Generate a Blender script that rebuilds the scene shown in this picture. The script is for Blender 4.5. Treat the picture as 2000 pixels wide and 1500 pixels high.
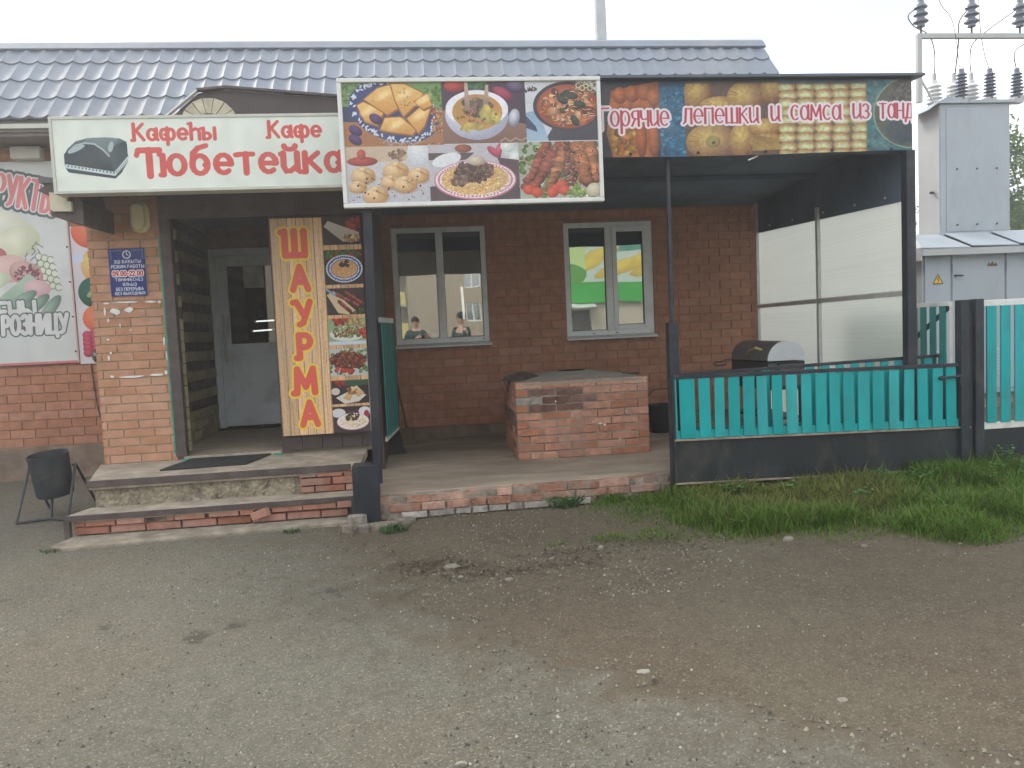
import bpy, bmesh, math, random
import numpy as np
from mathutils import Vector, Matrix, noise as mnoise

scene = bpy.context.scene
for _o in list(bpy.data.objects):
    bpy.data.objects.remove(_o, do_unlink=True)
COL = scene.collection
R = math.radians
rnd = random.Random(7)
rng = np.random.default_rng(11)

# ------------------------------------------------------------------ camera
cam_data = bpy.data.cameras.new('camera')
cam_data.sensor_fit = 'HORIZONTAL'
cam_data.sensor_width = 36.0
cam_data.lens = 36.0 * 1500.0 / 2000.0
cam_data.clip_start = 0.05
cam_data.clip_end = 2000.0
cam = bpy.data.objects.new('camera', cam_data)
COL.objects.link(cam)
YAW, PITCH, ROLL = R(6.472), R(-3.92), R(-2.613)
_f = Vector((math.sin(YAW) * math.cos(PITCH), math.cos(YAW) * math.cos(PITCH), math.sin(PITCH)))
_r = Vector((math.cos(YAW), -math.sin(YAW), 0))
_u = _r.cross(_f)
_r2 = _r * math.cos(ROLL) + _u * math.sin(ROLL)
_u2 = -_r * math.sin(ROLL) + _u * math.cos(ROLL)
cam.matrix_world = Matrix(((_r2.x, _u2.x, -_f.x, 0), (_r2.y, _u2.y, -_f.y, 0), (_r2.z, _u2.z, -_f.z, 1.40), (0, 0, 0, 1)))
scene.camera = cam

# ------------------------------------------------------------------ sky, sun, exposure
SUN_AZ, SUN_EL = R(-38), R(42)            # behind the cafe, to the upper left
world = bpy.data.worlds.new('World')
scene.world = world
world.use_nodes = True
wn, wl = world.node_tree.nodes, world.node_tree.links
wn.clear()
w_out = wn.new('ShaderNodeOutputWorld')
w_bg = wn.new('ShaderNodeBackground')
w_bg.inputs['Strength'].default_value = 0.10
w_sky = wn.new('ShaderNodeTexSky')
w_sky.sky_type = 'NISHITA'
w_sky.sun_disc = False
w_sky.sun_elevation = SUN_EL
w_sky.sun_rotation = SUN_AZ
w_sky.air_density = 1.0
w_sky.dust_density = 2.0
w_tc = wn.new('ShaderNodeTexCoord')
w_map = wn.new('ShaderNodeMapping')
w_map.inputs['Scale'].default_value = (1.0, 1.0, 2.6)
w_map.inputs['Location'].default_value = (0.35, 0.2, 0.1)
w_n = wn.new('ShaderNodeTexNoise')
w_n.inputs['Scale'].default_value = 3.2
w_n.inputs['Detail'].default_value = 7.0
w_n.inputs['Roughness'].default_value = 0.55
w_ramp = wn.new('ShaderNodeValToRGB')
w_ramp.color_ramp.elements[0].position = 0.41
w_ramp.color_ramp.elements[1].position = 0.60
w_ramp.color_ramp.elements[0].color = (0.22, 0.22, 0.22, 1)
w_mix = wn.new('ShaderNodeMix')
w_mix.data_type = 'RGBA'
w_mix.inputs['B'].default_value = (11.0, 10.9, 10.6, 1)
w_boost = wn.new('ShaderNodeMix')
w_boost.data_type = 'RGBA'
w_boost.blend_type = 'MULTIPLY'
w_boost.inputs['Factor'].default_value = 1.0
w_boost.inputs['B'].default_value = (1.10, 1.12, 1.14, 1)
wl.new(w_tc.outputs['Generated'], w_map.inputs['Vector'])
wl.new(w_map.outputs[0], w_n.inputs['Vector'])
wl.new(w_n.outputs['Fac'], w_ramp.inputs['Fac'])
wl.new(w_ramp.outputs['Color'], w_mix.inputs['Factor'])
wl.new(w_sky.outputs[0], w_boost.inputs['A'])
wl.new(w_boost.outputs['Result'], w_mix.inputs['A'])
wl.new(w_mix.outputs['Result'], w_bg.inputs['Color'])
wl.new(w_bg.outputs[0], w_out.inputs['Surface'])

sun_data = bpy.data.lights.new('sun', 'SUN')
sun_data.energy = 1.1
sun_data.angle = R(14)
sun_data.color = (1.0, 0.95, 0.87)
sun = bpy.data.objects.new('sun', sun_data)
COL.objects.link(sun)
_sd = Vector((math.sin(SUN_AZ) * math.cos(SUN_EL), math.cos(SUN_AZ) * math.cos(SUN_EL), math.sin(SUN_EL)))
sun.rotation_euler = _sd.to_track_quat('Z', 'Y').to_euler()
sun.location = _sd * 60

scene.view_settings.view_transform = 'Standard'
scene.view_settings.look = 'None'
scene.view_settings.gamma = 1.0
scene.view_settings.use_curve_mapping = False
scene.view_settings.exposure = 1.10
scene.render.engine = 'CYCLES'
scene.cycles.max_bounces = 8
scene.cycles.transparent_max_bounces = 12
scene.cycles.use_denoising = True

# ------------------------------------------------------------------ materials
MATS = {}


def _nodes(name):
    m = bpy.data.materials.new(name)
    m.use_nodes = True
    nt = m.node_tree
    return m, nt.nodes, nt.links, nt.nodes['Principled BSDF']


def mat(name, col, rough=0.7, var=0.15, scale=6.0, bump=0.0, bscale=60.0, rand=0.0, metal=0.0, col2=None, spec=0.4,
        stain=None, stain_scale=2.0, stain_amt=0.5, stretch=(1, 1, 1), detail=6.0):
    """Principled surface: base colour broken up by noise, optional second colour, stains, per-object tint and bump."""
    if name in MATS:
        return MATS[name]
    m, n, l, p = _nodes(name)
    geo = n.new('ShaderNodeNewGeometry')
    mp = n.new('ShaderNodeMapping')
    mp.inputs['Scale'].default_value = stretch
    l.new(geo.outputs['Position'], mp.inputs['Vector'])
    nz = n.new('ShaderNodeTexNoise')
    nz.inputs['Scale'].default_value = scale
    nz.inputs['Detail'].default_value = detail
    nz.inputs['Roughness'].default_value = 0.6
    l.new(mp.outputs[0], nz.inputs['Vector'])
    ra = n.new('ShaderNodeValToRGB')
    c2 = col2 or tuple(min(1, c * (1 + var)) for c in col)
    c1 = col if col2 else tuple(c * (1 - var) for c in col)
    ra.color_ramp.elements[0].position = 0.32
    ra.color_ramp.elements[1].position = 0.68
    ra.color_ramp.elements[0].color = (*c1, 1)
    ra.color_ramp.elements[1].color = (*c2, 1)
    l.new(nz.outputs['Fac'], ra.inputs['Fac'])
    out = ra.outputs['Color']
    if rand > 0:
        oi = n.new('ShaderNodeObjectInfo')
        mr = n.new('ShaderNodeMapRange')
        mr.inputs['To Min'].default_value = 1 - rand
        mr.inputs['To Max'].default_value = 1 + rand
        l.new(oi.outputs['Random'], mr.inputs['Value'])
        hs = n.new('ShaderNodeHueSaturation')
        l.new(mr.outputs[0], hs.inputs['Value'])
        mr2 = n.new('ShaderNodeMapRange')
        mr2.inputs['To Min'].default_value = 1 + rand * 0.5
        mr2.inputs['To Max'].default_value = 1 - rand * 0.9
        l.new(oi.outputs['Random'], mr2.inputs['Value'])
        l.new(mr2.outputs[0], hs.inputs['Saturation'])
        l.new(out, hs.inputs['Color'])
        out = hs.outputs[0]
    if stain:
        ns = n.new('ShaderNodeTexNoise')
        ns.inputs['Scale'].default_value = stain_scale
        ns.inputs['Detail'].default_value = 8.0
        ns.inputs['Roughness'].default_value = 0.65
        l.new(mp.outputs[0], ns.inputs['Vector'])
        rs = n.new('ShaderNodeValToRGB')
        rs.color_ramp.elements[0].position = 0.50
        rs.color_ramp.elements[1].position = 0.66
        rs.color_ramp.elements[1].color = (stain_amt, stain_amt, stain_amt, 1)
        l.new(ns.outputs['Fac'], rs.inputs['Fac'])
        mx = n.new('ShaderNodeMix')
        mx.data_type = 'RGBA'
        l.new(rs.outputs['Color'], mx.inputs['Factor'])
        l.new(out, mx.inputs['A'])
        mx.inputs['B'].default_value = (*stain, 1)
        out = mx.outputs['Result']
    l.new(out, p.inputs['Base Color'])
    p.inputs['Roughness'].default_value = rough
    p.inputs['Metallic'].default_value = metal
    p.inputs['Specular IOR Level'].default_value = spec
    if bump > 0:
        nb = n.new('ShaderNodeTexNoise')
        nb.inputs['Scale'].default_value = bscale
        nb.inputs['Detail'].default_value = 5.0
        l.new(mp.outputs[0], nb.inputs['Vector'])
        bp = n.new('ShaderNodeBump')
        bp.inputs['Strength'].default_value = bump
        bp.inputs['Distance'].default_value = 0.01
        l.new(nb.outputs['Fac'], bp.inputs['Height'])
        l.new(bp.outputs[0], p.inputs['Normal'])
    MATS[name] = m
    return m


def attr_mat(name, rough=0.8, trans=0.0):
    m, n, l, p = _nodes(name)
    a = n.new('ShaderNodeVertexColor')
    a.layer_name = 'Col'
    l.new(a.outputs['Color'], p.inputs['Base Color'])
    p.inputs['Roughness'].default_value = rough
    p.inputs['Specular IOR Level'].default_value = 0.25
    if trans > 0:
        t = n.new('ShaderNodeBsdfTranslucent')
        l.new(a.outputs['Color'], t.inputs['Color'])
        mx = n.new('ShaderNodeMixShader')
        mx.inputs[0].default_value = trans
        l.new(p.outputs[0], mx.inputs[1])
        l.new(t.outputs[0], mx.inputs[2])
        l.new(mx.outputs[0], n['Material Output'].inputs['Surface'])
    MATS[name] = m
    return m


def ground_mat(name, base, base2, patch, speck, dark, patch_scale=0.9, rough=0.9, bump=0.6, edge=None, spots=()):
    m, n, l, p = _nodes(name)
    geo = n.new('ShaderNodeNewGeometry')

    def nz(scale, detail=8, r=0.6):
        a = n.new('ShaderNodeTexNoise')
        a.inputs['Scale'].default_value = scale
        a.inputs['Detail'].default_value = detail
        a.inputs['Roughness'].default_value = r
        l.new(geo.outputs['Position'], a.inputs['Vector'])
        return a.outputs['Fac']

    def ramp(src, p0, p1, v0=0.0, v1=1.0):
        a = n.new('ShaderNodeMapRange')
        a.inputs['From Min'].default_value = p0
        a.inputs['From Max'].default_value = p1
        a.inputs['To Min'].default_value = v0
        a.inputs['To Max'].default_value = v1
        l.new(src, a.inputs['Value'])
        return a.outputs[0]

    def mix(fac, a, b):
        x = n.new('ShaderNodeMix')
        x.data_type = 'RGBA'
        l.new(fac, x.inputs['Factor'])
        for s, v in (('A', a), ('B', b)):
            if isinstance(v, tuple):
                x.inputs[s].default_value = (*v, 1)
            else:
                l.new(v, x.inputs[s])
        return x.outputs['Result']

    c = mix(ramp(nz(9, 10, 0.7), 0.3, 0.7), base, base2)
    c = mix(ramp(nz(patch_scale, 6, 0.55), 0.46, 0.66, 0, 0.75), c, patch)
    c = mix(ramp(nz(0.55, 5, 0.6), 0.56, 0.70, 0, 0.45), c, dark)
    c = mix(ramp(nz(3.3, 9, 0.7), 0.63, 0.74, 0, 0.6), c, dark)
    c = mix(ramp(nz(26, 5, 0.75), 0.46, 0.70, 0, 0.42), c, dark)
    c = mix(ramp(nz(34, 4, 0.7), 0.56, 0.72, 0, 0.40), c, speck)
    c = mix(ramp(nz(85, 3, 0.6), 0.58, 0.68, 0, 0.85), c, speck)
    c = mix(ramp(nz(120, 3, 0.6), 0.59, 0.69, 0, 0.85), c, dark)
    v = n.new('ShaderNodeTexVoronoi')
    v.inputs['Scale'].default_value = 55
    l.new(geo.outputs['Position'], v.inputs['Vector'])
    c = mix(ramp(v.outputs['Distance'], 0.11, 0.17, 0.55, 0), c, speck)
    for sx_, sy_, sr_ in spots:
        # oil drips and old damp patches with ragged rims
        vd = n.new('ShaderNodeVectorMath')
        vd.operation = 'DISTANCE'
        l.new(geo.outputs['Position'], vd.inputs[0])
        vd.inputs[1].default_value = (sx_, sy_, 0)
        sm_ = n.new('ShaderNodeMath')
        l.new(vd.outputs['Value'], sm_.inputs[0])
        l.new(ramp(nz(7, 8, 0.7), 0.3, 0.7, -sr_ * 1.1, sr_ * 1.1), sm_.inputs[1])
        c = mix(ramp(sm_.outputs[0], sr_, sr_ * .35, 0, 0.75), c, dark)
    if edge:
        # dust from the bare dirt creeping over the worn rim
        vc = n.new('ShaderNodeVertexColor')
        vc.layer_name = 'Col'
        sx = n.new('ShaderNodeSeparateColor')
        l.new(vc.outputs['Color'], sx.inputs[0])
        ad = n.new('ShaderNodeMath')
        l.new(sx.outputs[0], ad.inputs[0])
        l.new(ramp(nz(4.5, 8, 0.7), 0.3, 0.7, -0.5, 0.5), ad.inputs[1])
        c = mix(ramp(ad.outputs[0], 0.25, 0.95, 0, 0.92), c, edge)
    l.new(c, p.inputs['Base Color'])
    p.inputs['Roughness'].default_value = rough
    p.inputs['Specular IOR Level'].default_value = 0.25
    b1 = n.new('ShaderNodeBump')
    b1.inputs['Strength'].default_value = bump
    b1.inputs['Distance'].default_value = 0.012
    l.new(nz(70, 6, 0.75), b1.inputs['Height'])
    b2 = n.new('ShaderNodeBump')
    b2.inputs['Strength'].default_value = 0.7
    b2.inputs['Distance'].default_value = 0.05
    l.new(nz(7, 6, 0.6), b2.inputs['Height'])
    l.new(b1.outputs[0], b2.inputs['Normal'])
    l.new(b2.outputs[0], p.inputs['Normal'])
    MATS[name] = m
    return m


def glass_mat(name, refl=0.34, tint=(0.9, 0.93, 0.92)):
    m, n, l, p = _nodes(name)
    n.remove(p)
    g = n.new('ShaderNodeBsdfGlossy')
    g.inputs['Roughness'].default_value = 0.012
    g.inputs['Color'].default_value = (*tint, 1)
    geo = n.new('ShaderNodeNewGeometry')
    wv = n.new('ShaderNodeTexNoise')
    wv.inputs['Scale'].default_value = 2.2
    wv.inputs['Detail'].default_value = 1.0
    l.new(geo.outputs['Position'], wv.inputs['Vector'])
    wb = n.new('ShaderNodeBump')
    wb.inputs['Strength'].default_value = 0.045
    wb.inputs['Distance'].default_value = 0.02
    l.new(wv.outputs['Fac'], wb.inputs['Height'])
    l.new(wb.outputs[0], g.inputs['Normal'])
    t = n.new('ShaderNodeBsdfTransparent')
    t.inputs['Color'].default_value = (0.62, 0.66, 0.65, 1)
    lw = n.new('ShaderNodeLayerWeight')
    lw.inputs['Blend'].default_value = 0.35
    mr = n.new('ShaderNodeMapRange')
    mr.inputs['To Min'].default_value = refl
    mr.inputs['To Max'].default_value = 1.0
    l.new(lw.outputs['Fresnel'], mr.inputs['Value'])
    x = n.new('ShaderNodeMixShader')
    l.new(mr.outputs[0], x.inputs[0])
    l.new(t.outputs[0], x.inputs[1])
    l.new(g.outputs[0], x.inputs[2])
    l.new(x.outputs[0], n['Material Output'].inputs['Surface'])
    MATS[name] = m
    return m


def poly_mat(name):
    """Twin-wall polycarbonate: light comes through it, the flutes draw fine horizontal lines."""
    m, n, l, p = _nodes(name)
    geo = n.new('ShaderNodeNewGeometry')
    mp = n.new('ShaderNodeMapping')
    mp.inputs['Scale'].default_value = (0.4, 0.4, 60)
    l.new(geo.outputs['Position'], mp.inputs['Vector'])
    nz = n.new('ShaderNodeTexNoise')
    nz.inputs['Scale'].default_value = 1.5
    nz.inputs['Detail'].default_value = 4
    l.new(mp.outputs[0], nz.inputs['Vector'])
    ra = n.new('ShaderNodeValToRGB')
    ra.color_ramp.elements[0].color = (0.88, 0.89, 0.84, 1)
    ra.color_ramp.elements[1].color = (0.95, 0.95, 0.91, 1)
    ra.color_ramp.elements[0].position = 0.3
    ra.color_ramp.elements[1].position = 0.6
    l.new(nz.outputs['Fac'], ra.inputs['Fac'])
    l.new(ra.outputs[0], p.inputs['Base Color'])
    p.inputs['Roughness'].default_value = 0.2
    p.inputs['Specular IOR Level'].default_value = 0.9
    bp = n.new('ShaderNodeBump')
    bp.inputs['Strength'].default_value = 0.10
    bp.inputs['Distance'].default_value = 0.003
    l.new(nz.outputs['Fac'], bp.inputs['Height'])
    l.new(bp.outputs[0], p.inputs['Normal'])
    t = n.new('ShaderNodeBsdfTranslucent')
    l.new(ra.outputs[0], t.inputs['Color'])
    x = n.new('ShaderNodeMixShader')
    x.inputs[0].default_value = 0.74
    l.new(p.outputs[0], x.inputs[1])
    l.new(t.outputs[0], x.inputs[2])
    tr = n.new('ShaderNodeBsdfTransparent')
    tr.inputs['Color'].default_value = (0.8, 0.82, 0.76, 1)
    y = n.new('ShaderNodeMixShader')
    y.inputs[0].default_value = 0.16
    l.new(x.outputs[0], y.inputs[1])
    l.new(tr.outputs[0], y.inputs[2])
    l.new(y.outputs[0], n['Material Output'].inputs['Surface'])
    MATS[name] = m
    return m


def print_mat(name, arr, rough=0.42):
    """Printed vinyl: the artwork is drawn in this script into an array, wear and dust come from noise."""
    h, w, _ = arr.shape
    img = bpy.data.images.new(name + '_print', w, h)
    px = np.ones((h, w, 4), np.float32)
    px[:, :, :3] = np.clip(arr, 0, 1)[::-1]
    img.pixels.foreach_set(px.ravel())
    img.update()
    img.pack()
    m, n, l, p = _nodes(name)
    t = n.new('ShaderNodeTexImage')
    t.image = img
    uv = n.new('ShaderNodeUVMap')
    l.new(uv.outputs[0], t.inputs['Vector'])
    geo = n.new('ShaderNodeNewGeometry')
    nz = n.new('ShaderNodeTexNoise')
    nz.inputs['Scale'].default_value = 3.0
    nz.inputs['Detail'].default_value = 8
    l.new(geo.outputs['Position'], nz.inputs['Vector'])
    mr = n.new('ShaderNodeMapRange')
    mr.inputs['From Min'].default_value = 0.45
    mr.inputs['From Max'].default_value = 0.75
    mr.inputs['To Max'].default_value = 0.16
    l.new(nz.outputs['Fac'], mr.inputs['Value'])
    x = n.new('ShaderNodeMix')
    x.data_type = 'RGBA'
    x.inputs['B'].default_value = (0.36, 0.34, 0.30, 1)
    l.new(mr.outputs[0], x.inputs['Factor'])
    l.new(t.outputs['Color'], x.inputs['A'])
    l.new(x.outputs['Result'], p.inputs['Base Color'])
    p.inputs['Roughness'].default_value = rough
    p.inputs['Specular IOR Level'].default_value = 0.35
    bp = n.new('ShaderNodeBump')
    bp.inputs['Strength'].default_value = 0.25
    bp.inputs['Distance'].default_value = 0.02
    l.new(nz.outputs['Fac'], bp.inputs['Height'])
    l.new(bp.outputs[0], p.inputs['Normal'])
    MATS[name] = m
    return m


mat('wall_brick', (0.43, 0.205, 0.128), 0.85, 0.18, 9, 0.35, 90, rand=0.07, stain=(0.28, 0.15, 0.11), stain_scale=1.6, stain_amt=0.5)
mat('pillar_brick', (0.50, 0.26, 0.158), 0.82, 0.14, 8, 0.3, 90, rand=0.10, stain=(0.50, 0.38, 0.30), stain_scale=5, stain_amt=0.3)
mat('oven_brick', (0.46, 0.21, 0.13), 0.88, 0.22, 14, 0.6, 120, rand=0.16, stain=(0.30, 0.22, 0.18), stain_scale=4, stain_amt=0.55)
mat('pale_oven_brick', (0.56, 0.30, 0.20), 0.9, 0.25, 40, 0.8, 140, rand=0.1)
mat('sooty_brick', (0.19, 0.10, 0.08), 0.9, 0.35, 14, 0.6, 120, rand=0.15)
mat('edge_brick', (0.37, 0.20, 0.14), 0.92, 0.35, 12, 1.0, 60, rand=0.22, stain=(0.27, 0.235, 0.20), stain_scale=5, stain_amt=0.95)
mat('chalky_brick', (0.34, 0.305, 0.27), 0.95, 0.35, 14, 0.9, 60, rand=0.2)
mat('step_brick', (0.42, 0.20, 0.14), 0.9, 0.2, 10, 0.6, 90, rand=0.16, stain=(0.31, 0.25, 0.21), stain_scale=5, stain_amt=0.6)
mat('yellow_brick', (0.37, 0.32, 0.19), 0.85, 0.2, 12, 0.4, 90, rand=0.15)
mat('dark_brick', (0.085, 0.07, 0.06), 0.85, 0.3, 12, 0.4, 90, rand=0.2)
mat('wall_mortar', (0.33, 0.185, 0.13), 0.95, 0.25, 12, 0.5, 120)
mat('pillar_mortar', (0.42, 0.35, 0.24), 0.95, 0.2, 14, 0.5, 120)
mat('oven_mortar', (0.31, 0.26, 0.205), 0.95, 0.35, 10, 0.9, 70, stain=(0.06, 0.05, 0.045), stain_scale=7, stain_amt=0.8)
mat('plinth', (0.235, 0.175, 0.135), 0.95, 0.3, 6, 0.9, 40, stain=(0.15, 0.125, 0.10), stain_scale=2, stain_amt=0.7)
mat('roof_metal', (0.19, 0.222, 0.27), 0.48, 0.12, 3, 0.05, 20, rand=0.05, spec=0.45, stain=(0.27, 0.27, 0.28), stain_scale=1.7, stain_amt=0.5)
mat('fascia', (0.20, 0.19, 0.17), 0.7, 0.1)
mat('pale_trim', (0.55, 0.56, 0.50), 0.6, 0.1)
mat('pvc', (0.84, 0.86, 0.87), 0.35, 0.05, 5, stain=(0.50, 0.50, 0.48), stain_scale=4, stain_amt=0.35)
mat('porch_ceiling', (0.15, 0.155, 0.16), 0.8, 0.2, 3)
mat('door_pvc', (0.78, 0.86, 0.93), 0.38, 0.05, 4, stain=(0.36, 0.38, 0.40), stain_scale=3, stain_amt=0.4)
mat('gasket', (0.03, 0.03, 0.032), 0.6)
mat('aluminium', (0.62, 0.62, 0.60), 0.38, 0.1, 10, metal=0.3)
mat('white_frame', (0.74, 0.75, 0.72), 0.45, 0.08, 6, stain=(0.45, 0.44, 0.40), stain_scale=6, stain_amt=0.4)
mat('brown_steel', (0.085, 0.066, 0.062), 0.55, 0.25, 8, 0.2, 40, stain=(0.16, 0.13, 0.11), stain_scale=5, stain_amt=0.5)
mat('brown_board', (0.075, 0.058, 0.056), 0.6, 0.2, 5, 0.15, 30, stretch=(1, 1, 0.2))
mat('black_steel', (0.022, 0.026, 0.036), 0.5, 0.25, 6, 0.15, 40, stain=(0.075, 0.072, 0.07), stain_scale=4, stain_amt=0.5)
mat('black_sheet', (0.024, 0.029, 0.035), 0.45, 0.35, 1.6, 0.12, 8, stain=(0.085, 0.076, 0.062), stain_scale=2.6, stain_amt=0.7, stretch=(1, 1, 0.5))
mat('canopy_board', (0.10, 0.14, 0.19), 0.75, 0.3, 1.2, 0.2, 20)
mat('canopy_metal', (0.10, 0.12, 0.15), 0.45, 0.1)
mat('rusty_edge', (0.30, 0.24, 0.19), 0.8, 0.3, 12, 0.5, 60)
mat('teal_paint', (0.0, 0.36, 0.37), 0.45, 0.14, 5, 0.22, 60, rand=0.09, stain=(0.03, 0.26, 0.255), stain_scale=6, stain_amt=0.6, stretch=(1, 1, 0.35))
mat('shaded_teal_paint', (0.012, 0.20, 0.185), 0.5, 0.12, 5, 0.12, 30, rand=0.06)  # teal darkened for the inward leaves, their shade put into the colour
mat('white_paint', (0.74, 0.74, 0.70), 0.5, 0.08, 8, 0.15, 40, stain=(0.45, 0.42, 0.37), stain_scale=6, stain_amt=0.5)
mat('wet_teal', (0.02, 0.34, 0.24), 0.5, 0.3, 16)
mat('concrete', (0.40, 0.345, 0.27), 0.92, 0.28, 7, 0.8, 50, stain=(0.22, 0.185, 0.14), stain_scale=2.4, stain_amt=0.7)
mat('platform_concrete', (0.36, 0.295, 0.225), 0.88, 0.25, 3.0, 0.5, 40, stain=(0.20, 0.155, 0.115), stain_scale=1.3, stain_amt=0.75, stretch=(0.6, 1.5, 1))
mat('rough_concrete', (0.34, 0.30, 0.22), 0.95, 0.45, 38, 1.0, 55, stain=(0.16, 0.13, 0.10), stain_scale=5, stain_amt=0.7)
mat('oven_top', (0.33, 0.30, 0.25), 0.92, 0.2, 5, 0.5, 40, stain=(0.17, 0.15, 0.12), stain_scale=5, stain_amt=0.6)
mat('soot', (0.02, 0.018, 0.017), 0.95)
mat('rubber', (0.035, 0.036, 0.038), 0.85, 0.2, 20, 0.6, 220)
mat('cream_plastic', (0.66, 0.61, 0.37), 0.4, 0.1, 8, stain=(0.30, 0.28, 0.2), stain_scale=8, stain_amt=0.4)
mat('cream_plaster', (0.55, 0.52, 0.40), 0.8, 0.15)
mat('mosaic_stone', (0.50, 0.46, 0.34), 0.85, 0.2, 9, 0.5, 60, rand=0.1)
mat('paper', (0.78, 0.77, 0.74), 0.8, 0.12, 20)
mat('plastic_film', (0.45, 0.46, 0.47), 0.15, 0.3, 9, 1.0, 14, spec=0.8)
mat('bin_paint', (0.034, 0.042, 0.05), 0.55, 0.3, 7, 0.3, 40, stain=(0.10, 0.085, 0.07), stain_scale=6, stain_amt=0.5)
mat('cloth_rag', (0.075, 0.06, 0.05), 0.95, 0.4, 14, 0.5, 80)
mat('wood_handle', (0.12, 0.075, 0.05), 0.7, 0.25, 12, stretch=(4, 4, 0.5))
mat('dusty_concrete', (0.30, 0.262, 0.205), 0.95, 0.3, 9, 0.8, 50, stain=(0.17, 0.14, 0.105), stain_scale=5, stain_amt=0.8)
mat('straw', (0.16, 0.115, 0.075), 0.9, 0.3, 50)
mat('grill_black', (0.022, 0.025, 0.030), 0.45, 0.2)
mat('grill_grey', (0.15, 0.16, 0.165), 0.4, 0.15, 5, metal=0.3)
mat('grill_cap', (0.76, 0.79, 0.83), 0.7, 0.05)
mat('brass', (0.50, 0.40, 0.20), 0.4, 0.1, 9, metal=0.6)
mat('kiosk_grey', (0.39, 0.435, 0.475), 0.5, 0.06, 2.5, 0.05, 10, stain=(0.30, 0.31, 0.32), stain_scale=2.2, stain_amt=0.45, stretch=(1, 1, 0.35))
mat('kiosk_side', (0.45, 0.46, 0.46), 0.55, 0.06, 2.5)
mat('rust', (0.20, 0.10, 0.05), 0.9, 0.4, 20, 0.6, 60)
mat('porcelain_white', (0.72, 0.73, 0.72), 0.2, 0.04, spec=0.6)
mat('porcelain_brown', (0.13, 0.15, 0.19), 0.25, 0.1, spec=0.6)
mat('wire', (0.05, 0.055, 0.06), 0.5)
mat('warning_yellow', (0.80, 0.50, 0.03), 0.45, 0.05)
mat('pole_concrete', (0.42, 0.45, 0.47), 0.85, 0.12, 4)
mat('bark', (0.12, 0.095, 0.07), 0.95, 0.3, 15, 0.6, 40)
mat('stone_grey', (0.225, 0.195, 0.16), 0.95, 0.3, 25, 0.8, 60, rand=0.25)
mat('stone_pale', (0.27, 0.25, 0.205), 0.95, 0.2, 25, 0.8, 60, rand=0.2)
mat('apartment_brick', (0.36, 0.29, 0.20), 0.85, 0.10, 3, 0.1, 20)
mat('apartment_slab', (0.42, 0.40, 0.36), 0.85)
mat('balcony_yellow', (0.62, 0.53, 0.18), 0.7)
mat('shop_green', (0.03, 0.36, 0.04), 0.5, 0.04)
mat('shop_wall', (0.50, 0.44, 0.34), 0.8)
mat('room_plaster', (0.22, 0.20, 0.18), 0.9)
mat('skin', (0.50, 0.31, 0.23), 0.55, 0.05)
mat('hair', (0.018, 0.014, 0.012), 0.6, 0.2)
mat('jacket_green', (0.045, 0.075, 0.06), 0.85, 0.15, 20)
mat('jacket_dark', (0.035, 0.06, 0.06), 0.85, 0.15, 20)
mat('trousers', (0.03, 0.033, 0.04), 0.9, 0.15, 20)
mat('phone_black', (0.01, 0.01, 0.011), 0.2)
mat('leaf_dark', (0.05, 0.10, 0.03), 0.7, 0.3, 14)
mat('pot_white', (0.68, 0.68, 0.65), 0.4)
glass_mat('window_glass', 0.44)
glass_mat('door_glass', 0.12)
glass_mat('far_glass', 0.30)
poly_mat('polycarbonate')
attr_mat('grass_blade', 0.75, 0.3)
attr_mat('tree_leaf', 0.7, 0.35)
ground_mat('dirt', (0.150, 0.121, 0.084), (0.110, 0.087, 0.060), (0.152, 0.134, 0.094), (0.27, 0.24, 0.18), (0.055, 0.046, 0.034), bump=0.9)
ground_mat('asphalt', (0.184, 0.174, 0.136), (0.134, 0.128, 0.102), (0.164, 0.140, 0.098), (0.36, 0.34, 0.275), (0.062, 0.058, 0.046), 0.7, bump=0.9, edge=(0.130, 0.105, 0.073), spots=((-1.13, 3.76, 0.10), (-1.02, 3.86, 0.07), (-1.66, 3.98, 0.06), (-0.55, 4.3, 0.09), (-2.5, 4.6, 0.08)))

# ------------------------------------------------------------------ building blocks
WLOC = {}


def link(o, parent=None, wloc=(0, 0, 0)):
    COL.objects.link(o)
    wloc = Vector(wloc)
    if parent is not None:
        o.parent = parent
        o.location = wloc - WLOC[parent]
    else:
        o.location = wloc
    WLOC[o] = wloc
    return o


def tag(o, label=None, cat=None, group=None, kind=None):
    if label:
        o['label'] = label
    if cat:
        o['category'] = cat
    if group:
        o['group'] = group
    if kind:
        o['kind'] = kind
    return o


def thing(name, loc, label, cat, group=None):
    e = bpy.data.objects.new(name, None)
    e.empty_display_size = 0.1
    link(e, None, loc)
    return tag(e, label, cat, group)


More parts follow.
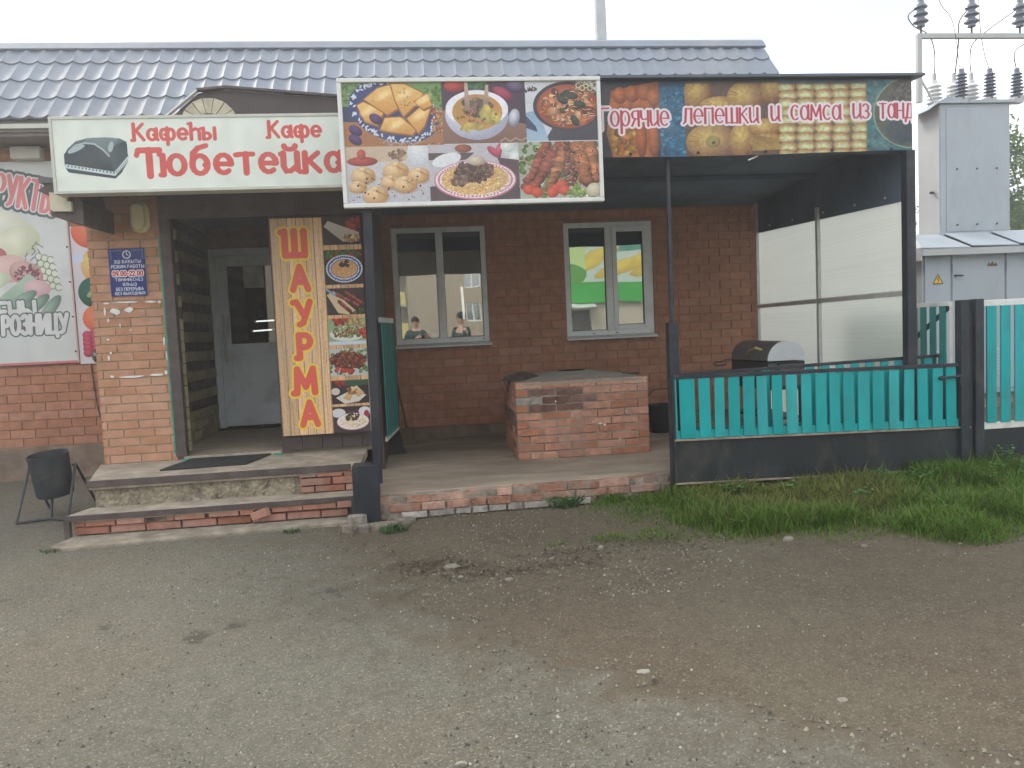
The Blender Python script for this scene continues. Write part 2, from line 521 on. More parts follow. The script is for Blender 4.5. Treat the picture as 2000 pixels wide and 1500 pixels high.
class MB:
    def __init__(s):
        s.v, s.f = [], []

    def add(s, v, f):
        b = len(s.v)
        s.v += [tuple(p) for p in v]
        s.f += [tuple(b + i for i in q) for q in f]
        return s

    def box(s, x0, x1, y0, y1, z0, z1):
        x0, x1 = min(x0, x1), max(x0, x1)
        y0, y1 = min(y0, y1), max(y0, y1)
        z0, z1 = min(z0, z1), max(z0, z1)
        v = [(x, y, z) for z in (z0, z1) for y in (y0, y1) for x in (x0, x1)]
        return s.add(v, [(0, 2, 3, 1), (4, 5, 7, 6), (0, 1, 5, 4), (2, 6, 7, 3), (0, 4, 6, 2), (1, 3, 7, 5)])

    def bar(s, a, b, w, h, up=(0, 0, 1)):
        """rectangular bar from a to b, w across, h along 'up'"""
        a, b = Vector(a), Vector(b)
        d = (b - a).normalized()
        u = Vector(up)
        if abs(d.dot(u)) > 0.97:
            u = Vector((0, 1, 0))
        r = d.cross(u).normalized()
        u = r.cross(d)
        v = [p + r * (i * w / 2) + u * (j * h / 2) for p in (a, b) for j in (-1, 1) for i in (-1, 1)]
        return s.add(v, [(0, 1, 3, 2), (4, 6, 7, 5), (0, 4, 5, 1), (2, 3, 7, 6), (0, 2, 6, 4), (1, 5, 7, 3)])

    def prism(s, pts, axis, a0, a1):
        """2D outline extruded along an axis: 'x' -> pts are (y,z), 'y' -> (x,z), 'z' -> (x,y)"""
        n = len(pts)

        def p3(p, a):
            return {'x': (a, p[0], p[1]), 'y': (p[0], a, p[1]), 'z': (p[0], p[1], a)}[axis]
        v = [p3(p, a0) for p in pts] + [p3(p, a1) for p in pts]
        f = [tuple(range(n)), tuple(range(2 * n - 1, n - 1, -1))]
        f += [(i, i + n, (i + 1) % n + n, (i + 1) % n) for i in range(n)]
        return s.add(v, f)

    def tube(s, pts, r, n=8, cap=True):
        pts = [Vector(p) for p in pts]
        rs = r if isinstance(r, (list, tuple)) else [r] * len(pts)
        v, f = [], []
        pu = None
        for i, p in enumerate(pts):
            d = (pts[min(i + 1, len(pts) - 1)] - pts[max(i - 1, 0)]).normalized()
            u = pu if pu is not None else (Vector((0, 0, 1)) if abs(d.z) < 0.9 else Vector((1, 0, 0)))
            a = d.cross(u).normalized()
            u = a.cross(d).normalized()
            pu = u
            for k in range(n):
                t = 2 * math.pi * k / n
                v.append(p + (a * math.cos(t) + u * math.sin(t)) * rs[i])
        for i in range(len(pts) - 1):
            for k in range(n):
                f.append((i * n + k, i * n + (k + 1) % n, (i + 1) * n + (k + 1) % n, (i + 1) * n + k))
        if cap:
            f.append(tuple(range(n - 1, -1, -1)))
            f.append(tuple((len(pts) - 1) * n + k for k in range(n)))
        return s.add(v, f)

    def lathe(s, prof, c=(0, 0, 0), n=20, axis='z'):
        v, f = [], []
        for r, h in prof:
            for k in range(n):
                t = 2 * math.pi * k / n
                a, b = r * math.cos(t), r * math.sin(t)
                q = {'z': (a, b, h), 'y': (a, h, b), 'x': (h, a, b)}[axis]
                v.append((q[0] + c[0], q[1] + c[1], q[2] + c[2]))
        for i in range(len(prof) - 1):
            for k in range(n):
                f.append((i * n + k, i * n + (k + 1) % n, (i + 1) * n + (k + 1) % n, (i + 1) * n + k))
        f.append(tuple(range(n - 1, -1, -1)))
        f.append(tuple((len(prof) - 1) * n + k for k in range(n)))
        return s.add(v, f)

    def build(s, name, m, parent=None, bevel=0.0, smooth=False, org=None):
        v = np.array(s.v, float)
        lo, hi = v.min(0), v.max(0)
        o = np.array(org, float) if org is not None else np.array([(lo[0] + hi[0]) / 2, (lo[1] + hi[1]) / 2, lo[2]])
        me = bpy.data.meshes.new(name)
        me.from_pydata((v - o).tolist(), [], s.f)
        me.materials.append(MATS[m] if isinstance(m, str) else m)
        bm = bmesh.new()
        bm.from_mesh(me)
        bmesh.ops.recalc_face_normals(bm, faces=bm.faces)
        bm.to_mesh(me)
        bm.free()
        if smooth:
            me.polygons.foreach_set('use_smooth', [True] * len(me.polygons))
            if hasattr(me, 'set_sharp_from_angle'):
                me.set_sharp_from_angle(angle=R(38))
        me.update()
        ob = bpy.data.objects.new(name, me)
        link(ob, parent, o)
        if bevel > 0:
            b = ob.modifiers.new('bevel', 'BEVEL')
            b.width = bevel
            b.segments = 2
            b.limit_method = 'ANGLE'
        return ob


def np_mesh(name, v, f, m, parent=None, cols=None, kind=None, smooth=False):
    """large mesh from numpy arrays; f is (n,k) with constant k"""
    me = bpy.data.meshes.new(name)
    v = np.asarray(v, np.float32)
    f = np.asarray(f, np.int32)
    k = f.shape[1]
    me.vertices.add(len(v))
    me.vertices.foreach_set('co', v.ravel())
    me.loops.add(f.size)
    me.loops.foreach_set('vertex_index', f.ravel())
    me.polygons.add(len(f))
    me.polygons.foreach_set('loop_start', np.arange(0, f.size, k, dtype=np.int32))
    me.polygons.foreach_set('loop_total', np.full(len(f), k, np.int32))
    if smooth:
        me.polygons.foreach_set('use_smooth', np.ones(len(f), bool))
    if cols is not None:
        ca = me.color_attributes.new('Col', 'FLOAT_COLOR', 'POINT')
        c4 = np.ones((len(v), 4), np.float32)
        c4[:, :3] = cols
        ca.data.foreach_set('color', c4.ravel())
    me.update(calc_edges=True)
    me.validate()
    me.materials.append(MATS[m])
    ob = bpy.data.objects.new(name, me)
    link(ob, parent, (0, 0, 0) if parent is None else WLOC[parent])
    if kind:
        ob['kind'] = kind
    return ob


def inst(me, name, parent, wloc, scale=(1, 1, 1), rot=(0, 0, 0)):
    o = bpy.data.objects.new(name, me)
    link(o, parent, wloc)
    o.scale = scale
    o.rotation_euler = rot
    return o


def brick_mesh(name, m, seed=0, rough=0.0):
    """unit brick, front face at y=0 looking to -y, chamfered; x,z from -0.5 to 0.5, depth 1"""
    r = random.Random(seed)
    cx, cz = 0.018, 0.05
    j = lambda: r.uniform(-rough, rough)
    fr = [(-0.5 + cx + j(), 0 + j() * 0.2, -0.5 + cz + j()), (0.5 - cx + j(), 0 + j() * 0.2, -0.5 + cz + j()),
          (0.5 - cx + j(), j() * 0.2, 0.5 - cz + j()), (-0.5 + cx + j(), j() * 0.2, 0.5 - cz + j())]
    md = [(-0.5, 0.06, -0.5), (0.5, 0.06, -0.5), (0.5, 0.06, 0.5), (-0.5, 0.06, 0.5)]
    bk = [(x, 1, z) for x, _, z in md]
    v = fr + md + bk
    f = [(0, 1, 2, 3)]
    for i in range(4):
        k = (i + 1) % 4
        f.append((i + 4, k + 4, k, i))
        f.append((i + 8, k + 8, k + 4, i + 4))
    f.append((11, 10, 9, 8))
    me = bpy.data.meshes.new(name)
    me.from_pydata(v, [], f)
    me.materials.append(MATS[m])
    me.update()
    return me


BRICK = {}


def bricks_of(m, rough=0.012):
    if m not in BRICK:
        BRICK[m] = [brick_mesh('brick', m, i, rough) for i in range(5)]
    return rnd.choice(BRICK[m])


def lay_courses(x0, x1, z0, z1, L, Hh, joint, holes=(), shift=0.0, seed=1):
    """running bond; returns (x centre, z centre, width, height) of every brick or cut piece"""
    r = random.Random(seed)
    out = []
    z, row = z0, 0
    while z + Hh * 0.6 < z1:
        h = min(Hh, z1 - z)
        x = x0 - (L + joint) * ((row % 2) * 0.5) + shift
        while x > x0:
            x -= L + joint
        while x < x1:
            spans = [(max(x, x0), min(x + L, x1))]
            for hx0, hx1, hz0, hz1 in holes:
                if z + h > hz0 + 0.01 and z < hz1 - 0.01:
                    ns = []
                    for a, b in spans:
                        if b <= hx0 or a >= hx1:
                            ns.append((a, b))
                        else:
                            if a < hx0:
                                ns.append((a, hx0))
                            if b > hx1:
                                ns.append((hx1, b))
                    spans = ns
            for a, b in spans:
                if b - a > 0.035:
                    out.append(((a + b) / 2, z + h / 2, b - a, h))
            x += L + joint
        z += Hh + joint
        row += 1
    return out


def stuff_bricks(items, y, m, parent, name='brick', depth=0.02, axis='y', sign=-1):
    """the bricks past the limit, real geometry joined into one part"""
    mb = MB()
    for cx, cz, w, h in items:
        d = rnd.uniform(-0.002, 0.002)
        if axis == 'y':
            mb.box(cx - w / 2, cx + w / 2, y + d, y + depth + d, cz - h / 2, cz + h / 2)
        else:
            mb.box(y + d, y + depth + d, cx - w / 2, cx + w / 2, cz - h / 2, cz + h / 2)
    if mb.v:
        return tag(mb.build(name, m, parent), kind='stuff')


def panel_uv(name, corners, m, parent, thick=0.0):
    """flat printed face with UVs; corners: bottom left, bottom right, top right, top left"""
    o = Vector(corners[0])
    me = bpy.data.meshes.new(name)
    me.from_pydata([Vector(c) - o for c in corners], [], [(0, 1, 2, 3)])
    uv = me.uv_layers.new(name='UVMap')
    for i, c in enumerate(((0, 0), (1, 0), (1, 1), (0, 1))):
        uv.data[i].uv = c
    me.materials.append(MATS[m])
    me.update()
    ob = bpy.data.objects.new(name, me)
    link(ob, parent, o)
    return ob

# ------------------------------------------------------------------ printed artwork, drawn into arrays
def _arc(cx, cy, rx, ry, a0, a1):
    n = max(4, int(abs(a1 - a0) / 24))
    return [(cx + rx * math.cos(R(a0 + (a1 - a0) * i / n)), cy + ry * math.sin(R(a0 + (a1 - a0) * i / n))) for i in range(n + 1)]


# glyphs: width | strokes; 'x,y x,y' is a line, 'a cx,cy,rx,ry,from,to' an arc. capitals are 1 high, small letters .68
GLYPH_SRC = '''
А .70|0,0 .35,1 .7,0;.13,.33 .57,.33
Б .55|.5,1 0,1 0,0 .27,0;0,.55 .27,.55;a .27,.275,.27,.275,90,-90
В .56|0,.54 0,1 .26,1;0,.54 0,0 .28,0;a .26,.77,.22,.23,90,-90;0,.54 .28,.54;a .28,.27,.27,.27,90,-90
Г .48|0,0 0,1 .5,1
Д .75|0,-.18 0,0 .75,0 .75,-.18;.1,0 .25,1 .62,1 .62,0
Е .5|.5,0 0,0 0,1 .5,1;0,.52 .42,.52
Ж .9|0,1 .3,.5 0,0;.9,1 .6,.5 .9,0;.45,0 .45,1;.3,.5 .6,.5
З .5|a .24,.76,.24,.24,150,-90;a .24,.27,.27,.27,90,-150
И .6|0,1 0,0 .6,1 .6,0
К .58|0,0 0,1;.55,1 0,.45;.15,.58 .58,0
Л .62|0,0 .12,.1 .2,1 .62,1 .62,0
М .8|0,0 .05,1 .4,.25 .75,1 .8,0
Н .6|0,0 0,1;.6,0 .6,1;0,.5 .6,.5
О .66|a .33,.5,.33,.5,0,360
П .6|0,0 0,1 .6,1 .6,0
Р .52|0,0 0,1 .26,1;a .26,.73,.25,.27,90,-90;.26,.46 0,.46
С .6|a .33,.5,.33,.5,50,310
Т .64|0,1 .64,1;.32,1 .32,0
У .62|0,1 .32,.4;.62,1 .28,.08 .1,0
Ф .8|a .4,.52,.38,.32,0,360;.4,0 .4,1
Х .6|0,0 .6,1;0,1 .6,0
Ц .68|0,1 0,0 .68,0 .68,-.2;.56,1 .56,0
Ш .85|0,1 0,0 .85,0 .85,1;.425,0 .425,1
Ы .78|0,1 0,0 .25,0;a .25,.27,.25,.27,-90,90;.25,.54 0,.54;.78,0 .78,1
Э .62|a .28,.5,.33,.5,130,-130;.2,.5 .6,.5
Я .55|.55,0 .55,1 .27,1;a .27,.73,.25,.27,90,270;.27,.46 .55,.46;.25,.46 0,0
Ә .66|a .33,.5,.33,.5,150,-180;0,.5 .64,.5
Һ .56|0,1 0,0;0,.5 .3,.58 .52,.5 .56,.35 .56,0
Ҡ .62|-.12,1 .04,1 .04,0;.58,1 .04,.45;.18,.58 .62,0
Ҙ .5|a .24,.76,.24,.24,150,-90;a .24,.27,.27,.27,90,-150;.24,0 .2,-.18
0 .56|a .28,.5,.28,.5,0,360
9 .54|a .27,.7,.27,.3,0,360;.54,.7 .5,.3 .2,0
2 .54|a .27,.72,.26,.28,170,-20;.5,.6 0,0 .56,0
. .12|.05,.02 .07,.02
- .34|0,.42 .34,.42
а .52|a .25,.33,.25,.33,0,360;.52,.68 .52,.05 .6,0
б .54|a .27,.33,.27,.33,0,360;.01,.4 .05,.75 .22,.93 .52,1.02
г .4|0,0 0,.68 .38,.68
д .62|0,-.18 0,0 .62,0 .62,-.18;.1,0 .2,.66 .52,.66 .52,0
е .54|a .28,.34,.27,.33,0,310;.02,.34 .55,.34
з .42|a .2,.5,.2,.18,150,-90;a .2,.18,.23,.18,90,-150
и .5|0,.68 0,.2 .08,.03 .25,.03 .5,.25;.5,.68 .5,.08 .58,0
й .5|0,.68 0,.2 .08,.03 .25,.03 .5,.25;.5,.68 .5,.08 .58,0;a .25,.95,.2,.12,180,360
к .5|0,0 0,.68;.47,.68 .02,.32;.14,.4 .52,0
л .5|-.02,0 .1,.08 .16,.68 .5,.68 .5,0
м .7|0,0 .06,.68 .35,.15 .64,.68 .7,0
н .48|0,0 0,.68;.48,0 .48,.68;0,.35 .48,.35
о .52|a .26,.34,.26,.34,0,360
п .5|0,0 0,.68 .5,.68 .5,0
р .54|0,-.32 0,.68;a .27,.34,.27,.34,170,-170
с .48|a .27,.34,.27,.34,50,310
т .5|0,.68 .52,.68;.26,.68 .26,0
ф .8|a .2,.33,.2,.33,0,360;a .62,.33,.2,.33,0,360;.41,-.3 .41,.72
ч .48|0,.68 0,.4 .1,.3 .3,.3 .48,.36;.48,.68 .48,0
ш .74|0,.68 0,0 .74,0 .74,.68;.37,0 .37,.68
ы .7|0,.68 0,0 .2,0;a .2,.19,.2,.19,-90,90;.2,.38 0,.38;.68,0 .68,.68
ю .74|0,0 0,.68;0,.35 .2,.35;a .48,.34,.27,.34,0,360
я .46|.46,0 .46,.68 .22,.68;a .22,.5,.2,.18,90,270;.22,.32 .46,.32;.22,.32 0,0
һ .5|0,1 0,0;0,.5 .25,.66 .44,.6 .5,.42 .5,0
'''
GLYPH = {}
for _ln in GLYPH_SRC.strip().split('\n'):
    _h, _b = _ln.split('|')
    _c, _w = _h.split()
    _segs = []
    for _st in _b.split(';'):
        if _st.startswith('a '):
            _segs.append(_arc(*[float(q) for q in _st[2:].split(',')]))
        else:
            _segs.append([tuple(float(q) for q in p.split(',')) for p in _st.split()])
    GLYPH[_c] = (float(_w), _segs)


def vnoise(h, w, cell, seed=0):
    g = np.random.default_rng(seed)
    gh, gw = int(h / cell) + 3, int(w / cell) + 3
    a = g.random((gh, gw))
    y, x = np.arange(h) / cell, np.arange(w) / cell
    yi, xi = y.astype(int), x.astype(int)
    fy, fx = (y - yi)[:, None], (x - xi)[None, :]
    fy, fx = fy * fy * (3 - 2 * fy), fx * fx * (3 - 2 * fx)
    a00, a01 = a[yi][:, xi], a[yi][:, xi + 1]
    a10, a11 = a[yi + 1][:, xi], a[yi + 1][:, xi + 1]
    return (a00 * (1 - fx) + a01 * fx) * (1 - fy) + (a10 * (1 - fx) + a11 * fx) * fy


class Canvas:
    """paints in its own user units, y down"""

    def __init__(s, x0, y0, x1, y1, W, bg=(1, 1, 1)):
        s.x0, s.y0, s.k = x0, y0, W / (x1 - x0)
        s.W, s.H = W, int(round((y1 - y0) * s.k))
        s.a = np.ones((s.H, s.W, 3), np.float32) * np.array(bg, np.float32)
        s.clip = None

    def win(s, x0, y0, x1, y1):
        if s.clip:
            x0, y0, x1, y1 = max(x0, s.clip[0]), max(y0, s.clip[1]), min(x1, s.clip[2]), min(y1, s.clip[3])
        i0, i1 = max(0, int((y0 - s.y0) * s.k) - 1), min(s.H, int((y1 - s.y0) * s.k) + 2)
        j0, j1 = max(0, int((x0 - s.x0) * s.k) - 1), min(s.W, int((x1 - s.x0) * s.k) + 2)
        if i1 <= i0 or j1 <= j0:
            return None
        Y, X = np.mgrid[i0:i1, j0:j1]
        return (slice(i0, i1), slice(j0, j1)), (X + 0.5) / s.k + s.x0, (Y + 0.5) / s.k + s.y0

    def put(s, sl, m, col):
        m = np.clip(m, 0, 1)[..., None]
        s.a[sl] = s.a[sl] * (1 - m) + np.asarray(col, np.float32) * m

    def rect(s, x0, y0, x1, y1, col, soft=0):
        w = s.win(x0, y0, x1, y1)
        if w:
            sl, X, Y = w
            d = np.minimum(np.minimum(X - x0, x1 - X), np.minimum(Y - y0, y1 - Y))
            s.put(sl, d * s.k / max(1, soft * s.k) + 0.5, col)

    def ell(s, cx, cy, rx, ry, col, rot=0, col2=None, soft=0.0, off=(-0.25, -0.3)):
        r = max(rx, ry) * 1.05 + soft
        w = s.win(cx - r, cy - r, cx + r, cy + r)
        if not w:
            return
        sl, X, Y = w
        c, n = math.cos(R(rot)), math.sin(R(rot))
        u, v = ((X - cx) * c + (Y - cy) * n) / rx, (-(X - cx) * n + (Y - cy) * c) / ry
        d = np.sqrt(u * u + v * v)
        m = (1 - d) * min(rx, ry) * s.k / max(1.0, soft * s.k) + 0.5
        if col2 is not None:
            t = np.clip(np.sqrt((u - off[0]) ** 2 + (v - off[1]) ** 2) / 1.25, 0, 1)[..., None] ** 1.5
            col = np.asarray(col, np.float32) * (1 - t) + np.asarray(col2, np.float32) * t
        s.put(sl, m, col)

    def poly(s, pts, col, col2=None):
        xs, ys = [p[0] for p in pts], [p[1] for p in pts]
        w = s.win(min(xs), min(ys), max(xs), max(ys))
        if not w:
            return
        sl, X, Y = w
        ins = np.zeros(X.shape, bool)
        n = len(pts)
        for i in range(n):
            (xa, ya), (xb, yb) = pts[i], pts[(i + 1) % n]
            if ya != yb:
                ins ^= ((ya > Y) != (yb > Y)) & (X < (xb - xa) * (Y - ya) / (yb - ya) + xa)
        if col2 is not None:
            t = ((Y - min(ys)) / max(1e-6, max(ys) - min(ys)))[..., None]
            col = np.asarray(col, np.float32) * (1 - t) + np.asarray(col2, np.float32) * t
        s.put(sl, ins.astype(np.float32), col)

    def _dist(s, w, pts, nib=0.0, r=0.0):
        sl, X, Y = w
        D = np.full(X.shape, 1e9)
        for (xa, ya), (xb, yb) in zip(pts[:-1], pts[1:]):
            dx, dy = xb - xa, yb - ya
            L = dx * dx + dy * dy + 1e-12
            t = np.clip(((X - xa) * dx + (Y - ya) * dy) / L, 0, 1)
            d = np.hypot(X - xa - t * dx, Y - ya - t * dy)
            rr = r * (1 - nib * abs(dx) / math.sqrt(L))
            D = np.minimum(D, d - rr)
        return D

    def stroke(s, pts, r, col):
        xs, ys = [p[0] for p in pts], [p[1] for p in pts]
        w = s.win(min(xs) - r, min(ys) - r, max(xs) + r, max(ys) + r)
        if w:
            s.put(w[0], -s._dist(w, pts, 0, r) * s.k + 0.5, col)

    def text(s, st, x, y, size, rad, fill, outlines=(), nib=0.0, xs=1.0, gap=0.16, slant=0.0, place=None, flick=0.0, fill2=None):
        """rad in letter heights; outlines [(extra, colour)] widest first; place(i, x) -> (x, y, rotation) bends the line"""
        todo, cx = [], x
        for i, ch in enumerate(st):
            if ch == ' ':
                cx += size * 0.42 * xs
                continue
            wd, strokes = GLYPH[ch]
            px, py, ro = (cx, y, 0.0) if place is None else place(i, cx)
            c, n = math.cos(ro), math.sin(ro)
            ss = [list(q) for q in strokes]
            if flick:
                ss.append([(strokes[0][0][0] - flick, 0.0 if False else strokes[0][0][1] - 0.02), (strokes[0][0][0], strokes[0][0][1] - 0.02)])
            segs = []
            for q in ss:
                o = []
                for gx, gy in q:
                    ux, uy = (gx + slant * gy) * size * xs, -gy * size
                    o.append((px + ux * c - uy * n, py + ux * n + uy * c))
                segs.append(o)
            ext = max([rad * size] + [rad * size + e for e, _ in outlines])
            ax = [p[0] for o in segs for p in o]
            ay = [p[1] for o in segs for p in o]
            w = s.win(min(ax) - ext, min(ay) - ext, max(ax) + ext, max(ay) + ext)
            if w:
                D = np.full(w[1].shape, 1e9)
                for o in segs:
                    D = np.minimum(D, s._dist(w, o, nib, rad * size))
                todo.append((w[0], D))
            cx += (wd + gap + rad * 1.6) * size * xs
        for e, col in outlines:
            for sl, D in todo:
                s.put(sl, (e - D) * s.k + 0.5, col)
        for sl, D in todo:
            s.put(sl, -D * s.k + 0.5, fill)
        return cx

    def grain(s, x0, y0, x1, y1, cell, amt, seed=0):
        w = s.win(x0, y0, x1, y1)
        if w:
            sl = w[0]
            h, wd = s.a[sl].shape[:2]
            n = vnoise(h, wd, max(1.0, cell * s.k), seed) - 0.5
            s.a[sl] = np.clip(s.a[sl] * (1 + n[..., None] * amt), 0, 1)

    def bits(s, n, area, size, cols, seed=0, aspect=0.6, shade=0.55, inside=None):
        """scatter of small shaded lumps (meat, dough, greens); area is an ellipse (cx,cy,rx,ry) or rect (x0,y0,x1,y1,'r')"""
        g = random.Random(seed)
        for _ in range(n):
            if len(area) == 5:
                x, y = g.uniform(area[0], area[2]), g.uniform(area[1], area[3])
            else:
                a, q = g.uniform(0, 6.283), math.sqrt(g.random())
                x, y = area[0] + area[2] * q * math.cos(a), area[1] + area[3] * q * math.sin(a)
            c = np.array(g.choice(cols)) * g.uniform(0.85, 1.12)
            r = size * g.uniform(0.6, 1.3)
            s.ell(x, y, r, r * g.uniform(aspect, 1), np.clip(c, 0, 1), g.uniform(0, 180), np.clip(c * shade, 0, 1))

    def rice(s, n, area, ln, cols, seed=0, r=1.6):
        g = random.Random(seed)
        for _ in range(n):
            a, q = g.uniform(0, 6.283), math.sqrt(g.random())
            x, y = area[0] + area[2] * q * math.cos(a), area[1] + area[3] * q * math.sin(a)
            t = g.uniform(0, 3.14)
            s.stroke([(x, y), (x + ln * math.cos(t), y + ln * 0.6 * math.sin(t))], r, np.array(g.choice(cols)) * g.uniform(0.8, 1.1))

    def planks(s, x0, y0, x1, y1, n, seed=0, base=(0.82, 0.64, 0.44), vertical=True):
        g = random.Random(seed)
        step = (x1 - x0) / n
        for i in range(n):
            c = np.array(base) * g.uniform(0.84, 1.08)
            s.rect(x0 + i * step, y0, x0 + (i + 1) * step, y1, np.clip(c, 0, 1))
            for _ in range(16):
                gx = x0 + (i + g.random()) * step
                gy = g.uniform(y0, y1)
                ln = g.uniform(0.1, 0.5) * (y1 - y0)
                s.stroke([(gx + g.uniform(-1, 1) * step * .05, max(y0, gy - ln / 2)), (gx, min(y1, gy + ln / 2))], step * 0.016, np.array(base) * g.uniform(0.55, 0.85))
            s.rect(x0 + i * step - step * 0.025, y0, x0 + i * step + step * 0.03, y1, np.array(base) * 0.38)


def art_billboard():
    c = Canvas(85, 92, 1890, 950, 1100, (0.80, 0.80, 0.80))
    D = (0.22, 0.17, 0.20)
    # samsa on a blue and white plate
    c.clip = (85, 92, 775, 550)
    c.rect(85, 92, 775, 550, (0.40, 0.56, 0.28))
    c.bits(240, (85, 92, 300, 250, 'r'), 8, [(0.45, 0.62, 0.30), (0.58, 0.70, 0.42), (0.28, 0.44, 0.20)], 1)
    c.bits(90, (660, 130, 775, 260, 'r'), 10, [(0.45, 0.64, 0.25), (0.28, 0.48, 0.16)], 2)
    c.poly([(85, 380), (240, 330), (340, 470), (775, 420), (775, 550), (85, 550)], (0.62, 0.38, 0.20))
    c.rect(85, 260, 180, 370, (0.16, 0.18, 0.30))
    c.ell(440, 300, 320, 210, (0.13, 0.17, 0.38), 18)
    g = random.Random(3)
    for i in range(110):
        t = g.uniform(0, 6.28)
        q = g.uniform(0.86, 0.98)
        x, y = 320 * q * math.cos(t), 210 * q * math.sin(t)
        xx, yy = 440 + x * 0.951 - y * 0.309, 300 + x * 0.309 + y * 0.951
        c.ell(xx, yy, 14, 6, (0.84, 0.87, 0.92), g.uniform(0, 180))
    for p in ([(180, 250), (230, 225), (370, 300), (320, 400), (230, 370)], [(230, 210), (330, 130), (420, 105), (450, 150), (468, 280), (390, 325)],
              [(420, 100), (520, 100), (650, 170), (600, 250), (500, 340), (450, 230)], [(330, 430), (370, 340), (480, 335), (590, 430), (560, 470), (420, 450)],
              [(520, 350), (640, 250), (700, 270), (650, 400), (600, 460)], [(580, 230), (680, 170), (710, 260), (640, 290)]):
        c.poly([(x + 6, y + 10) for x, y in p], (0.48, 0.27, 0.10))
        c.poly(p, (0.96, 0.76, 0.40), (0.80, 0.52, 0.20))
        c.stroke(p + p[:1], 4, (0.56, 0.32, 0.12))
        mx, my = sum(q[0] for q in p) / len(p), sum(q[1] for q in p) / len(p)
        c.ell(mx - 8, my - 20, 55, 24, (0.98, 0.84, 0.52), -30, soft=25)
    c.bits(40, (530, 200, 70, 60), 4, [(0.25, 0.18, 0.10), (0.95, 0.9, 0.75)], 5)
    for x, y in ((310, 350), (165, 430), (160, 495)):
        c.ell(x, y, 50, 34, (0.30, 0.18, 0.42), 35, (0.10, 0.05, 0.16))
    c.bits(40, (470, 520, 775, 550, 'r'), 12, [(0.86, 0.60, 0.30), (0.7, 0.42, 0.18)], 6)
    c.stroke([(350, 520), (380, 500), (400, 540), (440, 510), (470, 535), (520, 505), (560, 540), (600, 515)], 4, (0.62, 0.60, 0.62))
    c.bits(60, (700, 280, 775, 450, 'r'), 12, [(0.80, 0.45, 0.26), (0.62, 0.30, 0.16), (0.88, 0.62, 0.36)], 7)
    # soup
    c.clip = (775, 92, 1370, 535)
    c.rect(775, 92, 1370, 535, (0.22, 0.15, 0.20))
    c.ell(870, 120, 75, 45, (0.78, 0.26, 0.20), 0, (0.45, 0.10, 0.10))
    c.bits(70, (1030, 115, 70, 30), 12, [(0.18, 0.38, 0.20), (0.28, 0.50, 0.26)], 8)
    c.ell(1210, 180, 80, 40, (0.70, 0.22, 0.32), 30, (0.36, 0.08, 0.14))
    c.ell(1310, 120, 70, 55, (0.44, 0.38, 0.52), 10, (0.15, 0.10, 0.18))
    c.poly([(775, 290), (1370, 400), (1370, 535), (775, 535)], (0.56, 0.40, 0.32), (0.44, 0.30, 0.24))
    c.ell(1020, 330, 225, 180, (0.92, 0.92, 0.95), 0, (0.62, 0.64, 0.72))
    c.ell(1022, 285, 222, 130, (0.95, 0.95, 0.97))
    c.ell(1024, 310, 178, 128, (0.66, 0.50, 0.24), 0, (0.80, 0.52, 0.22))
    c.bits(46, (1020, 270, 110, 60), 20, [(0.45, 0.34, 0.27), (0.34, 0.24, 0.19), (0.60, 0.48, 0.38)], 9)
    c.poly([(935, 300), (940, 92), (962, 92), (975, 300)], (0.80, 0.70, 0.58), (0.52, 0.40, 0.32))
    c.poly([(1060, 290), (1090, 115), (1110, 115), (1105, 280)], (0.78, 0.68, 0.56), (0.5, 0.38, 0.3))
    c.bits(9, (1110, 330, 60, 45), 36, [(0.90, 0.80, 0.34), (0.86, 0.74, 0.26)], 10, 0.6, 0.75)
    c.bits(8, (980, 415, 80, 20), 28, [(0.88, 0.78, 0.30)], 11, 0.4, 0.75)
    c.bits(30, (1020, 340, 140, 70), 9, [(0.75, 0.25, 0.15), (0.35, 0.5, 0.15), (0.8, 0.4, 0.15)], 12)
    c.ell(1285, 355, 40, 66, (0.86, 0.88, 0.92), 12, (0.40, 0.42, 0.48))
    c.stroke([(1180, 525), (1215, 500), (1250, 525), (1290, 500), (1330, 520), (1370, 500)], 5, (0.62, 0.56, 0.42))
    # stew
    c.clip = (1370, 92, 1890, 525)
    c.rect(1370, 92, 1890, 525, (0.80, 0.82, 0.84))
    c.poly([(1560, 430), (1890, 380), (1890, 525), (1500, 525)], (0.16, 0.16, 0.20))
    c.poly([(1370, 320), (1460, 300), (1530, 525), (1370, 525)], (0.48, 0.62, 0.74), (0.60, 0.72, 0.80))
    c.poly([(1370, 340), (1440, 420), (1450, 460), (1370, 430)], (0.20, 0.24, 0.34))
    c.ell(1680, 275, 255, 180, (0.17, 0.14, 0.16))
    c.ell(1680, 278, 228, 160, (0.66, 0.30, 0.17), 0, (0.50, 0.18, 0.10))
    c.bits(60, (1680, 280, 190, 120), 34, [(0.82, 0.50, 0.28), (0.70, 0.36, 0.18), (0.88, 0.62, 0.40), (0.22, 0.20, 0.14), (0.30, 0.16, 0.12)], 13)
    c.rice(120, (1680, 280, 200, 130), 26, [(0.90, 0.66, 0.42), (0.85, 0.4, 0.22), (0.95, 0.8, 0.6)], 14, 3)
    for x, y in ((1640, 230), (1765, 260), (1725, 380), (1710, 200)):
        c.ell(x, y, 44, 26, (0.20, 0.24, 0.17), rnd.uniform(0, 90), (0.07, 0.09, 0.07))
    c.bits(60, (1720, 92, 1890, 180, 'r'), 9, [(0.66, 0.56, 0.40), (0.4, 0.34, 0.24)], 15)
    for i in range(5):
        c.stroke(_arc(1760 + i * 28, 125 + (i % 2) * 20, 18, 18, 0, 300), 4, (0.80, 0.74, 0.58))
    c.bits(16, (1400, 150, 60, 20), 14, [(0.25, 0.18, 0.16)], 16, 0.25)
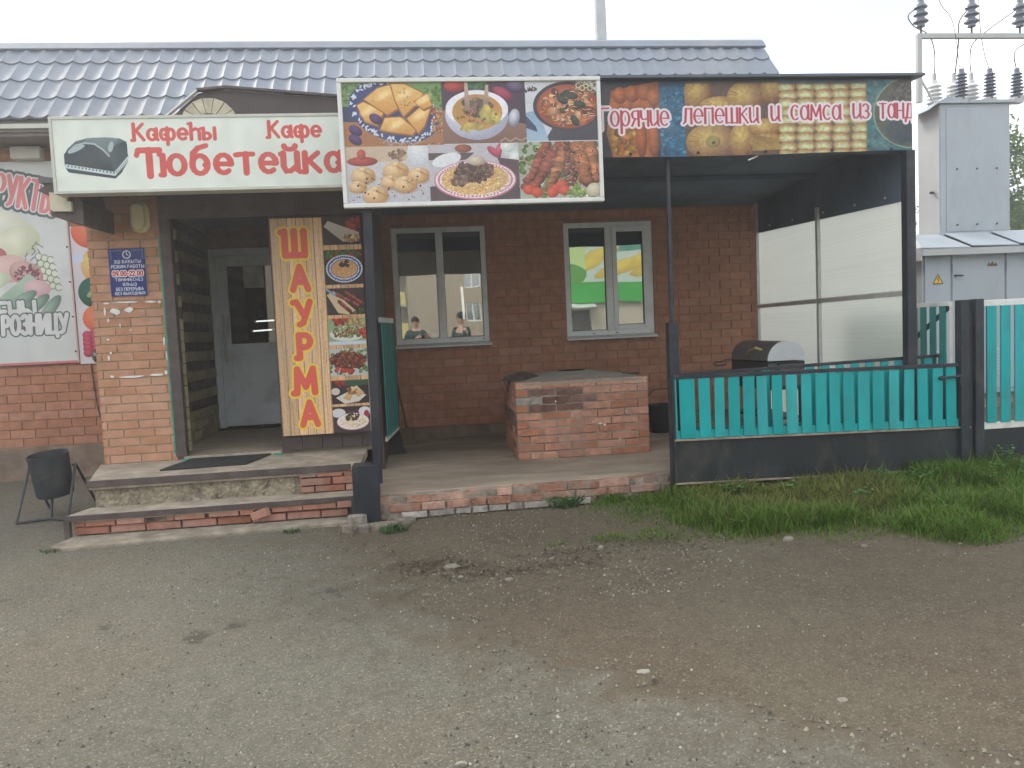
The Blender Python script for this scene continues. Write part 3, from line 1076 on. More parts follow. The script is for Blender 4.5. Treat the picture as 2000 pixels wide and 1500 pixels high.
    # dumplings
    c.clip = (85, 545, 668, 950)
    c.rect(85, 545, 668, 950, (0.80, 0.77, 0.72))
    c.poly([(85, 640), (668, 660), (668, 950), (85, 950)], (0.80, 0.78, 0.78), (0.70, 0.70, 0.72))
    c.poly([(85, 545), (540, 545), (500, 650), (85, 660)], (0.78, 0.68, 0.56))
    c.ell(200, 650, 105, 34, (0.72, 0.22, 0.16), 0, (0.46, 0.10, 0.08))
    c.ell(195, 600, 30, 36, (0.80, 0.28, 0.20), 0, (0.5, 0.12, 0.1))
    c.ell(610, 590, 95, 110, (0.92, 0.93, 0.93), 0, (0.74, 0.76, 0.78))
    c.bits(30, (450, 610, 60, 40), 14, [(0.70, 0.56, 0.42), (0.55, 0.42, 0.3)], 17)
    for x, y, q in ((200, 750, 84), (430, 720, 90), (590, 755, 78), (390, 800, 70), (490, 820, 84), (280, 890, 88), (160, 830, 60)):
        c.ell(x, y + q * 0.25, q, q * 0.55, (0.60, 0.50, 0.38), soft=14)
        c.ell(x, y, q, q * 0.72, (0.93, 0.80, 0.58), 0, (0.68, 0.48, 0.26))
        for k in range(9):
            t = R(200 + k * 17)
            c.stroke([(x, y - q * 0.45), (x + q * 0.85 * math.cos(t + 1.6) , y + q * 0.1 + q * 0.5 * math.sin(t + 1.6) * 0.4)], q * 0.018, (0.66, 0.46, 0.25))
        c.ell(x, y - q * 0.5, q * 0.32, q * 0.2, (0.95, 0.85, 0.66), 0, (0.74, 0.54, 0.32))
    c.bits(34, (110, 760, 650, 930, 'r'), 6, [(0.12, 0.10, 0.12)], 18)
    # pilaf
    c.clip = (662, 540, 1308, 945)
    c.rect(662, 540, 1308, 945, (0.74, 0.72, 0.74))
    c.rect(662, 600, 780, 650, (0.30, 0.26, 0.22))
    c.poly([(780, 600), (990, 600), (930, 650), (840, 660)], (0.28, 0.22, 0.20))
    c.ell(790, 650, 105, 46, (0.90, 0.91, 0.92), -15)
    c.ell(910, 570, 60, 30, (0.62, 0.30, 0.18), 0, (0.4, 0.18, 0.1))
    c.ell(1130, 600, 60, 26, (0.78, 0.28, 0.36), 40, (0.5, 0.12, 0.2))
    c.ell(1165, 590, 22, 54, (0.80, 0.34, 0.42), 10, (0.5, 0.14, 0.2))
    for x, y in ((1250, 590), (1290, 640), (1310, 690), (1230, 560)):
        c.ell(x, y, 54, 44, (0.93, 0.94, 0.92), 0, (0.70, 0.76, 0.72))
    c.poly([(662, 840), (1308, 800), (1308, 945), (662, 945)], (0.26, 0.19, 0.20))
    c.poly([(1150, 640), (1308, 660), (1308, 860), (1230, 860)], (0.28, 0.20, 0.22))
    c.ell(988, 800, 294, 142, (0.78, 0.42, 0.50))
    c.ell(988, 797, 284, 134, (0.93, 0.90, 0.91))
    for k in range(60):
        t = k * 0.1047
        c.ell(988 + 262 * math.cos(t), 797 + 122 * math.sin(t), 11, 5, (0.78, 0.36, 0.46), k * 47 % 180)
    c.ell(988, 790, 240, 112, (0.84, 0.66, 0.38))
    c.rice(1100, (988, 800, 236, 108), 17, [(0.93, 0.78, 0.48), (0.86, 0.62, 0.32), (0.96, 0.88, 0.66), (0.84, 0.52, 0.22)], 19, 2.6)
    c.bits(150, (980, 740, 130, 72), 20, [(0.40, 0.26, 0.19), (0.28, 0.17, 0.13), (0.54, 0.38, 0.28)], 20, 0.4, 0.45)
    c.bits(26, (870, 800, 50, 40), 20, [(0.42, 0.28, 0.2), (0.6, 0.44, 0.34)], 21, 0.4)
    c.ell(1000, 660, 62, 36, (0.86, 0.80, 0.70), 0, (0.62, 0.54, 0.44))
    # kebabs
    c.clip = (1305, 535, 1890, 945)
    c.rect(1305, 535, 1890, 945, (0.62, 0.64, 0.56))
    c.bits(160, (1305, 535, 1890, 945, 'r'), 22, [(0.40, 0.58, 0.20), (0.28, 0.46, 0.14), (0.60, 0.74, 0.36), (0.88, 0.88, 0.84)], 22)
    for x0, y0, x1, y1, wd in ((1510, 560, 1350, 860, 44), (1600, 560, 1420, 850, 46), (1660, 560, 1530, 860, 50), (1660, 540, 1655, 900, 30), (1700, 560, 1715, 890, 30), (1740, 560, 1820, 840, 60), (1820, 560, 1880, 800, 60), (1760, 640, 1790, 820, 60)):
        n = 9
        for k in range(n):
            t = k / (n - 1)
            b = (0.55, 0.24, 0.17) if x0 < 1655 else ((0.44, 0.22, 0.15) if wd == 30 else (0.62, 0.36, 0.20))
            b = np.array(b) * rnd.uniform(0.75, 1.2)
            c.ell(x0 + (x1 - x0) * t + rnd.uniform(-7, 7), y0 + (y1 - y0) * t, wd, wd * 0.66, np.clip(b * 1.25, 0, 1), rnd.uniform(-40, 40), b * 0.42)
    c.bits(130, (1330, 560, 1890, 860, 'r'), 8, [(0.78, 0.46, 0.32), (0.28, 0.12, 0.09), (0.68, 0.34, 0.2)], 23)
    for x, y in ((1370, 880), (1430, 900), (1570, 880), (1610, 850), (1540, 905), (1630, 890)):
        c.ell(x, y, 44, 36, (0.86, 0.32, 0.20), 0, (0.62, 0.15, 0.10))
    c.bits(34, (1740, 900, 90, 36), 18, [(0.42, 0.62, 0.22), (0.56, 0.74, 0.3), (0.84, 0.78, 0.5)], 24)
    c.ell(1850, 890, 56, 50, (0.86, 0.82, 0.70), 0, (0.66, 0.6, 0.46))
    c.clip = None
    c.grain(85, 92, 1890, 950, 9, 0.10, 5)
    return c.a * 0.80 + np.array((0.165, 0.165, 0.175))     # lens glare put into the print: blacks lifted, colours paled


def art_banner():
    c = Canvas(75, 85, 1920, 565, 1300, (0.10, 0.13, 0.19))
    c.clip = (75, 85, 430, 565)
    c.rect(75, 85, 430, 565, (0.16, 0.14, 0.17))
    c.poly([(150, 160), (420, 100), (430, 300), (400, 340), (400, 565), (150, 565), (120, 420)], (0.58, 0.28, 0.13), (0.66, 0.34, 0.12))
    for x, y in ((180, 250), (240, 240), (300, 240), (360, 240), (200, 190), (270, 180), (340, 170), (395, 200)):
        c.ell(x, y, 42, 52, (0.78, 0.38, 0.16), 0, (0.44, 0.18, 0.08))
    c.bits(30, (215, 470, 80, 80), 26, [(0.80, 0.48, 0.14), (0.70, 0.36, 0.10), (0.84, 0.58, 0.2)], 31)
    for x, y in ((280, 430), (235, 545)):
        c.ell(x, y, 24, 22, (0.85, 0.62, 0.26), 0, (0.5, 0.24, 0.08))
    for x in (315, 385):
        c.ell(x, 460, 32, 110, (0.74, 0.34, 0.14), 0, (0.42, 0.16, 0.07))
    c.clip = (425, 85, 580, 565)
    c.rect(425, 85, 580, 565, (0.10, 0.30, 0.44))
    c.bits(160, (430, 110, 575, 560, 'r'), 10, [(0.16, 0.40, 0.54), (0.08, 0.24, 0.36), (0.26, 0.50, 0.60)], 32, 0.3, 0.9)
    c.rect(425, 85, 580, 140, (0.14, 0.22, 0.32), 30)
    c.clip = (570, 85, 1125, 565)
    c.rect(570, 85, 1125, 565, (0.34, 0.22, 0.16))
    for x, y, rx, ry, ro in ((640, 180, 80, 120, 10), (780, 260, 130, 60, 0), (930, 200, 120, 100, -20), (720, 480, 150, 110, 0), (900, 470, 80, 120, 10), (1040, 400, 110, 60, 0), (1050, 490, 110, 55, 0), (1080, 150, 70, 100, 10)):
        c.ell(x, y, rx, ry, (0.84, 0.68, 0.32), ro, (0.42, 0.20, 0.09))
        for k in range(16):
            t = rnd.uniform(0, 6.28)
            c.stroke([(x + rx * .5 * math.cos(t), y + ry * .5 * math.sin(t)), (x + rx * .9 * math.cos(t), y + ry * .9 * math.sin(t))], 1.6, (0.62, 0.38, 0.16))
    c.ell(725, 480, 42, 36, (0.66, 0.60, 0.26), 0, (0.50, 0.38, 0.14))
    c.ell(727, 486, 10, 9, (0.16, 0.10, 0.06))
    c.poly([(960, 440), (1125, 470), (1125, 535), (955, 540)], (0.54, 0.38, 0.16), (0.66, 0.50, 0.22))
    c.rect(570, 85, 1125, 120, (0.24, 0.22, 0.24), 30)
    c.clip = (1118, 85, 1660, 565)
    c.rect(1118, 85, 1660, 565, (0.34, 0.30, 0.20))
    for j in range(9):
        for i in range(5):
            x, y = 1165 + i * 108 + (j % 2) * 6 + rnd.uniform(-8, 8), 140 + j * 54 + rnd.uniform(-5, 5)
            c.ell(x, y, 56, 34, (0.80, 0.80, 0.52), 0, (0.62, 0.32, 0.12), off=(-0.1, 0.15))
            c.ell(x, y + 6, 32, 14, (0.84, 0.86, 0.62), 0, soft=14)
    c.rect(1118, 85, 1660, 130, (0.25, 0.30, 0.34), 34)
    c.clip = (1640, 85, 1920, 565)
    c.rect(1640, 85, 1920, 565, (0.15, 0.36, 0.38), 20)
    c.bits(120, (1650, 100, 1920, 560, 'r'), 16, [(0.22, 0.46, 0.46), (0.10, 0.28, 0.32), (0.30, 0.50, 0.50)], 33, 0.4, 0.9)
    c.ell(1915, 320, 236, 232, (0.50, 0.58, 0.44))
    c.ell(1915, 320, 226, 224, (0.28, 0.27, 0.22))
    c.bits(60, (1870, 210, 90, 80), 16, [(0.40, 0.36, 0.28), (0.28, 0.24, 0.2), (0.46, 0.36, 0.28)], 34)
    c.ell(1860, 430, 100, 90, (0.14, 0.18, 0.20), soft=30)
    c.clip = None
    c.rect(75, 85, 1920, 104, (0.10, 0.13, 0.20), 12)
    c.grain(75, 85, 1920, 565, 14, 0.22, 9)
    c.a = c.a * 0.80 + np.array((0.125, 0.14, 0.15), np.float32)     # pale glare veil mixed into the vinyl colours before lettering
    out = [(13, (0.90, 0.86, 0.89))]
    red = (0.72, 0.26, 0.31)
    kw = dict(nib=0.45, gap=0.10)

    def word(w, x, x2, y, big=False):
        n = len(w)
        tot = sum(GLYPH[ch][0] + 0.10 + 0.062 * 1.6 for ch in w) - 0.18
        sz = 134
        c.text(w, x, y, sz, 0.052, red, out, xs=(x2 - x) / (tot * sz), **kw)
    c.text('Г', 86, 394, 128, 0.065, red, out, xs=0.75, **kw)
    word('орячие', 146, 480, 376)
    word('лепешки', 560, 1000, 366)
    word('и', 1072, 1115, 358)
    word('самса', 1188, 1490, 354)
    word('из', 1562, 1655, 350)
    word('танд', 1718, 1935, 350)
    return c.a


def art_cafe():
    c = Canvas(280, 480, 2005, 890, 1100, (0.87, 0.90, 0.86))
    red = (0.82, 0.36, 0.34)  # lettering red paled, the glare over the sign put into its colour
    c.text('Кафеһы', 722, 604, 92, 0.118, red, nib=0.2, xs=1.0, gap=0.07, flick=0.16)
    c.text('Кафе', 1485, 600, 92, 0.118, red, nib=0.2, xs=1.0, gap=0.07, flick=0.16)
    c.text('Т', 738, 812, 148, 0.135, red, nib=0.15, xs=1.25, flick=0.0)
    c.stroke([(736, 668), (728, 692)], 15, red)
    c.stroke([(858, 668), (852, 690)], 13, red)
    c.text('юбетейка', 872, 806, 160, 0.115, red, nib=0.22, xs=1.0, gap=0.10, flick=0.10)
    dk, md, lt = (0.22, 0.27, 0.30), (0.36, 0.42, 0.44), (0.66, 0.73, 0.73)
    c.poly([(335, 690), (350, 650), (400, 605), (470, 588), (560, 585), (640, 592), (678, 612), (682, 720), (640, 790), (600, 822), (345, 780), (335, 760)], md)
    c.poly([(330, 740), (330, 680), (360, 645), (430, 618), (500, 622), (545, 660), (575, 692), (600, 790), (450, 762), (340, 742)], dk)
    c.poly([(575, 692), (605, 640), (660, 610), (680, 625), (680, 700), (610, 785), (598, 790)], dk, (0.30, 0.36, 0.38))
    c.poly([(470, 588), (560, 585), (640, 592), (600, 640), (575, 690), (540, 655), (500, 620), (440, 610)], (0.46, 0.53, 0.55), md)
    c.stroke([(360, 660), (400, 628), (450, 616), (500, 622), (545, 655), (577, 694)], 5, lt)
    c.ell(400, 650, 52, 13, lt, -25)
    c.ell(590, 640, 14, 32, lt, 15)
    c.poly([(335, 735), (600, 785), (680, 695), (682, 720), (602, 808), (337, 758)], (0.80, 0.85, 0.85))
    for i in range(14):
        x = 345 + i * 19
        c.rect(x, 742 + i * 3.4, x + 9, 752 + i * 3.4, md)
    for i in range(7):
        x = 610 + i * 10
        c.rect(x, 780 - i * 11, x + 5, 790 - i * 11, md)
    c.poly([(342, 762), (600, 810), (645, 765), (640, 790), (602, 824), (350, 784)], dk)
    c.grain(280, 480, 2005, 890, 60, 0.06, 3)
    return c.a


def art_shawarma():
    c = Canvas(0, 0, 100, 236, 520, (0.16, 0.11, 0.12))
    c.planks(0, 0, 57, 236, 6, 4, (0.90, 0.74, 0.56))
    c.planks(57, 0, 100, 236, 5, 5, (0.88, 0.70, 0.50))
    c.grain(0, 0, 100, 236, 1.4, 0.10, 3)
    cells = ((0, 30), (35.5, 73), (77, 106), (110, 139), (143, 173), (178, 204), (207, 236))
    dk = (0.17, 0.12, 0.13)
    for y0, y1 in cells:
        c.rect(57.5, y0, 100, y1, dk)
    c.clip = (57.5, 0, 100, 30)
    c.bits(14, (92, 6, 14, 7), 5, [(0.82, 0.26, 0.18), (0.70, 0.18, 0.14)], 41)
    c.poly([(59, 10), (64, 4), (98, 17), (97, 26), (80, 27)], (0.86, 0.84, 0.80), (0.68, 0.64, 0.58))
    c.bits(40, (89, 23, 9, 4), 1.8, [(0.80, 0.54, 0.30), (0.6, 0.3, 0.2), (0.9, 0.8, 0.6)], 42)
    c.clip = (57.5, 35.5, 100, 73)
    c.bits(60, (57.5, 36, 100, 44, 'r'), 2.5, [(0.20, 0.42, 0.14), (0.34, 0.52, 0.2), (0.6, 0.25, 0.15)], 43)
    c.ell(79.5, 56, 20.5, 15, (0.85, 0.88, 0.93))
    for k in range(46):
        t = k * 0.1366
        c.ell(79.5 + 17.8 * math.cos(t), 56 + 12.8 * math.sin(t), 1.5, 0.8, (0.12, 0.20, 0.50), k * 53 % 180)
    c.ell(79.5, 56, 15.4, 10.4, (0.16, 0.24, 0.5))
    c.ell(79.5, 56, 14.6, 9.8, (0.84, 0.62, 0.40))
    c.rice(260, (79.5, 56, 14, 9), 1.5, [(0.92, 0.74, 0.50), (0.8, 0.52, 0.3), (0.95, 0.84, 0.64)], 44, 0.22)
    c.bits(12, (80, 50, 6, 3.4), 2.4, [(0.24, 0.18, 0.18), (0.36, 0.28, 0.26)], 45)
    c.clip = (57.5, 77, 100, 106)
    c.poly([(58, 84), (66, 80), (90, 102), (82, 106), (70, 104)], (0.84, 0.76, 0.60))
    c.stroke([(58, 78), (70, 86)], 1.2, (0.55, 0.62, 0.74))
    for a, b in (((70, 84), (92, 96)), ((72, 92), (84, 103)), ((80, 82), (99, 95))):
        for k in range(8):
            t = k / 7
            q = np.array((0.55, 0.24, 0.18)) * rnd.uniform(0.6, 1.3)
            c.ell(a[0] + (b[0] - a[0]) * t, a[1] + (b[1] - a[1]) * t, 2.6, 2.0, q * 1.2, rnd.uniform(0, 90), q * 0.5)
    c.bits(8, (92, 102, 6, 3), 1.6, [(0.3, 0.5, 0.16), (0.8, 0.3, 0.2)], 46)
    c.clip = (57.5, 110, 100, 139)
    c.rect(57.5, 110, 100, 139, (0.56, 0.66, 0.50))
    c.bits(12, (72, 112, 8, 4), 4, [(0.80, 0.24, 0.18)], 47)
    c.bits(10, (90, 114, 10, 3), 4, [(0.86, 0.74, 0.46)], 48)
    c.ell(79, 127, 20, 8, (0.86, 0.88, 0.82))
    c.bits(130, (79, 125, 18, 6), 1.8, [(0.45, 0.66, 0.30), (0.86, 0.78, 0.60), (0.82, 0.36, 0.24), (0.9, 0.88, 0.8), (0.5, 0.32, 0.2)], 49)
    c.bits(12, (98, 126, 4, 5), 2.8, [(0.84, 0.26, 0.18)], 50)
    c.rect(57.5, 135, 100, 139, (0.80, 0.86, 0.92), 1.5)
    c.clip = (57.5, 143, 100, 173)
    c.rect(57.5, 143, 100, 173, (0.74, 0.76, 0.76))
    c.bits(60, (57.5, 144, 100, 172, 'r'), 2.2, [(0.30, 0.52, 0.18), (0.5, 0.68, 0.3)], 51)
    c.bits(150, (79, 156, 20, 9), 2.3, [(0.56, 0.24, 0.18), (0.44, 0.17, 0.13), (0.66, 0.36, 0.22)], 52, 0.5, 0.45)
    c.bits(8, (74, 167, 12, 3), 2.6, [(0.84, 0.26, 0.18)], 53)
    c.clip = (57.5, 178, 100, 204)
    c.poly([(60, 178), (100, 178), (100, 184), (70, 184)], (0.16, 0.30, 0.22))
    c.bits(8, (67, 182, 5, 4), 3, [(0.62, 0.18, 0.16)], 54)
    c.ell(62, 190, 5, 4, (0.80, 0.78, 0.72))
    c.poly([(62, 197), (78, 190), (97, 195), (88, 202), (72, 204)], (0.84, 0.82, 0.76))
    c.poly([(70, 198), (80, 185), (86, 186), (78, 201)], (0.88, 0.78, 0.60), (0.76, 0.60, 0.4))
    c.poly([(78, 190), (86, 184), (95, 193), (88, 197)], (0.88, 0.80, 0.62), (0.74, 0.58, 0.4))
    c.bits(26, (80, 190, 6, 4), 1.2, [(0.8, 0.4, 0.2), (0.4, 0.5, 0.2), (0.55, 0.3, 0.2)], 55)
    c.clip = (57.5, 207, 100, 236)
    c.rect(57.5, 211, 100, 236, (0.22, 0.16, 0.18))
    c.ell(64, 214, 8, 5, (0.84, 0.84, 0.84))
    c.ell(94, 213, 7, 5, (0.88, 0.86, 0.88))
    c.ell(96, 216, 3, 4, (0.60, 0.18, 0.24))
    c.ell(80, 224, 18.5, 9.6, (0.80, 0.52, 0.56))
    c.ell(80, 223.7, 17.8, 9.0, (0.92, 0.90, 0.88))
    c.rice(300, (80, 223.5, 15, 7.2), 1.4, [(0.92, 0.80, 0.52), (0.84, 0.62, 0.34), (0.95, 0.88, 0.7)], 56, 0.24)
    c.bits(34, (80, 219, 8, 4), 1.5, [(0.26, 0.18, 0.15), (0.4, 0.28, 0.22)], 57, 0.35)
    c.clip = None
    for ch, x, y, sz in (('Ш', 18.5, 38.5, 22), ('А', 24.5, 75.5, 21), ('У', 27.0, 113.5, 21), ('Р', 27.5, 149.5, 21), ('М', 22.0, 188.0, 22), ('А', 26.5, 223.5, 21)):
        c.text(ch, x - 3.2, y + 1.2, sz * 1.16, 0.15, (0.88, 0.36, 0.30), [(2.2, (0.93, 0.82, 0.22))], nib=0.1, xs=0.98, flick=0.16 if ch in 'ШУРМ' else 0.0)
    return c.a * 0.9 + np.array((0.075, 0.07, 0.07), np.float32)  # sign art lightened, glare veil put into the colours


def art_produce():
    # metres: x from -6.35 to -3.77, y down from the top edge (z = 3.46) to 2.18
    c = Canvas(-6.35, 0, -3.77, 2.19, 900, (0.80, 0.82, 0.82))
    c.bits(14, (-5.3, 0.9, 0.9, 0.35), 0.26, [(0.90, 0.90, 0.82), (0.86, 0.90, 0.78), (0.92, 0.88, 0.84)], 61, 0.7, 0.82)
    c.ell(-4.50, 0.70, 0.36, 0.20, (0.92, 0.92, 0.86), 10, (0.78, 0.80, 0.70))
    c.ell(-4.30, 0.86, 0.24, 0.17, (0.90, 0.90, 0.80), -20, (0.74, 0.77, 0.62))
    for k in range(26):
        x, y = -4.16 + rnd.uniform(-.08, .1), 0.86 + k * 0.02
        c.stroke([(x, y), (x + rnd.uniform(-.05, .06), y + .04)], 0.006, (0.34, 0.40, 0.36))
    for j in range(5):
        for i in range(3):
            x, y = -4.10 + i * .06 + j * .015, 1.02 + j * .075 + i * .02
            c.ell(x, y, .034, .038, (0.84, 0.86, 0.78))
            c.stroke(_arc(x, y, .034, .038, 40, 330), 0.005, (0.40, 0.46, 0.40))
    c.ell(-4.55, 1.00, 0.13, 0.10, (0.78, 0.36, 0.38), 0, (0.62, 0.20, 0.24))
    c.ell(-4.40, 1.14, 0.20, 0.15, (0.90, 0.74, 0.72), 0, (0.82, 0.58, 0.56))
    c.ell(-4.24, 1.20, 0.18, 0.13, (0.82, 0.66, 0.62), 25, (0.66, 0.42, 0.42))
    c.bits(90, (-4.22, 1.20, 0.14, 0.09), 0.017, [(0.60, 0.22, 0.28), (0.48, 0.16, 0.22), (0.84, 0.62, 0.62)], 62)
    c.ell(-4.62, 1.28, .22, .10, (0.88, 0.90, 0.82), -15, (0.70, 0.76, 0.62))
    c.poly([(-4.60, 1.50), (-4.22, 1.20), (-4.14, 1.26), (-4.42, 1.54)], (0.66, 0.76, 0.68), (0.52, 0.66, 0.56))
    c.ell(-4.14, 1.36, .14, .09, (0.88, 0.72, 0.76), 10, (0.78, 0.54, 0.60))
    for x, y, ro in ((-4.30, 1.48, -30), (-4.16, 1.54, -38), (-4.02, 1.58, -50), (-4.34, 1.60, -28)):
        c.ell(x, y, .17, .06, (0.52, 0.66, 0.58), ro, (0.26, 0.38, 0.34))
    c.ell(-4.36, 1.74, .16, .09, (0.86, 0.42, 0.34), 0, (0.66, 0.24, 0.20))
    c.ell(-4.64, 1.74, .12, .10, (0.52, 0.34, 0.36), 0, (0.36, 0.20, 0.24))
    c.bits(24, (-5.6, 1.5, 0.5, 0.3), 0.13, [(0.84, 0.40, 0.30), (0.52, 0.66, 0.34), (0.86, 0.70, 0.30)], 63)
    dk = (0.20, 0.26, 0.28)

    def bend(i, x):
        t = x + 4.70
        return (x, 0.40 + 0.13 * t + 0.10 * t * t, math.atan(0.13 + 0.2 * t))
    c.text('ФРУКТЫ', -4.63, 0.43, 0.31, 0.075, (0.86, 0.42, 0.44), [(0.042, dk), (0.014, (0.90, 0.88, 0.88))], xs=0.44, gap=0.12, nib=0.2, place=bend)
    c.text('ЦЕНЫ', -4.70, 1.70, 0.195, 0.09, (0.84, 0.84, 0.84), [(0.018, dk), (0.004, (0.9, 0.9, 0.9))], xs=0.80, gap=0.10)
    c.text('РОЗНИЦУ', -4.53, 1.85, 0.195, 0.09, (0.84, 0.84, 0.86), [(0.018, dk), (0.004, (0.9, 0.9, 0.9))], xs=0.60, gap=0.10, slant=0.08)
    c.rect(-6.35, 2.165, -3.77, 2.19, (0.78, 0.34, 0.36))
    c.rect(-3.785, 0, -3.77, 2.19, (0.80, 0.56, 0.58))
    c.grain(-6.35, 0, -3.77, 2.19, .12, 0.08, 3)
    return c.a * 0.76 + np.array((0.205, 0.21, 0.205), np.float32)     # whole artwork paled, the veil of glare put into its colours


def art_strip():
    c = Canvas(0, 0, 0.30, 1.46, 200, (0.84, 0.82, 0.84))
    c.ell(0.16, 0.06, .15, .17, (0.90, 0.50, 0.36), 0, (0.80, 0.34, 0.26))
    c.ell(0.22, 0.42, .15, .19, (0.88, 0.82, 0.52), 0, (0.84, 0.58, 0.36))
    c.ell(0.05, 0.34, .05, .05, (0.80, 0.84, 0.92))
    c.ell(0.16, 0.70, .13, .16, (0.16, 0.42, 0.34), 0, (0.10, 0.28, 0.22))
    c.ell(0.17, 0.70, .08, .035, (0.66, 0.72, 0.50), -35, (0.40, 0.56, 0.40))
    c.ell(0.19, 0.98, .14, .15, (0.90, 0.52, 0.36), 0, (0.82, 0.36, 0.28))
    for k in range(16):
        c.ell(0.15 + 0.08 * math.sin(k * 2.1), 1.12 + 0.016 * k, .045, .045, (0.80, 0.34, 0.44), 0, (0.52, 0.14, 0.24))
    c.ell(0.20, 1.38, .10, .10, (0.40, 0.40, 0.36))
    c.bits(30, (0.2, 1.38, .09, .09), .02, [(0.72, 0.72, 0.66), (0.2, 0.2, 0.18)], 71)
    return c.a


def art_hours():
    c = Canvas(0, 0, 100, 136, 300, (0.12, 0.18, 0.47))
    wht = (0.90, 0.92, 0.95)
    for sx in (0, 1):
        for k in range(6):
            x = 6 + k * 5.5
            c.stroke([(x if not sx else 100 - x, 5), ((x + 2) if not sx else 98 - x, 8)], 1.0, (0.46, 0.54, 0.72))
            y = 6 + k * 4.6
            c.stroke([(5 if not sx else 95, y), (8 if not sx else 92, y + 2)], 1.0, (0.46, 0.54, 0.72))
    c.stroke(_arc(50, 18, 10.5, 10.5, 0, 360), 1.4, wht)
    c.stroke([(50, 11), (50, 18), (55, 20)], 1.2, wht)

    def row(t, y, sz, x0, x1, **k):
        tot = sum((GLYPH[ch][0] + 0.14 + 0.09 * 1.6) if ch != ' ' else 0.42 for ch in t) - 0.2
        c.text(t, x0, y, sz, 0.09, k.pop('fill', wht), xs=(x1 - x0) / (tot * sz), gap=0.14, **k)
    row('ЭШ ВАҠЫТЫ', 42, 8.5, 14, 88)
    row('РЕЖИМ РАБОТЫ', 56, 8.5, 6, 96)
    c.text('09.00-22.00', 9, 78, 13, 0.12, (0.80, 0.16, 0.20), [(2.4, (0.93, 0.92, 0.93))], xs=0.80, gap=0.09)
    row('ТӘНӘФЕСҺЕҘ', 93, 8, 14, 90)
    row('ЯЛҺЫҘ', 107, 8, 34, 72)
    row('БЕЗ ПЕРЕРЫВА', 120, 8, 15, 90)
    row('БЕЗ ВЫХОДНЫХ', 132, 7.5, 12, 94)
    return c.a


def art_shop():
    c = Canvas(0, 0, 100, 32, 500, (0.74, 0.80, 0.74))
    c.rect(0, 0, 32, 32, (0.62, 0.78, 0.72))
    c.ell(20, 14, 14, 16, (0.36, 0.62, 0.54), 0, (0.70, 0.82, 0.76))
    c.rect(30, 0, 70, 9, (0.24, 0.52, 0.44))
    for x, y, ro in ((46, 14, 20), (56, 18, 25), (66, 22, 30), (44, 22, 15), (76, 12, 28), (86, 20, 22)):
        c.ell(x, y, 14, 4.2, (0.88, 0.78, 0.28), ro, (0.74, 0.62, 0.18))
    c.rect(84, 0, 100, 32, (0.72, 0.82, 0.52))
    c.ell(92, 26, 9, 8, (0.30, 0.58, 0.20))
    return c.a


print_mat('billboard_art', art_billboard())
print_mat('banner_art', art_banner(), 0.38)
print_mat('cafe_art', art_cafe(), 0.35)
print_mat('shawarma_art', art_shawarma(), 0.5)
print_mat('produce_art', art_produce(), 0.5)
print_mat('strip_art', art_strip(), 0.5)
print_mat('hours_art', art_hours(), 0.4)
print_mat('shop_art', art_shop(), 0.5)

# ------------------------------------------------------------------ ground
def sm(a, b, x):
    t = np.clip((x - a) / (b - a), 0, 1)
    return t * t * (3 - 2 * t)


_N1, _N2, _N3 = vnoise(512, 512, 16, 1), vnoise(512, 512, 5, 2), vnoise(512, 512, 40, 3)


def nlook(N, x, y, k):
    return N[(np.floor(np.asarray(y) * k).astype(int)) % 512, (np.floor(np.asarray(x) * k).astype(int)) % 512]


EDGE_Y = np.array([-80, -8, -3, 0, 1.0, 2.13, 2.43, 2.65, 2.81, 3.10, 3.45, 3.77, 4.1, 4.84, 5.58, 5.7, 9.2])
EDGE_X = np.array([120, 24, 14, 7.2, 4.2, 1.80, 1.38, 1.20, 0.87, 0.63, 0.34, 0.12, -0.14, -0.22, -0.57, -0.60, -0.60])


def asphalt_edge(y):
    y = np.asarray(y, float)
    w = 0.05 * np.sin(y * 9.1) + 0.035 * np.sin(y * 23.7 + 1) + 0.02 * np.sin(y * 61.0)
    return np.interp(y, EDGE_Y, EDGE_X) + w * sm(-2, 1, y) * (1 - 0.6 * sm(5.0, 5.7, y))


def dirt_z(x, y):
    x, y = np.asarray(x, float), np.asarray(y, float)
    near = sm(40, 10, np.hypot(x, y))
    z = -0.022 + near * (0.014 * (nlook(_N1, x, y, 22) - 0.5) + 0.006 * (nlook(_N2, x, y, 30) - 0.5))
    z = z + 0.085 * sm(4.3, 5.6, y) * sm(1.2, 2.6, x)
    z = z + 0.035 * sm(5.0, 5.9, y) * sm(-0.6, 0.2, x) * (1 - sm(9.0, 12, y))
    inside = x < (np.interp(y, EDGE_Y, EDGE_X) - 0.25)
    return np.where(inside, np.minimum(z, -0.03), z)


def grid_mesh(name, xs, ys, zf, m, kind='structure'):
    X, Y = np.meshgrid(xs, ys)
    Z = zf(X, Y)
    nx, ny = len(xs), len(ys)
    i = np.arange(ny - 1)[:, None] * nx + np.arange(nx - 1)[None, :]
    f = np.stack([i, i + 1, i + nx + 1, i + nx], -1).reshape(-1, 4)
    return np_mesh(name, np.stack([X, Y, Z], -1).reshape(-1, 3), f, m, None, kind=kind, smooth=True)


def spread(a, b, step, far):
    core = np.arange(a, b, step)
    g, s, lo, hi = [], step, [], []
    x = b
    while x < far:
        s *= 1.5
        x += s
        hi.append(x)
    s, x = step, a
    while x > -far:
        s *= 1.5
        x -= s
        lo.append(x)
    return np.concatenate([lo[::-1], core, hi])


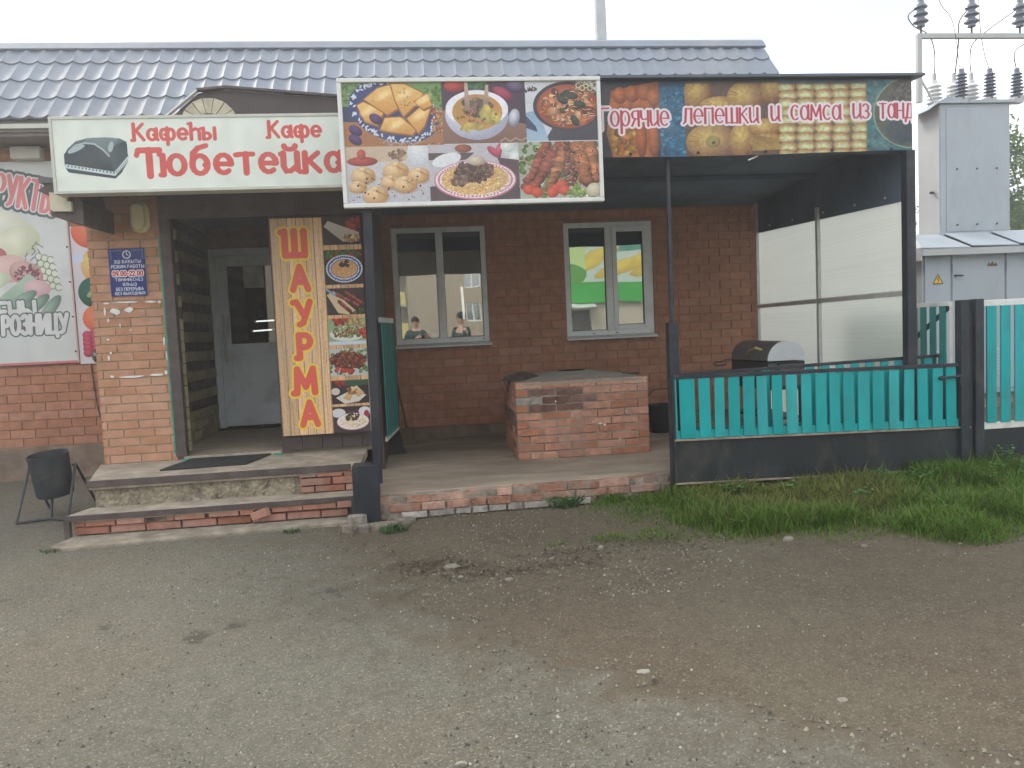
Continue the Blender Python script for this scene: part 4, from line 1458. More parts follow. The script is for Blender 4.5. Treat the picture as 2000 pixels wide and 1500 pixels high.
grid_mesh('ground', spread(-4, 9, 0.06, 420), spread(1.2, 9.5, 0.06, 420), dirt_z, 'dirt')
_ys = np.concatenate([[-80, -50, -30, -20, -14, -10, -7, -5, -3.5, -2], np.arange(-1.5, 1.2, 0.25), np.arange(1.2, 6.2, 0.045), np.arange(6.2, 9.1, 0.2)])
_us = np.concatenate([-np.geomspace(60, 4.5, 14), -np.arange(4.3, 0.7, -0.12), -np.geomspace(0.66, 0.03, 14), [0.0, 0.02]])
_ex = asphalt_edge(_ys)
_AX = _ex[:, None] + _us[None, :]
_AY = np.repeat(_ys[:, None], len(_us), 1)
_AZ = 0.007 * (nlook(_N1, _AX, _AY, 14) - 0.5) * sm(30, 8, np.hypot(_AX, _AY)) + np.where(_us > -0.02, -0.035, 0.0)[None, :] - 0.012 * np.exp(_us / 0.12)[None, :]
_nx = len(_us)
_i = np.arange(len(_ys) - 1)[:, None] * _nx + np.arange(_nx - 1)[None, :]
np_mesh('pavement', np.stack([_AX, _AY, _AZ], -1).reshape(-1, 3), np.stack([_i, _i + 1, _i + _nx + 1, _i + _nx], -1).reshape(-1, 4), 'asphalt', None, np.repeat((np.exp(np.minimum(_us, 0) / 0.55)[None, :] * np.ones((len(_ys), 1))).reshape(-1, 1), 3, 1), kind='structure', smooth=True)

# ------------------------------------------------------------------ cafe building
WIN = [(-0.300, 0.785, 1.300, 2.640), (1.710, 2.780, 1.305, 2.640)]
DOOR = (-2.335, -1.180, 0.450, 2.470)
bld = thing('cafe_building', (-1.2, 9.0, 0), 'red brick cafe building under a grey blue metal tile roof', 'building')


def wall_with_holes(mb, x0, x1, z0, z1, y0, y1, holes):
    xs = sorted({x0, x1, *[h[0] for h in holes], *[h[1] for h in holes]})
    for a, b in zip(xs[:-1], xs[1:]):
        zz = z0
        for h in sorted([h for h in holes if h[0] <= a + 1e-6 and h[1] >= b - 1e-6], key=lambda h: h[2]):
            mb.box(a, b, y0, y1, zz, h[2])
            zz = h[3]
        mb.box(a, b, y0, y1, zz, z1)


mb = MB()
wall_with_holes(mb, -7.0, 4.09, 0.0, 3.62, 9.010, 9.30, WIN + [DOOR])
mb.box(3.84, 4.09, 9.30, 15, 0, 3.62).box(-7.0, -6.75, 9.30, 15, 0, 3.62).box(-6.75, 3.84, 14.75, 15, 0, 3.62)
wall = mb.build('wall', 'wall_mortar', bld)
left = lay_courses(-4.95, -3.0, 0.37, 1.30, 0.25, 0.088, 0.010, seed=2)
main = lay_courses(-0.42, 4.09, 0.335, 2.92, 0.25, 0.088, 0.010, [(w[0] - 0.004, w[1] + 0.004, w[2] - 0.05, w[3]) for w in WIN], seed=3)
main.sort(key=lambda q: q[1])
take = left + main[:300 - len(left)]
for cx, cz, w, h in take:
    inst(bricks_of('wall_brick', 0.006), 'brick', wall, (cx, 9.0 + rnd.uniform(-.0018, .0018), cz), (w, 0.02, h))
stuff_bricks(main[300 - len(left):] + lay_courses(-6.9, -4.98, 0.37, 3.5, 0.25, 0.088, 0.010, seed=4) + lay_courses(-4.95, -2.95, 3.47, 3.6, 0.25, 0.088, 0.010, seed=5), 9.0, 'wall_brick', wall)
mb = MB()
mb.prism([(-6.9, 0.0), (-2.95, 0.0), (-2.95, 0.35), (-4.2, 0.37), (-6.9, 0.36)], 'y', 8.95, 9.012)
mb.build('plinth', 'plinth', bld, 0.006)
MB().box(-0.42, 4.09, 8.975, 9.012, 0.15, 0.325).build('plinth', 'plinth', bld, 0.006)
MB().box(-3.52, -3.50, 8.93, 8.95, 0.16, 0.46).build('rebar_stub', 'rust', bld)
# dark room seen through the panes
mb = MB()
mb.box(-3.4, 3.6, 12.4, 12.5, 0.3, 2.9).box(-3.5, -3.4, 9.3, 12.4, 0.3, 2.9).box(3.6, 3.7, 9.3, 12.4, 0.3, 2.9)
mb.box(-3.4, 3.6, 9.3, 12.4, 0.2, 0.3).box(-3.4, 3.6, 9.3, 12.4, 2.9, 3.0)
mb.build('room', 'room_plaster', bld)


def window(x0, x1, z0, z1, mull, sash=None):
    w = MB().box(x0, x1, 9.075, 9.095, z0, z0 + 0.02).box(x0, x1, 9.075, 9.095, z1 - 0.02, z1).build('window', 'pvc', bld)
    mb = MB()
    t = 0.062
    y0, y1 = 9.012, 9.075
    mb.box(x0, x0 + t, y0, y1, z0, z1).box(x1 - t, x1, y0, y1, z0, z1)
    mb.box(x0 + t, x1 - t, y0, y1, z0, z0 + t).box(x0 + t, x1 - t, y0, y1, z1 - t, z1)
    mb.box(mull - 0.042, mull + 0.042, y0 - 0.004, y1, z0 + t, z1 - t)
    mb.build('frame', 'pvc', w, 0.006)
    panes = [(x0 + t, mull - 0.042), (mull + 0.042, x1 - t)]
    if sash:
        a, b = panes[1]
        s = MB()
        q = 0.055
        s.box(a, a + q, y0 - 0.014, y1 - 0.01, z0 + t, z1 - t).box(b - q, b, y0 - 0.014, y1 - 0.01, z0 + t, z1 - t)
        s.box(a + q, b - q, y0 - 0.014, y1 - 0.01, z0 + t, z0 + t + q).box(a + q, b - q, y0 - 0.014, y1 - 0.01, z1 - t - q, z1 - t)
        s.build('sash', 'pvc', w, 0.005)
    for i, (a, b) in enumerate(panes):
        e = 0.055 if (sash and i == 1) else 0.0
        MB().box(a + e - 0.004, b - e + 0.004, 9.038, 9.042, z0 + t + e - 0.004, z1 - t - e + 0.004).build('pane', 'window_glass', w)
        g = MB()
        xa, xb, za, zb = a + e, b - e, z0 + t + e, z1 - t - e
        g.box(xa, xa + .006, 9.022, 9.037, za, zb).box(xb - .006, xb, 9.022, 9.037, za, zb).box(xa + .006, xb - .006, 9.022, 9.037, za, za + .006).box(xa + .006, xb - .006, 9.022, 9.037, zb - .006, zb)
        g.build('gasket', 'gasket', w)
    MB().prism([(8.925, z0 - 0.045), (8.925, z0 - 0.026), (9.010, z0 - 0.002), (9.010, z0 - 0.018)], 'x', x0 - 0.015, x1 + 0.02).build('sill', 'white_frame', w, 0.002)
    return w


window(*WIN[0], 0.245)
window(*WIN[1], 2.245, True)
for wx in (0.70, 2.30, 2.02):
    MB().box(wx, wx + 0.03, 9.005, 9.0115, 1.325, 1.333).build('hinge', 'gasket', bld)

# door at the back of the porch
dx0, dx1, dz0, dz1 = DOOR
door = MB().box(dx0, dx0 + .075, 8.985, 9.06, dz0, dz1).box(dx1 - .075, dx1, 8.985, 9.06, dz0, dz1).box(dx0 + .075, dx1 - .075, 8.985, 9.06, dz1 - .08, dz1).build('door', 'door_pvc', bld, 0.006)
mb = MB()
a, b = dx0 + .08, dx1 - .08
mb.box(a, a + .11, 8.975, 9.04, dz0 + .02, dz1 - .085).box(b - .11, b, 8.975, 9.04, dz0 + .02, dz1 - .085)
mb.box(a + .11, b - .11, 8.975, 9.04, dz0 + .02, dz0 + .16).box(a + .11, b - .11, 8.975, 9.04, 1.28, 1.40).box(a + .11, b - .11, 8.975, 9.04, dz1 - .20, dz1 - .085)
mb.build('door_leaf', 'door_pvc', door, 0.006)
MB().box(a + .10, b - .10, 9.0, 9.03, dz0 + .15, 1.29).build('door_panel', 'door_pvc', door)
MB().box(a + .10, b - .10, 9.005, 9.009, 1.39, dz1 - .19).build('pane', 'door_glass', door)
MB().tube([(a + .06, 8.92, 1.20), (a + .06, 8.92, 1.74)], 0.014, 10).tube([(a + .06, 8.92, 1.26), (a + .06, 8.975, 1.26)], 0.010).tube([(a + .06, 8.92, 1.68), (a + .06, 8.975, 1.68)], 0.010).build('handle', 'aluminium', door, smooth=True)
MB().box(dx0 - .05, dx1 + .1, 8.93, 9.0, 0.405, 0.452).build('threshold', 'rubber', door, 0.004)

# mansard of pressed metal tiles
SL = R(48)
roof = MB()
roof.prism([(8.52, 3.775), (9.50, 4.862), (9.62, 4.862), (15.2, 4.66), (15.2, 3.62), (9.0, 3.62)], 'x', -6.95, 4.385)
roof = roof.build('roof', 'fascia', bld)


def tile_mesh():
    n = 10
    v, f = [], []
    for j, (yy, lift) in enumerate(((-0.004, 0.0), (0.0, 0.018), (0.35, 0.003))):
        for i in range(n + 1):
            u = i / n
            wv = 0.024 * (1 - abs(math.sin(math.pi * u)) ** 0.75)
            v.append(((u - 0.5) * 0.183, yy - (0.016 * abs(math.sin(math.pi * u)) if j < 2 else 0), (0.0 if j == 0 else wv + lift)))
    for j in range(2):
        for i in range(n):
            q = j * (n + 1) + i
            f.append((q, q + 1, q + n + 2, q + n + 1))
    me = bpy.data.meshes.new('roof_tile')
    me.from_pydata(v, [], f)
    me.materials.append(MATS['roof_metal'])
    me.polygons.foreach_set('use_smooth', [True] * len(f))
    me.set_sharp_from_angle(angle=R(50))
    return me


TILE = tile_mesh()
_nt = 59
for k in range(5):
    s = k * 0.35
    for i in range(_nt):
        x = 4.385 - 0.0915 - i * 0.183
        inst(TILE, 'roof_tile', roof, (x, 8.50 + s * math.cos(SL), 3.775 + s * math.sin(SL) + 0.012), (1, 1 if k < 4 else 0.10, 1), (SL, 0, 0))
MB().prism([(9.36, 4.765), (9.335, 4.785), (9.415, 4.875), (9.46, 4.908), (9.66, 4.908), (9.66, 4.87), (9.47, 4.868)], 'x', -6.95, 4.42).build('ridge_cap', 'roof_metal', roof, 0.004)
MB().prism([(8.60, 3.79), (9.53, 4.83), (9.53, 4.90), (8.56, 3.83)], 'x', 4.388, 4.41).build('verge_trim', 'roof_metal', roof)
MB().box(-6.95, 4.38, 8.53, 8.56, 3.66, 3.77).build('fascia_board', 'fascia', bld)
MB().box(-6.95, 4.38, 8.50, 8.53, 3.69, 3.735).build('fascia_trim', 'pale_trim', bld)
MB().box(-6.95, 4.38, 8.56, 9.0, 3.625, 3.66).build('soffit', 'fascia', bld)
MB().box(-4.25, -3.95, 8.86, 8.99, 3.47, 3.60).build('junction_box', 'pale_trim', bld, 0.01)
MB().tube([(-3.66, 8.99, 1.24), (-3.63, 8.985, 0.8), (-3.56, 8.99, 0.4)], 0.006, 5).build('cable', 'wire', bld)

# ------------------------------------------------------------------ entrance porch
porch = thing('entrance_porch', (-1.6, 7.6, 0.4), 'recessed cafe porch with a brick pillar, dark brown boards and a gabled top', 'porch')
pil = MB().box(-2.805, -2.205, 7.040, 7.24, 0.40, 2.70).build('pillar', 'pillar_mortar', porch)
pb = lay_courses(-2.812, -2.20, 0.405, 2.70, 0.25, 0.064, 0.0105, seed=6, shift=0.05)
for cx, cz, w, h in pb:
    inst(bricks_of('pillar_brick', 0.006), 'brick', pil, (cx, 7.03 + rnd.uniform(-.001, .001), cz), (w, 0.02, h))
sw = MB().box(-2.800, -2.345, 7.24, 8.998, 0.40, 2.70).build('side_wall', 'pillar_mortar', porch)
stuff_bricks([(y + 0, z, w, h) for y, z, w, h in lay_courses(7.03, 8.99, 0.405, 2.6, 0.25, 0.064, 0.0105, seed=7)], -2.815, 'pillar_brick', sw, axis='x')
for r_, z in enumerate(np.arange(0.445, 2.55, 0.1)):
    yel = r_ % 2 == 0
    y = 7.26
    while y < 8.97:
        L = min(0.245, 8.975 - y)
        if L > 0.04:
            m_ = 'yellow_brick' if (yel or (r_ < 2)) else 'dark_brick'
            o = inst(bricks_of(m_, 0.006), 'brick', sw, (-2.345 + (0.022 if yel else 0.012), y + L / 2, float(z) + 0.045), (L, 0.02, 0.09), (0, 0, R(90)))
        y += 0.255
for k in range(20):
    z = 0.45 + k * 0.1
    m_ = 'yellow_brick' if (z < 1.55 or k % 2) else 'dark_brick'
    inst(bricks_of(m_, 0.006), 'brick', pil, (-2.165, 7.20, z + 0.047), (0.075, 0.02, 0.092))
mb = MB().box(-2.205, -2.115, 7.0, 7.08, 0.43, 2.585).box(-2.205, -0.36, 6.998, 7.082, 2.50, 2.699)
mb.build('door_frame', 'brown_steel', porch, 0.004)
MB().box(-2.222, -2.206, 7.018, 7.0295, 0.45, 2.35).build('paint_line', 'wet_teal', porch)
bp_ = MB().box(-1.29, -0.41, 7.02, 7.045, 0.43, 2.50).build('board_panel', 'brown_board', porch)
for k in range(5):
    x = -1.29 + k * 0.176
    MB().box(x, x + 0.172, 6.995, 7.02, 0.43, 2.495).build('board', 'brown_board', bp_, 0.003)
sp = MB().box(-0.445, -0.425, 7.046, 8.99, 0.20, 2.70).build('side_panel', 'brown_board', porch)
for k in range(7):
    y = 7.05 + k * 0.277
    MB().box(-0.425, -0.403, y, y + 0.272, 0.20, 2.698).build('board', 'brown_board', sp, 0.003)
MB().box(-2.34, -0.446, 7.05, 8.93, 0.385, 0.43).build('floor', 'platform_concrete', porch, 0.006)
MB().box(-2.86, -0.37, 6.36, 8.99, 2.70, 2.74).build('ceiling', 'porch_ceiling', porch)
MB().box(-2.655, -0.37, 6.345, 8.99, 2.742, 3.11).build('roof_box', 'brown_board', porch)
mb = MB().prism([(-2.10, 3.302), (-1.80, 3.555), (-1.70, 3.58), (-1.53, 3.582), (-0.58, 3.495), (-0.58, 3.302)], 'y', 7.0, 8.6)
gb = mb.build('gable', 'brown_board', porch)
MB().bar((-2.125, 6.985, 3.32), (-1.80, 6.985, 3.575), 0.05, 0.012).build('gable_edge', 'white_frame', gb)
MB().bar((-1.80, 6.985, 3.578), (-1.56, 6.985, 3.60), 0.06, 0.02).bar((-1.56, 6.985, 3.60), (-0.57, 6.985, 3.51), 0.06, 0.02).build('gable_cap', 'brown_steel', gb)
cx, cz = -1.715, 3.30
for k in range(7):
    a0, a1 = R(8 + k * 23.6), R(30 + k * 23.6)
    ri, ro = 0.10, 0.235
    pts = [(cx + ri * math.cos(a0), cz + ri * .8 * math.sin(a0)), (cx + ro * math.cos(a0), cz + ro * .9 * math.sin(a0)), (cx + ro * math.cos(a1), cz + ro * .9 * math.sin(a1)), (cx + ri * math.cos(a1), cz + ri * .8 * math.sin(a1))]
    MB().prism(pts, 'y', 6.965 + 0.004 * (k % 2), 7.0).build('arch_stone', 'mosaic_stone', gb, 0.004)
# left end of the porch eave
MB().prism([(-2.885, 2.648), (-2.752, 2.735), (-2.64, 2.735), (-2.62, 2.60), (-2.56, 2.56), (-2.565, 2.376), (-2.80, 2.452), (-2.80, 2.60)], 'y', 6.38, 6.98).build('eave_bracket', 'brown_steel', porch, 0.004)
MB().prism([(-2.785, 2.625), (-2.66, 2.612), (-2.66, 2.555), (-2.63, 2.55), (-2.632, 2.478), (-2.77, 2.48), (-2.786, 2.50)], 'y', 6.345, 6.379).build('eave_infill', 'cream_plaster', porch)
for px_, py_, s_ in ((-2.09, 6.99, 0.055), (-1.33, 6.97, 0.04), (-1.98, 6.985, 0.03)):
    pts = [(px_ + s_ * (1 + .4 * math.sin(k * 2.3)) * math.cos(k * .7), py_ + .5 * s_ * (1 + .4 * math.cos(k * 1.7)) * math.sin(k * .7)) for k in range(9)]
    MB().prism(pts, 'z', 0.4, 0.412).build('paint_splash', 'wet_teal', porch)
MB().box(-2.14, -1.30, 7.0, 7.05, 0.385, 0.432).build('sill_step', 'concrete', porch, 0.006)

# wall lamp, hours sign and torn paper on the pillar
lamp = thing('wall_lamp', (-2.365, 7.028, 2.40), 'cream oval bulkhead lamp high on the brick pillar', 'lamp')
mb = MB()


def stadium(cx, cz, hw, hh, n=10):
    r = hw
    p = []
    for k in range(n + 1):
        t = math.pi * k / n
        p.append((cx + r * math.cos(t), cz + hh - r + r * math.sin(t)))
    for k in range(n + 1):
        t = math.pi + math.pi * k / n
        p.append((cx + r * math.cos(t), cz - hh + r + r * math.sin(t)))
    return p


mb.prism(stadium(-2.352, 2.52, 0.078, 0.135), 'y', 6.985, 7.027)
mb.build('base', 'cream_plastic', lamp, 0.008)
MB().prism(stadium(-2.360, 2.525, 0.060, 0.115), 'y', 6.935, 6.986).build('diffuser', 'cream_plastic', lamp, 0.02)
hs = thing('hours_sign', (-2.49, 7.02, 1.855), 'blue opening hours plate with white lettering on the brick pillar', 'sign')
MB().box(-2.642, -2.342, 7.012, 7.027, 1.855, 2.264).build('plate', 'white_frame', hs)
panel_uv('print', [(-2.642, 7.011, 1.855), (-2.342, 7.011, 1.855), (-2.342, 7.011, 2.264), (-2.642, 7.011, 2.264)], 'hours_art', hs)
tp = thing('torn_poster', (-2.49, 7.025, 1.15), 'white paper scraps left from a torn poster on the brick pillar', 'poster')


def scrap(x, z, w, h, seed):
    g = random.Random(seed)
    n = 9
    pts = [(x + w * (0.5 + 0.5 * math.cos(6.283 * k / n) * g.uniform(.7, 1.15)), z + h * (0.5 + 0.5 * math.sin(6.283 * k / n) * g.uniform(.6, 1.2))) for k in range(n)]
    MB().prism(pts, 'y', 7.0235, 7.0275).build('scrap', 'paper', tp)


for i, q in enumerate([(-2.72, 1.79, .05, .02), (-2.65, 1.795, .24, .016), (-2.38, 1.79, .10, .02), (-2.27, 1.78, .03, .03), (-2.67, 1.70, .09, .055), (-2.55, 1.71, .075, .05),
                       (-2.72, 1.69, .018, .08), (-2.70, 1.63, .02, .045), (-2.60, 1.58, .01, .05), (-2.25, 1.40, .018, .10), (-2.235, 1.28, .015, .09), (-2.72, 1.30, .02, .05), (-2.70, 1.36, .02, .02),
                       (-2.645, 1.145, .235, .022), (-2.39, 1.15, .135, .025), (-2.71, 1.15, .03, .03), (-2.26, 1.16, .03, .04), (-2.52, 1.555, .018, .015), (-2.715, 1.48, .025, .015)]):
    scrap(*q, i)
MB().tube([(-2.62, 7.025, 2.41), (-2.585, 7.0, 2.405)], 0.012, 6).build('pipe_stub', 'brown_steel', porch)

# notice in the door glass
nt_ = thing('notice_sheet', (-1.85, 8.97, 2.0), 'creased notice in a clear sleeve taped to the door glass', 'notice')
MB().box(-1.96, -1.74, 8.966, 8.970, 2.02, 2.26).build('sleeve', 'plastic_film', nt_)

# ------------------------------------------------------------------ entrance steps
st = thing('entrance_steps', (-1.62, 6.3, 0), 'worn brick and concrete entrance steps with brown angle edges', 'steps')
MB().prism([(-2.60, 6.16), (-0.55, 6.20), (-0.55, 7.04), (-2.86, 7.04)], 'z', 0.33, 0.40).build('landing', 'concrete', st, 0.008)
core = MB().prism([(-2.58, 6.215), (-0.58, 6.255), (-0.58, 7.03), (-2.84, 7.03)], 'z', 0.0, 0.33).build('core', 'oven_mortar', st)
MB().bar((-2.61, 6.150, 0.379), (-0.62, 6.190, 0.379), 0.016, 0.052).build('nosing', 'brown_steel', st, 0.003)
MB().bar((-0.62, 6.190, 0.379), (-0.50, 6.192, 0.377), 0.05, 0.05).build('nosing', 'concrete', st, 0.006)
# broken concrete face
g = np.random.default_rng(4)
nx_, nz_ = 90, 12
xs_, zs_ = np.linspace(-2.56, -1.03, nx_), np.linspace(0.185, 0.355, nz_)
VX, VZ = np.meshgrid(xs_, zs_)
VY = 6.185 + 0.03 * (vnoise(nz_, nx_, 4, 6)) + 0.022 * g.random((nz_, nx_)) + 0.02 * (VX + 2.56) / 1.5
VY = VY + 0.07 * sm(-1.09, -1.03, VX) * (0.4 + sm(0.30, 0.19, VZ)) + 0.05 * sm(0.33, 0.355, VZ)
i_ = np.arange(nz_ - 1)[:, None] * nx_ + np.arange(nx_ - 1)[None, :]
rc = np_mesh('broken_concrete', np.stack([VX, VY, VZ], -1).reshape(-1, 3) - np.array(WLOC[st]), np.stack([i_, i_ + 1, i_ + nx_ + 1, i_ + nx_], -1).reshape(-1, 4), 'rough_concrete', st)
for x, z, w, h, d in ((-1.03, .325, .13, .03, 0), (-.89, .325, .20, .032, 0), (-.68, .318, .09, .045, .0), (-1.02, .262, .235, .052, -.012), (-.77, .262, .17, .055, -.01), (-1.02, .205, .10, .045, 0), (-.91, .205, .23, .048, 0), (-.67, .205, .07, .05, 0)):
    inst(bricks_of('step_brick', 0.012), 'brick', st, (x + w / 2, 6.195 + d + rnd.uniform(-.006, .006), z + h / 2 - .01), (w, 0.08, h))
MB().prism([(-2.69, 5.955), (-0.60, 5.985), (-0.585, 6.26), (-2.62, 6.22)], 'z', 0.13, 0.186).build('tread', 'concrete', st, 0.008)
core2 = MB().prism([(-2.64, 6.015), (-0.63, 6.045), (-0.61, 6.21), (-2.60, 6.21)], 'z', 0.0, 0.13).build('core', 'oven_mortar', st)
MB().bar((-2.695, 5.945, 0.166), (-0.592, 5.975, 0.166), 0.014, 0.042).build('nosing', 'brown_steel', st, 0.003)
MB().box(-2.705, -2.665, 5.94, 5.98, 0.0, 0.146).build('corner_angle', 'brown_steel', st)
MB().box(-0.615, -0.585, 5.965, 6.0, 0.0, 0.155).build('corner_angle', 'brown_steel', st)
MB().prism([(-2.66, 5.96), (-0.61, 5.985), (-0.63, 5.82), (-0.9, 5.80), (-2.55, 5.63), (-2.70, 5.70)], 'z', -0.03, 0.03).build('base_slab', 'dusty_concrete', st, 0.012)
low = [(-2.65, .098, .075), (-2.565, .098, .21), (-2.345, .098, .20), (-1.985, .100, .05), (-1.93, .100, .22), (-1.68, .102, .22), (-1.45, .102, .10), (-1.215, .108, .23), (-.98, .110, .25), (-.72, .11, .11)]
for x, z, w in low:
    inst(bricks_of('step_brick', 0.014), 'brick', st, (x + w / 2, 5.975 + rnd.uniform(-.012, .01), z + .02), (w, 0.1, .052))
for k in range(8):
    x = -2.655 + k * 0.258
    w = 0.247 if k < 7 else 0.2
    inst(bricks_of('step_brick', 0.012), 'brick', st, (x + w / 2, 5.985 + rnd.uniform(-.008, .008) + k * .004, .058), (w, 0.1, .054))
lb = thing('loose_brick', (-1.30, 5.93, 0.09), 'loose brick leaning askew out of the lower step', 'brick')
bm_ = inst(BRICK['step_brick'][0], 'brick', lb, (-1.30, 5.915, 0.105), (0.13, 0.06, 0.058), (0, R(-18), R(-12)))
bm_.name = 'brick_body'
for px_, py_, s_, h_, lab_ in ((-0.56, 5.75, .075, .09, 'upright brick sized rubble chunk under the black post shoe'), (-0.50, 5.64, .06, .04, 'small flat rubble chunk in front of the black post shoe'), (-0.36, 5.68, .14, .03, 'broad flat concrete slab piece right of the black post shoe'), (-0.62, 5.62, .05, .05, 'small rubble chunk at the right corner of the bottom step'), (-0.20, 5.77, .10, .035, 'low rubble chunk at the left end of the terrace bricks')):
    mb = MB()
    pts = [(px_ + s_ * rnd.uniform(.75, 1.1) * math.cos(6.283 * k / 7), py_ + .6 * s_ * rnd.uniform(.75, 1.1) * math.sin(6.283 * k / 7)) for k in range(7)]
    mb.prism(pts, 'z', -0.03, h_)
    o = mb.build('rubble_chunk', 'stone_grey', None, 0.012)
    tag(o, lab_, 'rubble', 'rubble chunks beside the steps')

mat_o = MB().prism([(-2.17, 6.45), (-1.50, 6.50), (-1.395, 7.0), (-2.07, 6.995)], 'z', 0.402, 0.414).build('doormat', 'rubber', None, 0.003)
tag(mat_o, 'thin black rubber doormat on the concrete landing', 'doormat')

# ------------------------------------------------------------------ terrace
ter = thing('terrace', (1.8, 7.4, 0), 'raised concrete terrace with a crumbling brick front edge', 'terrace')
MB().prism([(-0.46, 5.94), (1.95, 6.0), (4.0, 6.02), (4.1, 8.97), (-0.40, 8.97)], 'z', 0.02, 0.195).build('slab', 'platform_concrete', ter, 0.008)
g = random.Random(12)
for row, (z, h, m_) in enumerate(((0.132, .056, 'edge_brick'), (0.070, .056, 'edge_brick'), (0.018, .046, 'chalky_brick'))):
    x = -0.44 + (0.12 if row == 1 else 0)
    while x < 1.86:
        w = g.choice((0.24, 0.25, 0.25, 0.12, 0.18)) if row < 2 else g.choice((0.14, 0.12, 0.2))
        if not (row == 2 and x > 1.2) and g.random() > 0.04:
            inst(bricks_of(m_, 0.045), 'brick', ter, (x + w / 2, 5.86 + x * .035 + g.uniform(-.012, .012) - row * .012, z + h / 2 + x * .004), (w - .008, 0.09, h), (R(g.uniform(-3, 3)), R(g.uniform(-1.5, 1.5)), R(g.uniform(-2.5, 2.5))))
        x += w + 0.008
MB().prism([(-0.44, 5.848), (1.9, 5.93), (1.9, 6.01), (-0.44, 5.95)], 'z', -0.02, 0.188).build('edge_mortar', 'oven_mortar', ter)

# ------------------------------------------------------------------ tandoor oven
ov = thing('tandoor_oven', (1.455, 7.6, 0.195), 'square brick tandoor oven with a round mouth in its concrete top', 'oven')
OX0, OX1, OY0, OY1, OZ0, OZ1 = 0.832, 2.090, 7.05, 8.15, 0.196, 0.925
MB().box(OX0 + .005, OX1 - .005, OY0 + .005, OY1 - .012, OZ0, OZ1 - .03).build('core', 'oven_mortar', ov)
g = random.Random(5)
for face in ('front', 'left', 'right'):
    a0, a1 = (OX0, OX1) if face == 'front' else (OY0 + .1, OY1)
    for cx, cz, w, h in lay_courses(a0 if face == 'front' else OY0 + .03, a1, OZ0 + .004, OZ1 - .005, 0.248, 0.061, 0.0125, seed=9, shift={'front': 0.12, 'left': 0.0, 'right': 0.05}[face]):
        top = cz > OZ1 - .09
        m_ = 'oven_brick'
        if face == 'front':
            if top and g.random() < .7:
                m_ = 'pale_oven_brick'
            if 1.0 < cx < 1.50 and 0.66 < cz < 0.85:
                m_ = 'sooty_brick'
            if cx < .96 and 0.68 < cz < .76:
                m_ = 'chalky_brick'
        else:
            m_ = 'sooty_brick' if g.random() < .35 else 'oven_brick'
        d = g.uniform(-.005, .004)
        if face == 'front':
            inst(bricks_of(m_, 0.016), 'brick', ov, (cx, OY0 + d, cz + g.uniform(-.002, .002)), (w, 0.03, h), (0, R(g.uniform(-.5, .5)), 0))
        elif face == 'left':
            inst(bricks_of(m_, 0.016), 'brick', ov, (OX0 + d, cx, cz), (w, 0.03, h), (0, 0, R(-90)))
        else:
            inst(bricks_of(m_, 0.016), 'brick', ov, (OX1 - d, cx, cz), (w, 0.03, h), (0, 0, R(90)))
mb = MB()
n = 40
hc, hr = (1.47, 7.62), 0.145
ring, rim, low_, outer, outb = [], [], [], [], []
for k in range(n):
    t = 6.28318 * k / n
    c, s = math.cos(t), math.sin(t)
    ring.append((hc[0] + hr * c, hc[1] + hr * s, OZ1 + .058))
    rim.append((hc[0] + hr * 1.35 * c, hc[1] + hr * 1.35 * s, OZ1 + .056))
    low_.append((hc[0] + hr * 1.15 * c, hc[1] + hr * 1.15 * s, OZ1 - .45))
    q = min((OX1 - hc[0]) / c if c > 1e-6 else ((OX0 - hc[0]) / c if c < -1e-6 else 9), (OY1 - hc[1]) / s if s > 1e-6 else ((OY0 - hc[1]) / s if s < -1e-6 else 9))
    outer.append((hc[0] + q * c, hc[1] + q * s, OZ1 - .012 + rnd.uniform(-.004, .003)))
    outb.append((hc[0] + q * c, hc[1] + q * s, OZ1 - .035))
V_ = ring + rim + low_ + outer + outb
F_ = []
for k in range(n):
    j = (k + 1) % n
    F_ += [(k, j, n + j, n + k), (n + k, n + j, 3 * n + j, 3 * n + k), (3 * n + k, 3 * n + j, 4 * n + j, 4 * n + k)]
mb.add(V_, F_).build('top', 'oven_top', ov, smooth=True)
mb = MB()
F_ = [(k, (k + 1) % n, n + (k + 1) % n, n + k) for k in range(n)] + [tuple(range(n, 2 * n))]
mb.add(ring + low_, F_).build('mouth', 'soot', ov, smooth=True)
for i, (x, z, w, h) in enumerate(((1.20, .73, .02, .02), (1.62, .50, .05, .02), (1.55, .52, .02, .012), (1.66, .485, .025, .02), (1.80, .34, .012, .03), (1.31, .55, .01, .01), (1.87, .60, .01, .012))):
    pts = [(x + w * .5 * math.cos(6.28 * k / 7) * rnd.uniform(.6, 1.2), z + h * .5 * math.sin(6.28 * k / 7) * rnd.uniform(.6, 1.2)) for k in range(7)]
    MB().prism(pts, 'y', OY0 - .008, OY0 + .004).build('plaster_drip', 'paper', ov)
